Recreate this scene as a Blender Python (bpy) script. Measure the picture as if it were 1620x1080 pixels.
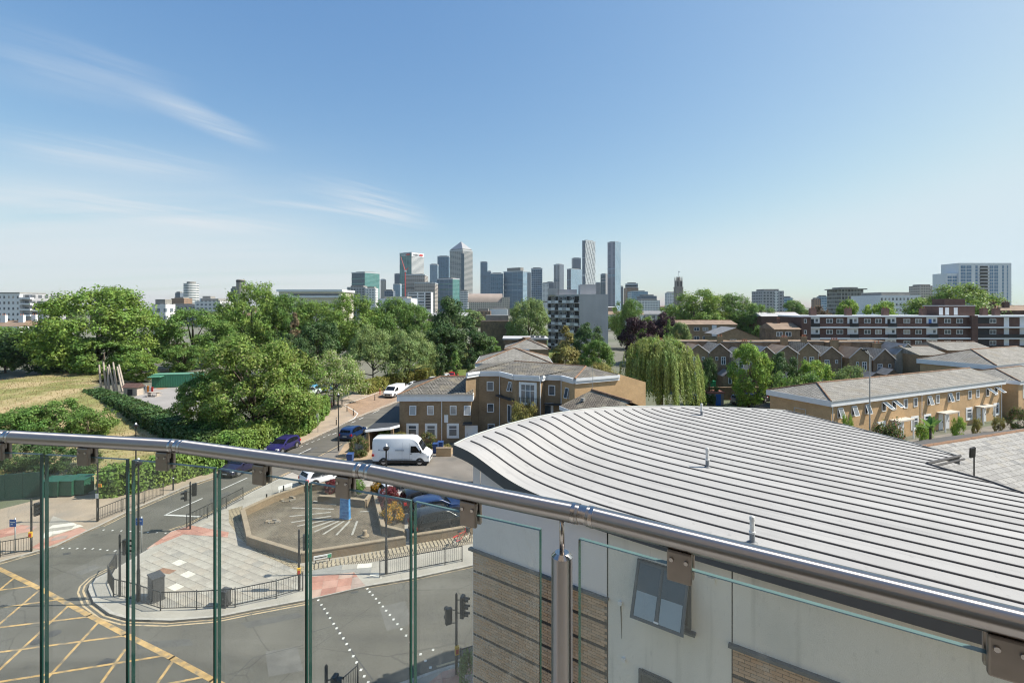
import bpy, math, random
import numpy as np
from mathutils import Vector, Matrix

# ---------------------------------------------------------------- camera, sky, sun, exposure
R = math.radians
F = 765.0; CX = 810.0; HY = 485.0; CH = 16.2          # photo focal length (px), centre column, horizon row, eye height (m)
scene = bpy.context.scene
for o in list(bpy.data.objects): bpy.data.objects.remove(o)
C = scene.collection
cam_d = bpy.data.cameras.new('camera'); cam = bpy.data.objects.new('camera', cam_d); C.objects.link(cam)
cam.location = (0, 0, CH); cam.rotation_euler = (R(90), 0, 0)
cam_d.sensor_fit = 'HORIZONTAL'; cam_d.sensor_width = 36.0; cam_d.lens = 36.0 * F / 1620.0
cam_d.shift_y = -(540.0 - HY) / 1620.0
cam_d.clip_start = 0.05; cam_d.clip_end = 30000
scene.camera = cam
SUN_EL = R(47); SUN_AZ = R(88)        # azimuth measured from +Y (view direction) towards +X
world = bpy.data.worlds.new('World'); scene.world = world; world.use_nodes = True
sun_d = bpy.data.lights.new('sun', 'SUN'); sun_d.energy = 4.0; sun_d.angle = R(0.5); sun_d.color = (1.0, 0.945, 0.85)
sun = bpy.data.objects.new('sun', sun_d); C.objects.link(sun)
sdir = Vector((math.sin(SUN_AZ) * math.cos(SUN_EL), math.cos(SUN_AZ) * math.cos(SUN_EL), math.sin(SUN_EL)))
sun.rotation_euler = (-sdir).to_track_quat('-Z', 'Y').to_euler(); sun.location = (60, 0, 80)
def build_world():
    nt = world.node_tree; nt.nodes.clear(); N = nt.nodes.new; L = nt.links.new
    out = N('ShaderNodeOutputWorld'); bg = N('ShaderNodeBackground'); bg.inputs[1].default_value = 0.128
    sky = N('ShaderNodeTexSky'); sky.sky_type = 'NISHITA'; sky.sun_disc = False
    sky.sun_elevation = SUN_EL; sky.sun_rotation = SUN_AZ; sky.altitude = 20; sky.air_density = 1.0; sky.dust_density = 1.0; sky.ozone_density = 6.0
    # thin cirrus: streaks on a flat cloud sheet high above (direction divided by its elevation), so it is the same from anywhere
    tc = N('ShaderNodeTexCoord'); sep = N('ShaderNodeSeparateXYZ'); L(tc.outputs['Generated'], sep.inputs[0])
    def M(op, a, b=None, c=None):
        n = N('ShaderNodeMath'); n.operation = op
        for i, v in enumerate((a, b, c)):
            if v is None: continue
            if isinstance(v, (int, float)): n.inputs[i].default_value = v
            else: L(v, n.inputs[i])
        return n.outputs[0]
    zc = M('MAXIMUM', sep.outputs[2], 0.02)
    den = M('ADD', zc, 0.06)
    u = M('DIVIDE', sep.outputs[0], den); v = M('DIVIDE', sep.outputs[1], den)
    comb = N('ShaderNodeCombineXYZ'); L(u, comb.inputs[0]); L(v, comb.inputs[1])
    def mapped(rot, sc, loc=(0, 0, 0)):
        m = N('ShaderNodeMapping'); m.inputs['Rotation'].default_value = (0, 0, R(rot)); m.inputs['Scale'].default_value = sc; m.inputs['Location'].default_value = loc
        L(comb.outputs[0], m.inputs[0]); return m.outputs[0]
    def noise(vec, s, det, dist=0.0, rough=0.55):
        n = N('ShaderNodeTexNoise'); n.inputs['Scale'].default_value = s; n.inputs['Detail'].default_value = det
        n.inputs['Roughness'].default_value = rough; n.inputs['Distortion'].default_value = dist; L(vec, n.inputs['Vector']); return n.outputs[0]
    def ramp(x, a, b):
        n = N('ShaderNodeMapRange'); n.interpolation_type = 'SMOOTHSTEP'; n.inputs[1].default_value = a; n.inputs[2].default_value = b; L(x, n.inputs[0]); return n.outputs[0]
    # the cirrus bank lies to the left (east) of the view
    veil = M('MULTIPLY', ramp(M('MULTIPLY', u, -1.0), 0.3, 3.2), ramp(v, 1.9, 3.6))
    n1 = noise(mapped(14, (0.16, 0.75, 1), (0.4, 2.0, 0)), 1.0, 5, 0.0, 0.6); veil = M('MULTIPLY', veil, ramp(n1, 0.24, 0.56))
    # single wisps: soft streaks along a line of the cloud sheet, torn by noise
    def uv(x, y):
        d = Vector(((x-CX)/F, 1.0, (HY-y)/F)).normalized(); q = max(d.z, 0.02)+0.06; return Vector((d.x/q, d.y/q))
    SEGS = ((215, 142, 425, 238, 0.15, 0.52), (505, 276, 662, 366, 0.42, 0.50), (380, 313, 640, 346, 0.17, 0.45), (-40, 225, 370, 278, 0.42, 0.40), (-60, 84, 300, 160, 0.40, 0.24), (-80, 300, 480, 372, 0.62, 0.45))
    avg = sum(((uv(c_[2], c_[3])-uv(c_[0], c_[1])).normalized() for c_ in SEGS), Vector((0, 0))); ang = math.degrees(math.atan2(avg.y, avg.x))
    mp_ = N('ShaderNodeVectorRotate'); mp_.rotation_type = 'Z_AXIS'; mp_.inputs['Angle'].default_value = -R(ang); L(comb.outputs[0], mp_.inputs['Vector'])
    ms_ = N('ShaderNodeVectorMath'); ms_.operation = 'MULTIPLY'; L(mp_.outputs[0], ms_.inputs[0]); ms_.inputs[1].default_value = (0.9, 6.0, 1); fine = noise(ms_.outputs[0], 1.0, 6, 0.0, 0.64)
    wis = None
    for (x0, y0, x1, y1, wd, amt) in SEGS:
        a = uv(x0, y0); c = uv(x1, y1); d = (c-a); L0 = d.length; d /= L0
        du = M('SUBTRACT', u, a.x); dv = M('SUBTRACT', v, a.y)
        al = M('MULTIPLY_ADD', du, d.x/L0, M('MULTIPLY', dv, d.y/L0)); ac0 = M('MULTIPLY_ADD', du, -d.y, M('MULTIPLY', dv, d.x))
        ac = M('ABSOLUTE', M('MULTIPLY_ADD', fine, wd*0.9, M('SUBTRACT', ac0, wd*0.45)))
        m1 = M('SUBTRACT', 1.0, ramp(ac, 0.0, wd)); m2 = M('MULTIPLY', ramp(al, -0.12, 0.35), M('SUBTRACT', 1.0, ramp(al, 0.55, 1.12)))
        w_ = M('MULTIPLY', M('MULTIPLY', m1, m2), amt); wis = w_ if wis is None else M('ADD', wis, w_)
    cl = M('MULTIPLY', wis, ramp(fine, 0.26, 0.68))
    cl = M('MINIMUM', M('ADD', cl, M('MULTIPLY', veil, 0.55)), 0.85)
    mix = N('ShaderNodeMix'); mix.data_type = 'RGBA'
    L(cl, mix.inputs['Factor']); 
    sp_ = N('ShaderNodeSeparateColor'); L(sky.outputs[0], sp_.inputs[0]); cc_ = N('ShaderNodeCombineColor')      # film-like tone response per channel
    for ch, (ex, k, top) in enumerate(((1.12, 0.81, 2.75), (0.85, 0.95, 3.3), (0.52, 1.43, 3.6))): L(M('SMOOTH_MIN', M('MULTIPLY', M('POWER', sp_.outputs[ch], ex), k), top, 0.7), cc_.inputs[ch])
    L(cc_.outputs[0], mix.inputs['A']); mix.inputs['B'].default_value = (3.25, 3.45, 3.6, 1)
    L(mix.outputs['Result'], bg.inputs[0]); L(bg.outputs[0], out.inputs[0])
build_world()
world.cycles.sampling_method = 'MANUAL'; world.cycles.sample_map_resolution = 512
vs = scene.view_settings; vs.view_transform = 'Standard'; vs.look = 'None'; vs.gamma = 1.0; vs.use_curve_mapping = False; vs.exposure = 0.9
scene.cycles.use_denoising = True; scene.cycles.filter_width = 1.15
scene.cycles.max_bounces = 5; scene.cycles.diffuse_bounces = 3; scene.cycles.glossy_bounces = 3; scene.cycles.volume_bounces = 0; scene.cycles.transparent_max_bounces = 10
scene.cycles.use_adaptive_sampling = True; scene.cycles.adaptive_threshold = 0.02
scene.cycles.caustics_reflective = False; scene.cycles.caustics_refractive = False
random.seed(7); rng = np.random.default_rng(7)

# ---------------------------------------------------------------- photo pixel -> place
def G(x, y, z=0.0):                       # ground (or a level z) under a photo pixel
    d = (CH - z) * F / (y - HY); return Vector(((x - CX) * d / F, d, z))
def AX(x, d): return (x - CX) * d / F     # X of a photo column at distance d
def ZT(y, d): return CH - (y - HY) * d / F

# ---------------------------------------------------------------- object helpers
class MB:
    def __init__(s): s.v = []; s.f = []; s.m = []
    def add(s, vs_, fs, mi=0):
        b = len(s.v); s.v.extend([tuple(p) for p in vs_])
        for f in fs: s.f.append(tuple(i + b for i in f)); s.m.append(mi)
        return s
    def box(s, x0, x1, y0, y1, z0, z1, mi=0):
        return s.add([(x0,y0,z0),(x1,y0,z0),(x1,y1,z0),(x0,y1,z0),(x0,y0,z1),(x1,y0,z1),(x1,y1,z1),(x0,y1,z1)],
              [(3,2,1,0),(4,5,6,7),(0,1,5,4),(1,2,6,5),(2,3,7,6),(3,0,4,7)], mi)
    def obox(s, a, b, w, z0, z1, mi=0):   # box along a->b (xy), width w
        a = Vector((a[0], a[1])); b = Vector((b[0], b[1])); d = (b - a).normalized(); n = Vector((-d.y, d.x)) * w / 2
        p = [a - n, b - n, b + n, a + n]
        return s.prism([(q.x, q.y) for q in p], z0, z1, mi)
    def prism(s, poly, z0, z1, mi=0, mside=None):
        n = len(poly); ar = sum(poly[i][0]*poly[(i+1)%n][1]-poly[(i+1)%n][0]*poly[i][1] for i in range(n))
        if ar < 0: poly = poly[::-1]
        za = z0 if hasattr(z0, '__len__') else [z0]*n; zb = z1 if hasattr(z1, '__len__') else [z1]*n
        vs_ = [(p[0],p[1],za[i]) for i,p in enumerate(poly)] + [(p[0],p[1],zb[i]) for i,p in enumerate(poly)]
        s.add(vs_, [tuple(range(n))[::-1], tuple(range(n, 2*n))], mi)
        b = len(s.v) - 2*n
        for i in range(n):
            j = (i+1) % n; s.f.append((b+i, b+j, b+n+j, b+n+i)); s.m.append(mi if mside is None else mside)
        return s
    def ring_loft(s, rings, mi=0, caps=True):
        n = len(rings[0]); b = len(s.v)
        for r in rings: s.v.extend([tuple(p) for p in r])
        for k in range(len(rings)-1):
            for i in range(n):
                j = (i+1) % n; s.f.append((b+k*n+i, b+k*n+j, b+(k+1)*n+j, b+(k+1)*n+i)); s.m.append(mi)
        if caps:
            s.f.append(tuple(b+i for i in range(n))[::-1]); s.m.append(mi)
            e = b+(len(rings)-1)*n; s.f.append(tuple(e+i for i in range(n))); s.m.append(mi)
        return s
    def tube(s, pts, r, n=8, mi=0):
        pts = [Vector(p) for p in pts]; rr = r if hasattr(r, '__len__') else [r]*len(pts); rings = []
        for i, p in enumerate(pts):
            t = (pts[min(i+1, len(pts)-1)] - pts[max(i-1, 0)]).normalized()
            a = Vector((0,0,1)) if abs(t.z) < 0.95 else Vector((1,0,0))
            x = t.cross(a).normalized(); y = t.cross(x)
            rings.append([p + (x*math.cos(2*math.pi*k/n) - y*math.sin(2*math.pi*k/n))*rr[i] for k in range(n)])
        return s.ring_loft(rings, mi)
    def build(s, name, mats, parent=None, smooth=False, loc=(0,0,0), rz=0, angle=None):
        me = bpy.data.meshes.new(name); me.from_pydata(s.v, [], s.f)
        if not isinstance(mats, (list, tuple)): mats = [mats]
        for m in mats: me.materials.append(m)
        if len(mats) > 1: me.polygons.foreach_set('material_index', s.m)
        if smooth:
            me.polygons.foreach_set('use_smooth', [True]*len(s.f))
            if angle: me.set_sharp_from_angle(angle=R(angle))
        me.update()
        return link(name, me, parent, loc, rz)
def link(name, me, parent=None, loc=(0,0,0), rz=0, rot=None):
    o = bpy.data.objects.new(name, me); C.objects.link(o); o.location = loc
    o.rotation_euler = rot if rot else (0, 0, rz)
    if parent: o.parent = parent
    return o
def tag(o, label, cat, group=None, kind=None):
    o['label'] = label; o['category'] = cat
    if group: o['group'] = group
    if kind: o['kind'] = kind
    return o
def thing(name, label, cat, loc=(0,0,0), rz=0, group=None):
    o = bpy.data.objects.new(name, None); C.objects.link(o); o.empty_display_size = 0.2
    o.location = loc; o.rotation_euler = (0, 0, rz); return tag(o, label, cat, group)
def struct(o, label=None):
    o['kind'] = 'structure'
    if label: o['label'] = label
    return o
def copy_tree(o, parent=None):
    c = o.copy(); C.objects.link(c); c.parent = parent
    for ch in o.children: copy_tree(ch, c)
    return c
def clip_rect(poly, x0, x1, y0, y1):
    def cl(P, f_in, f_x):
        out = []
        for i in range(len(P)):
            a, b = P[i-1], P[i]
            if f_in(b):
                if not f_in(a): out.append(f_x(a, b))
                out.append(b)
            elif f_in(a): out.append(f_x(a, b))
        return out
    def ix(c): return lambda a, b: (c, a[1]+(b[1]-a[1])*(c-a[0])/(b[0]-a[0]))
    def iy(c): return lambda a, b: (a[0]+(b[0]-a[0])*(c-a[1])/(b[1]-a[1]), c)
    P = [tuple(p) for p in poly]
    for fi, fx in ((lambda p: p[0] >= x0, ix(x0)), (lambda p: p[0] <= x1, ix(x1)), (lambda p: p[1] >= y0, iy(y0)), (lambda p: p[1] <= y1, iy(y1))):
        if not P: return []
        P = cl(P, fi, fx)
    return P

# ---------------------------------------------------------------- materials
def nodes(name):
    m = bpy.data.materials.new(name); m.use_nodes = True; nt = m.node_tree
    return m, nt, nt.nodes['Principled BSDF']
def mat(name, col, rough=0.7, var=0.12, scale=3.0, bump=0.0, bscale=None, metal=0.0, spec=0.5, coat=0.0, var2=None, detail=5, stretch=None):
    m, nt, bs = nodes(name); N = nt.nodes.new; L = nt.links.new
    bs.inputs['Roughness'].default_value = rough; bs.inputs['Metallic'].default_value = metal
    bs.inputs['Specular IOR Level'].default_value = spec; bs.inputs['Coat Weight'].default_value = coat
    tc = N('ShaderNodeTexCoord'); vec = tc.outputs['Object']
    if stretch:
        mp = N('ShaderNodeMapping'); mp.inputs['Scale'].default_value = stretch; L(vec, mp.inputs[0]); vec = mp.outputs[0]
    no = N('ShaderNodeTexNoise'); no.inputs['Scale'].default_value = scale; no.inputs['Detail'].default_value = detail; L(vec, no.inputs['Vector'])
    rp = N('ShaderNodeMapRange'); rp.inputs[1].default_value = 0.3; rp.inputs[2].default_value = 0.7
    rp.inputs[3].default_value = 1 - var; rp.inputs[4].default_value = 1 + var; L(no.outputs[0], rp.inputs[0])
    mx = N('ShaderNodeMix'); mx.data_type = 'RGBA'; mx.blend_type = 'MULTIPLY'; mx.inputs['Factor'].default_value = 1
    mx.inputs['A'].default_value = (*col, 1); L(rp.outputs[0], mx.inputs['B']); src = mx.outputs['Result']
    if var2:                                                # (colour, scale, low, high): blotches of a second colour
        n2 = N('ShaderNodeTexNoise'); n2.inputs['Scale'].default_value = var2[1]; n2.inputs['Detail'].default_value = 6; L(vec, n2.inputs['Vector'])
        r2 = N('ShaderNodeMapRange'); r2.interpolation_type = 'SMOOTHSTEP'; r2.inputs[1].default_value = var2[2]; r2.inputs[2].default_value = var2[3]; L(n2.outputs[0], r2.inputs[0])
        m2 = N('ShaderNodeMix'); m2.data_type = 'RGBA'; L(r2.outputs[0], m2.inputs['Factor']); L(src, m2.inputs['A']); m2.inputs['B'].default_value = (*var2[0], 1); src = m2.outputs['Result']
    L(src, bs.inputs['Base Color'])
    if bump:
        nb = N('ShaderNodeTexNoise'); nb.inputs['Scale'].default_value = bscale or scale*6; nb.inputs['Detail'].default_value = 4; L(vec, nb.inputs['Vector'])
        b = N('ShaderNodeBump'); b.inputs['Strength'].default_value = bump; b.inputs['Distance'].default_value = 0.05; L(nb.outputs[0], b.inputs['Height']); L(b.outputs[0], bs.inputs['Normal'])
    return m
def brick_mat(name, c1, c2, mortar, bw=0.225, bh=0.075, mw=0.01, rough=0.85, bump=0.4, plan=False, var=0.18, dirt=None, offset=0.5):
    m, nt, bs = nodes(name); N = nt.nodes.new; L = nt.links.new
    bs.inputs['Roughness'].default_value = rough; bs.inputs['Specular IOR Level'].default_value = 0.25
    tc = N('ShaderNodeTexCoord'); sep = N('ShaderNodeSeparateXYZ'); L(tc.outputs['Object'], sep.inputs[0])
    cb = N('ShaderNodeCombineXYZ')
    if plan: L(sep.outputs[0], cb.inputs[0]); L(sep.outputs[1], cb.inputs[1])
    else:
        ad = N('ShaderNodeMath'); ad.operation = 'ADD'; L(sep.outputs[0], ad.inputs[0]); L(sep.outputs[1], ad.inputs[1])
        L(ad.outputs[0], cb.inputs[0]); L(sep.outputs[2], cb.inputs[1])
    br = N('ShaderNodeTexBrick'); br.offset = offset; br.inputs['Scale'].default_value = 1; br.inputs['Brick Width'].default_value = bw; br.inputs['Row Height'].default_value = bh
    br.inputs['Mortar Size'].default_value = mw; br.inputs['Mortar Smooth'].default_value = 0.2; br.inputs['Bias'].default_value = 0.0
    br.inputs['Color1'].default_value = (*c1, 1); br.inputs['Color2'].default_value = (*c2, 1); br.inputs['Mortar'].default_value = (*mortar, 1)
    L(cb.outputs[0], br.inputs['Vector'])
    no = N('ShaderNodeTexNoise'); no.inputs['Scale'].default_value = 0.8; no.inputs['Detail'].default_value = 7; no.inputs['Roughness'].default_value = 0.65; L(tc.outputs['Object'], no.inputs['Vector'])
    rp = N('ShaderNodeMapRange'); rp.inputs[1].default_value = 0.3; rp.inputs[2].default_value = 0.7; rp.inputs[3].default_value = 1-var; rp.inputs[4].default_value = 1+var; L(no.outputs[0], rp.inputs[0])
    mx = N('ShaderNodeMix'); mx.data_type = 'RGBA'; mx.blend_type = 'MULTIPLY'; mx.inputs['Factor'].default_value = 1; L(br.outputs[0], mx.inputs['A']); L(rp.outputs[0], mx.inputs['B'])
    src = mx.outputs['Result']
    if dirt:
        n2 = N('ShaderNodeTexNoise'); n2.inputs['Scale'].default_value = dirt[1]; n2.inputs['Detail'].default_value = 6; L(tc.outputs['Object'], n2.inputs['Vector'])
        r2 = N('ShaderNodeMapRange'); r2.interpolation_type = 'SMOOTHSTEP'; r2.inputs[1].default_value = 0.48; r2.inputs[2].default_value = 0.72; L(n2.outputs[0], r2.inputs[0])
        m2 = N('ShaderNodeMix'); m2.data_type = 'RGBA'; L(r2.outputs[0], m2.inputs['Factor']); L(src, m2.inputs['A']); m2.inputs['B'].default_value = (*dirt[0], 1); src = m2.outputs['Result']
    L(src, bs.inputs['Base Color'])
    b = N('ShaderNodeBump'); b.inputs['Strength'].default_value = bump; b.inputs['Distance'].default_value = 0.01; b.invert = True; L(br.outputs[1], b.inputs['Height']); L(b.outputs[0], bs.inputs['Normal'])
    return m
def facade_mat(name, glass, band, floor=3.6, bfrac=0.35, mull=3.0, mfrac=0.12, rough=0.25, mcol=None, gvar=0.25, spec=0.5):
    """curtain wall too far off to build pane by pane: spandrel bands and mullions in object space"""
    m, nt, bs = nodes(name); N = nt.nodes.new; L = nt.links.new
    tc = N('ShaderNodeTexCoord'); sep = N('ShaderNodeSeparateXYZ'); L(tc.outputs['Object'], sep.inputs[0])
    def M(op, a, b=None):
        n = N('ShaderNodeMath'); n.operation = op
        for i, v in enumerate((a, b)):
            if v is None: continue
            if isinstance(v, (int, float)): n.inputs[i].default_value = v
            else: L(v, n.inputs[i])
        return n.outputs[0]
    zf = M('DIVIDE', sep.outputs[2], floor); h = M('ADD', sep.outputs[0], sep.outputs[1]); hf = M('DIVIDE', h, mull)
    bandm = M('LESS_THAN', M('FRACT', zf), bfrac); mul = M('LESS_THAN', M('FRACT', hf), mfrac)
    cell = N('ShaderNodeCombineXYZ'); L(M('FLOOR', zf), cell.inputs[0]); L(M('FLOOR', hf), cell.inputs[1])
    wn = N('ShaderNodeTexWhiteNoise'); wn.noise_dimensions = '2D'; L(cell.outputs[0], wn.inputs['Vector'])
    rp = N('ShaderNodeMapRange'); rp.inputs[3].default_value = 1-gvar; rp.inputs[4].default_value = 1+gvar; L(wn.outputs[0], rp.inputs[0])
    g = N('ShaderNodeMix'); g.data_type = 'RGBA'; g.blend_type = 'MULTIPLY'; g.inputs['Factor'].default_value = 1; g.inputs['A'].default_value = (*glass, 1); L(rp.outputs[0], g.inputs['B'])
    a = N('ShaderNodeMix'); a.data_type = 'RGBA'; L(mul, a.inputs['Factor']); L(g.outputs['Result'], a.inputs['A']); a.inputs['B'].default_value = (*(mcol or band), 1)
    c = N('ShaderNodeMix'); c.data_type = 'RGBA'; L(bandm, c.inputs['Factor']); L(a.outputs['Result'], c.inputs['A']); c.inputs['B'].default_value = (*band, 1)
    L(c.outputs['Result'], bs.inputs['Base Color'])
    rr = M('ADD', M('MULTIPLY', M('MAXIMUM', bandm, mul), 0.45), rough); L(rr, bs.inputs['Roughness'])
    bs.inputs['Specular IOR Level'].default_value = spec
    return m
def leaf_mat(name, col, var=0.45, hue=0.03, trans=0.3, rough=0.55, spot=None):
    m, nt, bs = nodes(name); N = nt.nodes.new; L = nt.links.new
    ge = N('ShaderNodeNewGeometry'); tc = N('ShaderNodeTexCoord')
    no = N('ShaderNodeTexNoise'); no.inputs['Scale'].default_value = 0.45; no.inputs['Detail'].default_value = 3; L(tc.outputs['Object'], no.inputs['Vector'])
    hs = N('ShaderNodeHueSaturation'); hs.inputs['Color'].default_value = (*col, 1)
    r1 = N('ShaderNodeMapRange'); r1.inputs[3].default_value = 1-var; r1.inputs[4].default_value = 1+var*1.2; L(ge.outputs['Random Per Island'], r1.inputs[0])
    r2 = N('ShaderNodeMapRange'); r2.inputs[1].default_value = 0.3; r2.inputs[2].default_value = 0.7; r2.inputs[3].default_value = 0.5-hue; r2.inputs[4].default_value = 0.5+hue*0.7; L(no.outputs[0], r2.inputs[0])
    L(r1.outputs[0], hs.inputs['Value']); L(r2.outputs[0], hs.inputs['Hue']); src = hs.outputs[0]
    if spot:
        gt = N('ShaderNodeMath'); gt.operation = 'GREATER_THAN'; L(ge.outputs['Random Per Island'], gt.inputs[0]); gt.inputs[1].default_value = 1-spot[1]
        mx = N('ShaderNodeMix'); mx.data_type = 'RGBA'; L(gt.outputs[0], mx.inputs['Factor']); L(src, mx.inputs['A']); mx.inputs['B'].default_value = (*spot[0], 1); src = mx.outputs['Result']
    L(src, bs.inputs['Base Color']); bs.inputs['Roughness'].default_value = rough; bs.inputs['Specular IOR Level'].default_value = 0.25
    tr = N('ShaderNodeBsdfTranslucent'); ms = N('ShaderNodeMixShader'); ms.inputs[0].default_value = trans
    hs2 = N('ShaderNodeHueSaturation'); hs2.inputs['Hue'].default_value = 0.485; hs2.inputs['Value'].default_value = 1.5; L(src, hs2.inputs['Color']); L(hs2.outputs[0], tr.inputs[0])
    out = nt.nodes['Material Output']; L(bs.outputs[0], ms.inputs[1]); L(tr.outputs[0], ms.inputs[2]); L(ms.outputs[0], out.inputs[0])
    return m
def glass_pane_mat(name, tint=(0.955, 0.975, 0.96), smear=0.05):
    m = bpy.data.materials.new(name); m.use_nodes = True; nt = m.node_tree; nt.nodes.clear(); N = nt.nodes.new; L = nt.links.new
    out = N('ShaderNodeOutputMaterial'); tr = N('ShaderNodeBsdfTransparent'); tr.inputs[0].default_value = (*tint, 1)
    gl = N('ShaderNodeBsdfGlossy'); gl.inputs['Roughness'].default_value = 0.03; gl.inputs[0].default_value = (0.9, 0.95, 0.95, 1)
    lw = N('ShaderNodeLayerWeight'); lw.inputs['Blend'].default_value = 0.5
    pw = N('ShaderNodeMath'); pw.operation = 'POWER'; L(lw.outputs['Facing'], pw.inputs[0]); pw.inputs[1].default_value = 5.0
    fr = N('ShaderNodeMath'); fr.operation = 'MULTIPLY_ADD'; L(pw.outputs[0], fr.inputs[0]); fr.inputs[1].default_value = 0.9; fr.inputs[2].default_value = 0.035
    a = N('ShaderNodeMixShader'); L(fr.outputs[0], a.inputs[0]); L(tr.outputs[0], a.inputs[1]); L(gl.outputs[0], a.inputs[2])
    tc = N('ShaderNodeTexCoord'); mp = N('ShaderNodeMapping'); mp.inputs['Scale'].default_value = (6, 6, 2.2); mp.inputs['Rotation'].default_value = (0.5, 0.3, 0.2); L(tc.outputs['Object'], mp.inputs[0])
    no = N('ShaderNodeTexNoise'); no.inputs['Scale'].default_value = 1.3; no.inputs['Detail'].default_value = 8; no.inputs['Roughness'].default_value = 0.7; no.inputs['Distortion'].default_value = 1.5; L(mp.outputs[0], no.inputs['Vector'])
    rp = N('ShaderNodeMapRange'); rp.interpolation_type = 'SMOOTHSTEP'; rp.inputs[1].default_value = 0.52; rp.inputs[2].default_value = 0.78; rp.inputs[3].default_value = smear*0.12; rp.inputs[4].default_value = smear*4.2; L(no.outputs[0], rp.inputs[0])
    df = N('ShaderNodeBsdfDiffuse'); df.inputs[0].default_value = (0.75, 0.78, 0.76, 1)
    b = N('ShaderNodeMixShader'); L(rp.outputs[0], b.inputs[0]); L(a.outputs[0], b.inputs[1]); L(df.outputs[0], b.inputs[2]); L(b.outputs[0], out.inputs[0])
    return m
# ---------------------------------------------------------------- material library
ASPH = mat('asphalt', (0.118, 0.110, 0.093), 0.9, 0.16, 0.35, 0.25, 60, spec=0.3, var2=((0.155, 0.145, 0.122), 0.18, 0.5, 0.75), detail=9)
def worn_road():
    m = ASPH; nt = m.node_tree; N = nt.nodes.new; L = nt.links.new; bs = nt.nodes['Principled BSDF']; src = bs.inputs['Base Color'].links[0].from_socket; tc = N('ShaderNodeTexCoord')
    for rot_, sc, lo, hi, col, amt in ((35, (0.05, 0.8, 1), 0.50, 0.75, (0.075, 0.072, 0.066), 0.5), (10, (0.04, 0.6, 1), 0.50, 0.75, (0.17, 0.16, 0.14), 0.45), (0, (1.3, 1.3, 1), 0.62, 0.72, (0.065, 0.062, 0.058), 0.45), (0, (9, 9, 1), 0.55, 0.75, (0.18, 0.172, 0.155), 0.35)):
        mp = N('ShaderNodeMapping'); mp.inputs['Rotation'].default_value = (0, 0, R(rot_)); mp.inputs['Scale'].default_value = sc; L(tc.outputs['Object'], mp.inputs[0])
        no = N('ShaderNodeTexNoise'); no.inputs['Scale'].default_value = 1.0; no.inputs['Detail'].default_value = 6; L(mp.outputs[0], no.inputs['Vector'])
        rp = N('ShaderNodeMapRange'); rp.interpolation_type = 'SMOOTHSTEP'; rp.inputs[1].default_value = lo; rp.inputs[2].default_value = hi; rp.inputs[4].default_value = amt; L(no.outputs[0], rp.inputs[0])
        mx = N('ShaderNodeMix'); mx.data_type = 'RGBA'; L(rp.outputs[0], mx.inputs['Factor']); L(src, mx.inputs['A']); mx.inputs['B'].default_value = (*col, 1); src = mx.outputs['Result']
    vo = N('ShaderNodeTexVoronoi'); vo.feature = 'DISTANCE_TO_EDGE'; vo.inputs['Scale'].default_value = 0.22; nz = N('ShaderNodeTexNoise'); nz.inputs['Scale'].default_value = 0.9; nz.inputs['Detail'].default_value = 5; L(tc.outputs['Object'], nz.inputs['Vector'])
    ad = N('ShaderNodeMix'); ad.data_type = 'VECTOR'; ad.inputs['Factor'].default_value = 0.25; L(tc.outputs['Object'], ad.inputs[4]); L(nz.outputs[1], ad.inputs[5]); L(ad.outputs[1], vo.inputs['Vector'])
    cr = N('ShaderNodeMapRange'); cr.inputs[1].default_value = 0.0; cr.inputs[2].default_value = 0.006; cr.inputs[3].default_value = 0.55; cr.inputs[4].default_value = 0.0; L(vo.outputs[0], cr.inputs[0])
    mx = N('ShaderNodeMix'); mx.data_type = 'RGBA'; L(cr.outputs[0], mx.inputs['Factor']); L(src, mx.inputs['A']); mx.inputs['B'].default_value = (0.05, 0.048, 0.045, 1); L(mx.outputs['Result'], bs.inputs['Base Color'])
worn_road()
ASPH_OLD = mat('asphalt_worn', (0.20, 0.18, 0.155), 0.92, 0.15, 0.4, 0.25, 50, spec=0.25, var2=((0.13, 0.125, 0.115), 0.3, 0.5, 0.75), detail=8)
PATCH = mat('asphalt_patch', (0.06, 0.06, 0.06), 0.9, 0.2, 2, 0.2, 40)
PAVE = mat('paving_grey', (0.36, 0.33, 0.285), 0.9, 0.16, 0.6, 0.15, 30, spec=0.25, var2=((0.25, 0.23, 0.20), 0.35, 0.5, 0.8), detail=8)
PAVE_TAN = mat('paving_tan', (0.36, 0.285, 0.215), 0.9, 0.15, 0.5, 0.15, 30, spec=0.25, var2=((0.28, 0.24, 0.20), 0.3, 0.45, 0.8), detail=8)
KERB = mat('kerb_granite', (0.40, 0.37, 0.33), 0.85, 0.15, 4, 0.1, 40)
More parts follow.
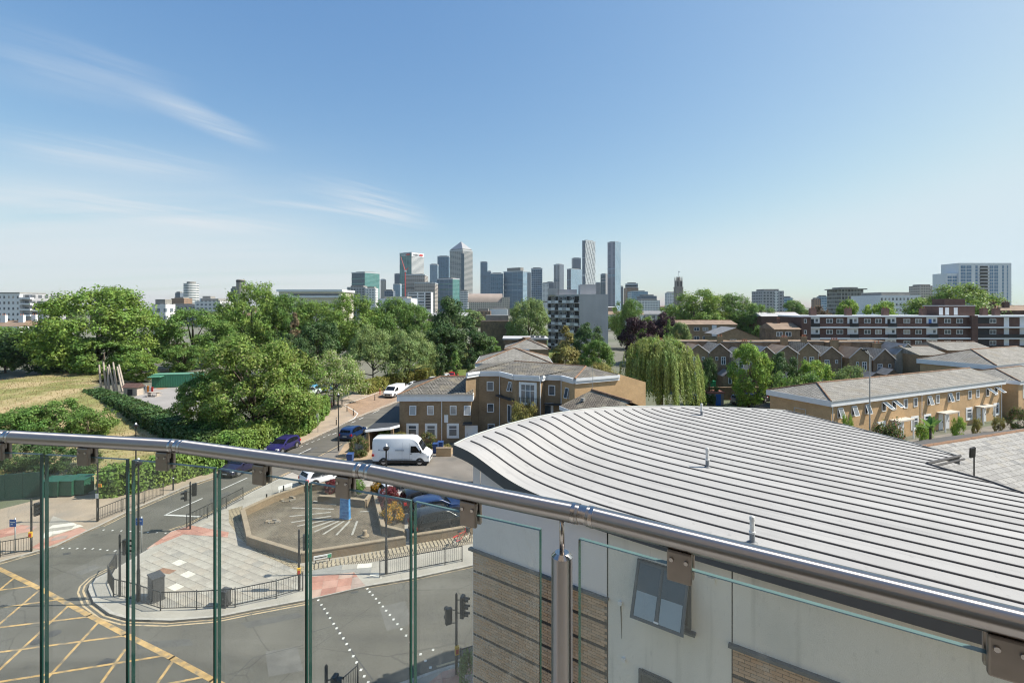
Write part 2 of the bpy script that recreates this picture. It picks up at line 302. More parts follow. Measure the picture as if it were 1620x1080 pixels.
def slab_mat(name, cols):
    m, nt, bs = nodes(name); N = nt.nodes.new; L = nt.links.new
    oi = N('ShaderNodeObjectInfo'); cr = N('ShaderNodeValToRGB'); cr.color_ramp.interpolation = 'CONSTANT'
    el = cr.color_ramp.elements
    for i, (p, c) in enumerate(cols):
        e = el[i] if i < 2 else el.new(p)
        e.position = p; e.color = (*c, 1)
    tc = N('ShaderNodeTexCoord'); no = N('ShaderNodeTexNoise'); no.inputs['Scale'].default_value = 1.6; no.inputs['Detail'].default_value = 7; L(tc.outputs['Object'], no.inputs['Vector'])
    rp = N('ShaderNodeMapRange'); rp.inputs[1].default_value = 0.3; rp.inputs[2].default_value = 0.7; rp.inputs[3].default_value = 0.84; rp.inputs[4].default_value = 1.14; L(no.outputs[0], rp.inputs[0])
    mx = N('ShaderNodeMix'); mx.data_type = 'RGBA'; mx.blend_type = 'MULTIPLY'; mx.inputs['Factor'].default_value = 1
    L(oi.outputs['Random'], cr.inputs[0]); L(cr.outputs[0], mx.inputs['A']); L(rp.outputs[0], mx.inputs['B']); L(mx.outputs['Result'], bs.inputs['Base Color'])
    bs.inputs['Roughness'].default_value = 0.9; bs.inputs['Specular IOR Level'].default_value = 0.25
    return m
SLAB = slab_mat('flagstone', [(0, (0.37, 0.335, 0.285)), (0.25, (0.39, 0.355, 0.305)), (0.5, (0.345, 0.31, 0.265)), (0.72, (0.375, 0.33, 0.275)), (0.93, (0.31, 0.285, 0.25))])
PINK = slab_mat('tactile_pink', [(0, (0.43, 0.22, 0.165)), (0.25, (0.47, 0.27, 0.21)), (0.5, (0.38, 0.19, 0.145)), (0.72, (0.44, 0.30, 0.24)), (0.92, (0.36, 0.27, 0.23))])
JOINT = mat('joint_sand', (0.235, 0.21, 0.175), 0.95, 0.1, 3)
SETT = brick_mat('setts', (0.42, 0.345, 0.23), (0.35, 0.28, 0.18), (0.12, 0.10, 0.075), 0.30, 0.20, 0.028, plan=True, bump=0.6)
COBBLE = brick_mat('cobble_strip', (0.40, 0.34, 0.26), (0.34, 0.285, 0.21), (0.13, 0.11, 0.09), 0.13, 0.75, 0.035, plan=True, bump=0.8)
GARDENP = brick_mat('garden_pavers', (0.185, 0.15, 0.108), (0.14, 0.114, 0.082), (0.06, 0.05, 0.04), 0.21, 0.105, 0.012, plan=True, var=0.4, dirt=((0.21, 0.178, 0.13), 0.6))
YEL = mat('yellow_paint', (0.50, 0.32, 0.125), 0.8, 0.25, 2, var2=((0.20, 0.165, 0.115), 2.2, 0.42, 0.70))
YELP = mat('yellow_pale_paint', (0.56, 0.42, 0.25), 0.8, 0.15, 2, var2=((0.26, 0.215, 0.155), 2.0, 0.42, 0.72))
WHT = mat('white_paint', (0.66, 0.65, 0.61), 0.75, 0.1, 3, var2=((0.36, 0.35, 0.33), 2.5, 0.45, 0.75))
GRASS = mat('grass', (0.20, 0.20, 0.075), 0.95, 0.3, 0.5, 0.5, 8, spec=0.1, var2=((0.40, 0.315, 0.175), 0.11, 0.42, 0.60), detail=9)
GRASSG = mat('grass_green', (0.115, 0.15, 0.04), 0.95, 0.3, 0.5, 0.5, 8, spec=0.1, var2=((0.24, 0.21, 0.09), 0.25, 0.5, 0.7), detail=9)
EARTH = mat('town_ground', (0.16, 0.155, 0.12), 0.95, 0.3, 0.02, 0, var2=((0.10, 0.12, 0.06), 0.012, 0.45, 0.6), detail=8)
DIRT = mat('dry_earth', (0.34, 0.25, 0.16), 0.95, 0.2, 0.8, 0.2, 10, var2=((0.16, 0.17, 0.07), 0.6, 0.55, 0.75))
GARW = brick_mat('garden_wall_brick', (0.28, 0.20, 0.125), (0.23, 0.16, 0.10), (0.24, 0.20, 0.15), dirt=((0.20, 0.165, 0.12), 0.9))
COPE = mat('coping_stone', (0.31, 0.24, 0.165), 0.9, 0.15, 1.5, 0.1, 30, var2=((0.22, 0.19, 0.14), 1.5, 0.5, 0.75))
BLACKM = mat('black_painted_steel', (0.018, 0.018, 0.019), 0.45, 0.2, 6)
GREYM = mat('galvanised_steel', (0.42, 0.43, 0.43), 0.45, 0.1, 8, metal=0.5)
DKGREEN = mat('dark_green_paint', (0.02, 0.09, 0.055), 0.5, 0.15, 3)
BLUEP = mat('blue_sign', (0.02, 0.12, 0.42), 0.4, 0.05, 4)
WHITEP = mat('white_plastic', (0.80, 0.80, 0.79), 0.35, 0.03, 4)
YBOX = mat('yellow_box', (0.75, 0.42, 0.03), 0.4, 0.05, 4)
REDP = mat('red_paint', (0.55, 0.04, 0.03), 0.4, 0.08, 4)
ORANGEP = mat('orange_plastic', (0.85, 0.30, 0.04), 0.4, 0.05, 4)
LENS = mat('signal_lens', (0.06, 0.02, 0.015), 0.2, 0.05, 4)

# ---------------------------------------------------------------- ground, road, pavements
g = MB(); n = 24; ext = 9000
g.add([(-ext, -600, 0), (ext, -600, 0), (ext, 12000, 0), (-ext, 12000, 0)], [(0, 1, 2, 3)])
struct(g.build('ground', EARTH))
def sheet(name, pts, z, m, parent=None):
    b = MB(); ar = sum(pts[i][0]*pts[(i+1) % len(pts)][1]-pts[(i+1) % len(pts)][0]*pts[i][1] for i in range(len(pts)))
    if ar < 0: pts = pts[::-1]
    b.add([(p[0], p[1], z) for p in pts], [tuple(range(len(pts)))]); return b.build(name, m, parent)
def px(L_, z=0.0): return [(G(x, y, z).x, G(x, y, z).y) for x, y in L_]
FT_L = [(-420, 985), (-200, 925), (0, 888), (64, 870), (89, 863), (126, 845), (155.5, 832), (198, 811), (295, 769), (358, 748), (470, 704), (533, 675.5), (560, 662), (630, 635), (690, 609), (722, 593)]
FT_R = [(745, 600), (700, 618), (631, 649), (576, 675.5), (545, 702), (533, 710), (510, 721)]
road = px(FT_L) + px(FT_R) + px([(760, 735), (900, 760), (900, 866)]) + [(40, 32), (40, 24), (12, 19.5), (0, 17), (-2, 8), (-60, 8)]
ROAD = struct(sheet('road', road, 0.004, ASPH))
court = px([(505, 722), (548, 703), (600, 722), (690, 716), (760, 722), (900, 740), (900, 800), (742, 800), (640, 762), (480, 752), (462, 746)])
struct(sheet('courtyard', court, 0.008, ASPH_OLD))
# right-hand pavement island: a raised slab with a granite kerb
KR = [(462, 747), (400, 777), (304, 829), (271, 840), (233, 869), (186, 897), (152, 914), (142, 924), (139.5, 932), (148, 951.6), (173, 970), (205, 979), (272, 981), (346, 975), (400, 964), (492, 947), (578, 927), (649, 915), (751, 893), (880, 868)]
isl = px(KR, 0.12); isl_poly = isl + px([(900, 800), (742, 800), (650, 764), (480, 754)], 0.12)
b = MB(); b.prism(isl_poly, -0.05, 0.12); PAV_R = struct(b.build('pavement', PAVE))
def kerbs(parent, pts, side=1, step=0.915, w=0.15):
    """kerb stones laid along a polyline, each a piece of its own"""
    k = 0
    for i in range(len(pts)-1):
        a = Vector(pts[i]); c = Vector(pts[i+1]); L_ = (c-a).length
        if L_ > 90: continue
        m_ = max(1, round(L_/step)); d = (c-a)/m_; nrm = Vector((-d.y, d.x)).normalized()*w/2*side
        for j in range(m_):
            p = a+d*j+nrm; q = a+d*(j+1)+nrm; e = d.normalized()*0.006
            q2 = MB().obox(p+e, q-e, w, -0.04, 0.126+0.003*random.random()); q2.build('kerb_stone', KERB, parent); k += 1
kerbs(PAV_R, isl, side=1)
# left-hand pavement
lp = [(p[0], p[1]) for p in px(FT_L, 0.12)]
back = px([(705, 588), (668, 598), (560, 622), (512, 645), (508, 664), (440, 700), (345, 738), (200, 778), (75, 786), (0, 805), (-260, 840), (-520, 880)], 0.12)
b = MB(); b.prism(lp + back, -0.05, 0.12); PAV_L = struct(b.build('pavement', PAVE_TAN))
kerbs(PAV_L, lp[1:14], side=1)
# near pavement below the balcony
np_ = px([(900, 1003), (754, 1040), (692, 1058), (630, 1080), (560, 1125), (505, 1180), (470, 1300), (470, 1800)], 0.12)
b = MB(); b.prism(np_ + [(14, 7), (14, 14)], -0.05, 0.12); PAV_N = struct(b.build('pavement', PAVE)); kerbs(PAV_N, np_[:-1], side=1)
# flagstones of the corner plaza, one object each
plaza = px([(300, 838), (362, 806), (362, 826), (378, 850), (404, 872), (470, 902), (474, 931), (400, 946), (340, 955), (262, 962), (205, 950), (186, 932), (192, 916), (245, 873)], 0.12)
a0 = R(-27); ca, sa = math.cos(a0), math.sin(a0)
def rot(p): return (p[0]*ca + p[1]*sa, -p[0]*sa + p[1]*ca)
def unrot(p): return (p[0]*ca - p[1]*sa, p[0]*sa + p[1]*ca)
pl = [rot(p) for p in plaza]; x0 = min(p[0] for p in pl); x1 = max(p[0] for p in pl); y0 = min(p[1] for p in pl); y1 = max(p[1] for p in pl)
struct(sheet('plaza_bed', plaza, 0.124, JOINT))
TS = MB(); TSn = 0; sw, sh = 0.76, 0.54; yy = y0; rowi = 0
WHITE_SLAB = mat('new_flagstone', (0.62, 0.58, 0.50), 0.9, 0.08, 2)
while yy < y1:
    xx = x0 - (sw/2 if rowi % 2 else 0)
    while xx < x1:
        P = clip_rect(pl, xx+0.009, xx+sw-0.009, yy+0.009, yy+sh-0.009)
        if len(P) >= 3:
            c = (sum(p[0] for p in P)/len(P), sum(p[1] for p in P)/len(P)); W = [unrot(p) for p in P]; wc = unrot(c)
            ar = abs(sum(P[i-1][0]*P[i][1]-P[i][0]*P[i-1][1] for i in range(len(P))))/2
            if ar > 0.02:
                hgt = 0.134+random.uniform(-0.003, 0.004)
                q = MB().prism([(p[0]-wc[0], p[1]-wc[1]) for p in W], -0.015, hgt-0.12)
                wp = [G(281, 893), G(291, 915), G(270, 933)]
                mm = WHITE_SLAB if any((w_.x-wc[0])**2+(w_.y-wc[1])**2 < 0.12 for w_ in wp) else SLAB
                q.build('flagstone', mm, PAV_R, loc=(wc[0], wc[1], 0.12)); TSn += 1
        xx += sw
    yy += sh; rowi += 1
# tactile paving at the crossings: single coloured slabs
def slabs(poly_px, m_pick, ang, sw, sh, parent, z=0.13, name='paving_slab'):
    c_, s_ = math.cos(ang), math.sin(ang)
    P0 = px(poly_px, 0.12); P1 = [(p[0]*c_+p[1]*s_, -p[0]*s_+p[1]*c_) for p in P0]
    x0 = min(p[0] for p in P1); x1 = max(p[0] for p in P1); y0 = min(p[1] for p in P1); y1 = max(p[1] for p in P1); y = y0
    while y < y1:
        x = x0
        while x < x1:
            P = clip_rect(P1, x+0.006, x+sw-0.006, y+0.006, y+sh-0.006)
            if len(P) >= 3:
                W = [(p[0]*c_-p[1]*s_, p[0]*s_+p[1]*c_) for p in P]
                MB().prism(W, 0.10, z+random.uniform(0, 0.004)).build(name, m_pick(), parent)
            x += sw
        y += sh
GREYSLAB = mat('grey_flagstone', (0.27, 0.26, 0.24), 0.9, 0.12, 2)
slabs([(492, 946), (578, 926), (560, 905), (492, 912)], lambda: PINK, R(14), 0.8, 0.8, PAV_R)
slabs([(492, 911), (560, 904), (604, 915), (598, 890), (540, 893), (492, 902)], lambda: random.choice([GREYSLAB, GREYSLAB, PAVE, WHITE_SLAB]), R(10), 0.9, 0.7, PAV_R)
slabs([(232, 868), (271, 841), (302, 831), (362, 842), (360, 850), (290, 845)], lambda: PINK, R(-27), 0.8, 0.6, PAV_R, z=0.145)
slabs([(64, 869), (126, 844), (138, 838), (126, 834), (70, 853), (50, 866)], lambda: PINK, R(30), 0.8, 0.6, PAV_L)
slabs([(0, 850), (48, 840), (60, 832), (30, 830), (0, 838)], lambda: PINK, R(10), 0.8, 0.6, PAV_L)
slabs([(66, 852), (80, 822), (84, 816), (132, 832), (126, 833)], lambda: random.choice([PAVE, WHITE_SLAB, PAVE]), R(20), 0.8, 0.6, PAV_L)
slabs([(700, 1062), (760, 1046), (760, 1110), (640, 1110)], lambda: PINK, R(14), 0.8, 0.8, PAV_N)
# sett band and cobble strip round the raised garden
struct(sheet('sett_path', px([(362, 806), (384, 800), (381, 826), (396, 862), (482, 896), (480, 908), (404, 872), (378, 850), (362, 826)], 0.12), 0.128, SETT))
struct(sheet('cobble_path', px([(482, 897), (640, 866), (755, 842), (756, 858), (640, 880), (486, 906)], 0.12), 0.129, COBBLE))
a_, c_ = Vector(px([(486, 903)], 0.12)[0]), Vector(px([(752, 852)], 0.12)[0]); d_ = (c_-a_).normalized(); n_ = Vector((-d_.y, d_.x)); CBM = mat('cobble_block', (0.36, 0.30, 0.215), 0.9, 0.2, 3)
for k in range(int((c_-a_).length/0.25)):          # ridged deterrent paving: single raised blocks
    p = a_+d_*(k*0.25); MB().obox(p-n_*0.05, p+n_*0.8, 0.15+random.uniform(-.01, .01), 0.10, 0.158+random.uniform(0, .012)).build('cobble_block', CBM, PAV_R)
# yellow and white paint on the road
def line(parent_name, pts, w, m, z=0.009):
    b = MB()
    for a, c in zip(pts[:-1], pts[1:]):
        a = Vector((a[0], a[1])); c = Vector((c[0], c[1])); d = (c-a).normalized(); nr = Vector((-d.y, d.x))*w/2; e = d*w*0.2
        q = [a-nr-e, c-nr+e, c+nr+e, a+nr-e]; b.add([(p.x, p.y, z) for p in q], [(0, 1, 2, 3)])
    return b.build(parent_name, m, ROAD)
def ext_(a, c, ea=0, ec=0):
    a, c = Vector((a[0], a[1])), Vector((c[0], c[1])); d = (c-a).normalized(); return a-d*ea, c+d*ec
def LP(x0, y0, x1, y1, ea=0, ec=0):
    p, q = px([(x0, y0), (x1, y1)]); return ext_(p, q, ea, ec)
line('box_junction_border', ext_(*px([(0, 900), (64, 931)]), ea=7) + tuple(Vector(p) for p in px([(141, 973), (198, 1003), (272, 1040), (336, 1075), (430, 1122)])), 0.26, YEL, 0.0098)
for q in ((0, 932, 23, 913), (0, 986, 62, 933), (0, 1058, 109, 957), (77, 1070, 158, 981), (160, 1080, 198, 1027), (249, 1080, 275, 1043)): line('box_junction_line', LP(*q, ea=7), 0.13, YEL, 0.0090)
for q in ((0, 933, 48, 927), (0, 961, 99, 947), (0, 992, 141, 975), (0, 1031, 198, 1005), (0, 1078, 257, 1037), (272, 1080, 328, 1069)): line('box_junction_line', LP(*q, ea=6), 0.13, YEL, 0.0094)
def offset(pts, d):
    out = []
    for i, p in enumerate(pts):
        a = Vector(pts[max(i-1, 0)]); c = Vector(pts[min(i+1, len(pts)-1)]); t = (c-a).normalized(); out.append(Vector(p)+Vector((t.y, -t.x))*d)
    return out
k0 = px(KR)
for dd in (0.22, 0.44): line('yellow_line', offset(k0[5:16], dd), 0.09, YELP)
for dd in (0.2,): line('yellow_line', offset(k0[16:20], dd), 0.09, YELP)
for dd in (0.2, 0.4): line('yellow_line', offset(k0[0:4], dd), 0.09, YELP)
kl = px(FT_L)
for dd in (0.22, 0.44): line('yellow_line', offset(kl[0:4], dd), 0.09, YELP)
for dd in (0.22, 0.44): line('yellow_line', offset(kl[6:11], dd), 0.09, YELP)
line('yellow_line', offset(px([(692, 1055), (754, 1037), (900, 1000)]), -0.05), 0.12, YELP)
kr2 = px(FT_R)
for dd in (0.3,): line('yellow_line', [Vector(p)+Vector((-0.3, 0)) for p in px([(545, 702), (510, 721), (470, 741)])], 0.12, YELP)
for q in ((261, 814, 320, 788), (347, 775.5, 391, 755.5), (472.6, 718, 492, 709), (420, 742, 446, 730)): line('centre_line', LP(*q), 0.12, WHT)
line('stop_line', LP(261, 814, 318, 817), 0.2, WHT)
for x, y in ((477, 706), (486, 702), (495, 698.5), (504, 695), (513, 691), (521, 687.5)): line('bay_dash', LP(x-2, y+0.8, x+2, y-0.8), 0.09, WHT)
for q in ((526, 687, 532, 684.5), (556, 668.5, 562, 666), (568, 663.5, 575, 660), (590, 653, 600, 648.5)): line('centre_line', LP(*q), 0.12, WHT)
def dots(L_):
    for x, y in L_:
        p = G(x, y); MB().box(p.x-0.055, p.x+0.055, p.y-0.07, p.y+0.07, 0.0085, 0.013).build('crossing_stud', WHT, ROAD)
dots([(99, 867), (110, 867), (122, 867.4), (134, 867.4), (146.7, 867.7), (158.5, 868.6), (170, 870), (182, 871)])
dots([(164 + i*14, 838 + i*0.7) for i in range(8)])
cr1 = [(115,437),(140,473),(162,505),(185,538),(207,575),(235,620),(258,655),(283,693),(310,733),(336,777),(360,822),(387,872),(413,920),(447,978),(473,1027),(503,1075),(535,1128)]
cr2 = [(497,348),(515,372),(538,397),(564,425),(590,456),(617,486),(643,518),(672,551),(700,586),(730,623),(760,662),(797,711),(832,760),(868,810),(910,857),(948,908),(987,960),(1007,822)]
dots([(480+x/4.91, 860+y/4.91) for x, y in cr1]); dots([(480+x/4.91, 860+y/4.91) for x, y in cr2])
# loading bay: brown blocks with a white kerb edge, tar seams and covers
BAY = brick_mat('bay_blocks', (0.36, 0.25, 0.17), (0.31, 0.21, 0.145), (0.2, 0.16, 0.12), 0.2, 0.1, 0.006, plan=True)
struct(sheet('loading_bay', px([(560, 660), (632, 631), (690, 606), (700, 596), (660, 606), (600, 618), (545, 640), (552, 652)], 0.12), 0.128, BAY))
b = MB()
for p in (px([(545, 641), (558, 648), (566, 654), (560, 662), (552, 666)], 0.12), px([(545, 640), (600, 620)], 0.12)):
    for a, c in zip(p[:-1], p[1:]): b.obox(a, c, 0.16, 0.10, 0.136)
b.build('bay_edging', WHT, PAV_L)
def disc(x, y, rx, ry, z, m, nm, rz=0.0):
    c = G(x, y); v = [(c.x+rx*math.cos(t)*math.cos(rz)-ry*math.sin(t)*math.sin(rz), c.y+rx*math.cos(t)*math.sin(rz)+ry*math.sin(t)*math.cos(rz), z) for t in [2*math.pi*i/14 for i in range(14)]]
    return MB().add(v, [tuple(range(14))]).build(nm, m, ROAD)
disc(84, 1002, 0.33, 0.3, 0.0065, PATCH, 'manhole_cover'); disc(60, 1014, 0.3, 0.28, 0.0065, PATCH, 'manhole_cover')
for poly, nm in (([(150, 1052), (168, 1040), (183, 1042), (170, 1054)], 'service_cover'),):
    sheet(nm, px(poly), 0.0065, PATCH, ROAD)
line('tar_seam', px([(505, 955), (528, 985), (560, 1035), (590, 1075)]), 0.05, PATCH, 0.006); line('tar_seam', px([(490, 1000), (525, 990)]), 0.04, PATCH, 0.006)
line('tar_seam', px([(360, 1080), (400, 1040), (480, 1020)]), 0.03, PATCH, 0.006)
slabs([(245, 904), (258, 898), (279, 902), (268, 908)], lambda: mat('rusty_cover', (0.28, 0.15, 0.09), 0.85, 0.2, 3), R(-10), 2, 2, PAV_R, z=0.14, name='service_cover')
PATCH2 = mat('trench_patch', (0.092, 0.089, 0.082), 0.92, 0.2, 1.5, 0.2, 40); PATCH3 = mat('pale_patch', (0.132, 0.126, 0.114), 0.92, 0.15, 1.5, 0.2, 40)
for poly, m_, nm in (([(380, 985), (470, 968), (482, 975), (392, 993)], PATCH2, 'road_patch'), ([(600, 960), (640, 950), (655, 985), (612, 998)], PATCH3, 'road_patch'), ([(215, 1015), (300, 1010), (306, 1020), (218, 1026)], PATCH2, 'road_patch'), ([(120, 905), (150, 893), (158, 897), (128, 910)], PATCH3, 'road_patch'), ([(420, 1030), (470, 1022), (480, 1060), (425, 1070)], PATCH3, 'road_patch'), ([(330, 790), (360, 777), (364, 780), (335, 794)], PATCH2, 'road_patch'), ([(480, 715), (500, 706), (503, 708), (483, 718)], PATCH2, 'road_patch')):
    sheet(nm, px(poly), 0.0058, m_, ROAD)
for x, y in ((330, 968), (560, 933), (105, 872)): sheet('drain_grating', px([(x-6, y+3), (x+6, y+1), (x+7, y+4), (x-5, y+6)]), 0.0066, PATCH, ROAD)
# grass mound and lawns
def terrain(name, poly, hf, m, step=2.0, keep=None):
    P = [tuple(p) for p in poly]; x0 = min(p[0] for p in P); x1 = max(p[0] for p in P); y0 = min(p[1] for p in P); y1 = max(p[1] for p in P)
    nx = int((x1-x0)/step)+1; ny = int((y1-y0)/step)+1; b = MB()
    for j in range(ny+1):
        for i in range(nx+1):
            x = x0+(x1-x0)*i/nx; y = y0+(y1-y0)*j/ny; b.v.append((x, y, hf(x, y)))
    for j in range(ny):
        for i in range(nx):
            if keep and not keep(x0+(x1-x0)*(i+.5)/nx, y0+(y1-y0)*(j+.5)/ny): continue
            b.f.append((j*(nx+1)+i, j*(nx+1)+i+1, (j+1)*(nx+1)+i+1, (j+1)*(nx+1)+i)); b.m.append(0)
    return struct(b.build(name, m, smooth=True))
hl_ = [Vector(p) for p in px([(165, 591), (146, 634), (190, 650), (232, 668), (280, 692), (330, 715), (345, 738)])]; bl_ = [Vector(p) for p in px([(-260, 640), (0, 616), (165, 591)])]
def left_of(P, x, y):     # inside: on the meadow side of the hedge line
    for a, c in zip(P[:-1], P[1:]):
        if min(a.y, c.y) <= y <= max(a.y, c.y): return x < a.x+(c.x-a.x)*(y-a.y)/(c.y-a.y)
    return y <= P[0].y
def back_y(x):
    for a, c in zip(bl_[:-1], bl_[1:]):
        if a.x <= x <= c.x: return a.y+(c.y-a.y)*(x-a.x)/(c.x-a.x)
    return bl_[0].y if x < bl_[0].x else 118
def in_meadow(x, y): return y < back_y(x) and left_of(hl_, x, y)
def mound(x, y):
    f = max(0, min(1, (y-56)/30)); e2 = max(0, min(1, (back_y(x)-y)/14)); e3 = max(0, min(1, (-40-x)/25))
    return 0.03 + 1.9*f*f*(3-2*f)*(0.55+0.45*e2)*e3 + 0.06*math.sin(x*0.31)*math.cos(y*0.27)
terrain('meadow', [(-175, 44), (-30, 44), (-30, 122), (-175, 122)], mound, GRASS, 1.5, in_meadow)
struct(sheet('playground', px([(190, 640), (232, 618), (300, 596), (330, 605), (320, 650), (280, 668)]), 0.05, mat('playground_surface', (0.30, 0.28, 0.26), 0.9, 0.12, 0.4, var2=((0.36, 0.21, 0.14), 0.14, 0.56, 0.6))))
struct(sheet('lawn', px([(700, 612), (760, 588), (900, 560), (900, 540), (700, 545), (640, 590)]), 0.02, GRASSG))
struct(sheet('garden_earth', px([(545, 703), (575, 690), (640, 700), (745, 705), (760, 722), (690, 716), (600, 722), (552, 733), (530, 727)]), 0.016, DIRT))
struct(sheet('estate_road', px([(1100, 660), (1240, 632), (1420, 700), (1640, 660), (1900, 660), (1900, 720), (1420, 760), (1100, 690)]), 0.012, ASPH_OLD))
# ---------------------------------------------------------------- balcony the camera stands on
STEEL = mat('brushed_steel', (0.46, 0.43, 0.41), 0.24, 0.06, 30, metal=1.0, stretch=(1, 1, 1))
def rail_steel():
    m = mat('brushed_rail_steel', (0.40, 0.375, 0.365), 0.37, 0.05, 40, metal=1.0, stretch=(1, 1, 0.05)); nt = m.node_tree; bs = nt.nodes['Principled BSDF']
    bs.inputs['Anisotropic'].default_value = 1.0; bs.inputs['Anisotropic Rotation'].default_value = 0.25
    tg = nt.nodes.new('ShaderNodeTangent'); tg.direction_type = 'RADIAL'; tg.axis = 'Z'; nt.links.new(tg.outputs[0], bs.inputs['Tangent']); return m
RSTEEL = rail_steel()
def axis_tube(name, a, c, r, parent, n=28):
    a = Vector(a); c = Vector(c); o = MB().tube([(0, 0, 0), (0, 0, (c-a).length)], r, n).build(name, RSTEEL, parent, smooth=True, angle=40, loc=a); o.rotation_euler = (c-a).to_track_quat('Z', 'Y').to_euler(); return o
CLAMP = mat('clamp_steel', (0.24, 0.21, 0.185), 0.40, 0.1, 25, metal=0.9)
GEDGE = mat('glass_edge', (0.012, 0.055, 0.045), 0.12, 0.1, 10)
GTOP = mat('glass_top_edge', (0.10, 0.17, 0.16), 0.4, 0.1, 10)
GLASS = glass_pane_mat('balcony_glass')
RZ = CH - 0.53
def rail_pt(x, y): return G(x, y, RZ)
J = [rail_pt(-330, 684), rail_pt(12, 690.5), rail_pt(283, 705.5), rail_pt(578, 745), rail_pt(924, 814), rail_pt(1640, 993)]
J.append(J[-1] + (J[-1]-J[-2]).normalized()*0.9)
BAL = thing('balcony_balustrade', 'curved stainless steel balcony handrail with frameless glass panels in the foreground', 'balustrade', (J[3].x, J[3].y, CH-1.63))
off = Vector(BAL.location)
def loc(p): return Vector(p) - off
RAD = 0.0255
for a, c in zip(J[:-1], J[1:]):
    d = (c-a).normalized(); axis_tube('handrail', loc(a)+d*0.012, loc(c)-d*0.012, RAD, BAL, 32)
for i, p in enumerate(J[1:-2]):
    d0 = (p-J[i]).normalized(); d1 = (J[i+2]-p).normalized()
    MB().tube([loc(p)-d0*0.022, loc(p), loc(p)+d1*0.022], RAD*0.93, 24).build('rail_joint', STEEL, BAL, smooth=True, angle=40)
    MB().tube([loc(p)-d0*0.030, loc(p)-d0*0.020], RAD*1.03, 24).build('rail_collar', STEEL, BAL, smooth=True, angle=40)
    MB().tube([loc(p)+d1*0.020, loc(p)+d1*0.030], RAD*1.03, 24).build('rail_collar', STEEL, BAL, smooth=True, angle=40)
def on_rail(x):
    """the point of the rail line seen in photo column x"""
    k = (x - CX)/F
    for a, c in zip(J[:-1], J[1:]):
        den = (c.x-a.x) - k*(c.y-a.y); t = (k*a.y - a.x)/den if abs(den) > 1e-9 else -1
        if -0.001 <= t <= 1.001: return a + (c-a)*t, (c-a).normalized()
    return J[-1], (J[-1]-J[-2]).normalized()
GT = 0.062                                     # glass top below the rail centre
for xa, xb in ((-190, -68), (-58, 66), (74, 202), (211, 340), (347, 485), (491, 650), (657, 855), (917, 1860)):
    a, _ = on_rail(xa); c, _ = on_rail(min(xb, 1760)); d = (c-a).normalized(); nr = Vector((-d.y, d.x, 0))
    if nr.y < 0: nr = -nr
    z1 = RZ-GT; z0 = CH-1.60; t = 0.0075
    A, Cc = a-off, c-off; b = MB()
    v = [A-nr*t, Cc-nr*t, Cc+nr*t, A+nr*t]
    b.add([(p.x, p.y, z0-off.z) for p in v] + [(p.x, p.y, z1-off.z) for p in v], [(0, 1, 5, 4), (2, 3, 7, 6)], 0)
    b.f += [(1, 2, 6, 5), (3, 0, 4, 7)]; b.m += [1, 1]; b.f += [(4, 5, 6, 7), (3, 2, 1, 0)]; b.m += [2, 2]
    b.build('glass_panel', [GLASS, GEDGE, GTOP], BAL)
for x in (-128, 2, 138, 262, 415, 547, 745, 1077, 1592):
    p, d = on_rail(x); nr = Vector((-d.y, d.x, 0))
    if nr.y < 0: nr = -nr
    P = p-off; rz = math.atan2(d.y, d.x); e = bpy.data.objects.new('glass_clamp', None)
    m = MB()
    for sgn in (-1, 1): m.box(-0.027, 0.027, sgn*0.0135-0.0065, sgn*0.0135+0.0065, -0.092, -0.022)
    m.box(-0.022, 0.022, -0.006, 0.006, -0.05, -0.018)
    cl = m.build('glass_clamp', CLAMP, BAL, loc=P, rz=rz)
    bv = cl.modifiers.new('bevel', 'BEVEL'); bv.width = 0.004; bv.segments = 2
    for bx in (-0.016, 0.016):
        MB().tube([(bx, -0.019, -0.042), (bx, -0.0235, -0.042)], [0.0055, 0.0045], 12).build('bolt', STEEL, cl, smooth=True, angle=30)
p, d = on_rail(889); P = p-off
post = axis_tube('post', (P.x, P.y, 0.03), (P.x, P.y, RZ-off.z-0.118), 0.0275, BAL)
MB().tube([(0, 0, RZ-off.z-0.148), (0, 0, RZ-off.z-0.138)], [0.0275, 0.018], 24).build('post_cap', STEEL, post, smooth=True, angle=30)
MB().tube([(0, 0, RZ-off.z-0.14), (0, 0, RZ-off.z-0.045)], 0.0065, 14).build('spindle', STEEL, post, smooth=True)
edge = [(q.x, q.y) for q in J]
slab = MB().prism([(edge[0][0], edge[0][1])] + edge[1:] + [(edge[-1][0], -1.6), (edge[0][0], -1.6)], CH-1.93, CH-1.63)
struct(slab.build('balcony_floor', mat('balcony_deck', (0.35, 0.34, 0.32), 0.8, 0.1, 2)))

# the pale apartment house this balcony belongs to, unseen behind the camera, added for bounced light
OW = MB(); o_ = Vector((-0.35, -1.25, 0)); ud = Vector((0.82, -0.572, 0)).normalized(); vd = Vector((-ud.y, ud.x, 0))
q_ = [o_-ud*2.2, o_+ud*30, o_+ud*30-vd*12, o_-ud*2.2-vd*12]; OW.prism([(p.x, p.y) for p in q_], 0, 24)
OWN = struct(OW.build('unseen_apartment_house', brick_mat('own_brick', (0.42, 0.33, 0.25), (0.37, 0.29, 0.22), (0.36, 0.31, 0.25))))
dg = MB(); c0_ = o_-ud*1.6+vd*0.03; dg.prism([((c0_+ud*a_+vd*b_).x, (c0_+ud*a_+vd*b_).y) for a_, b_ in ((0, 0), (5.5, 0), (5.5, 0.05), (0, 0.05))], CH-1.6, CH+0.75); dg.build('unseen_patio_door', mat('patio_glass', (0.02, 0.022, 0.025), 0.1, 0.1, 2, spec=0.8), OWN)  # unseen dark glazing, added so the handrail mirrors something dark

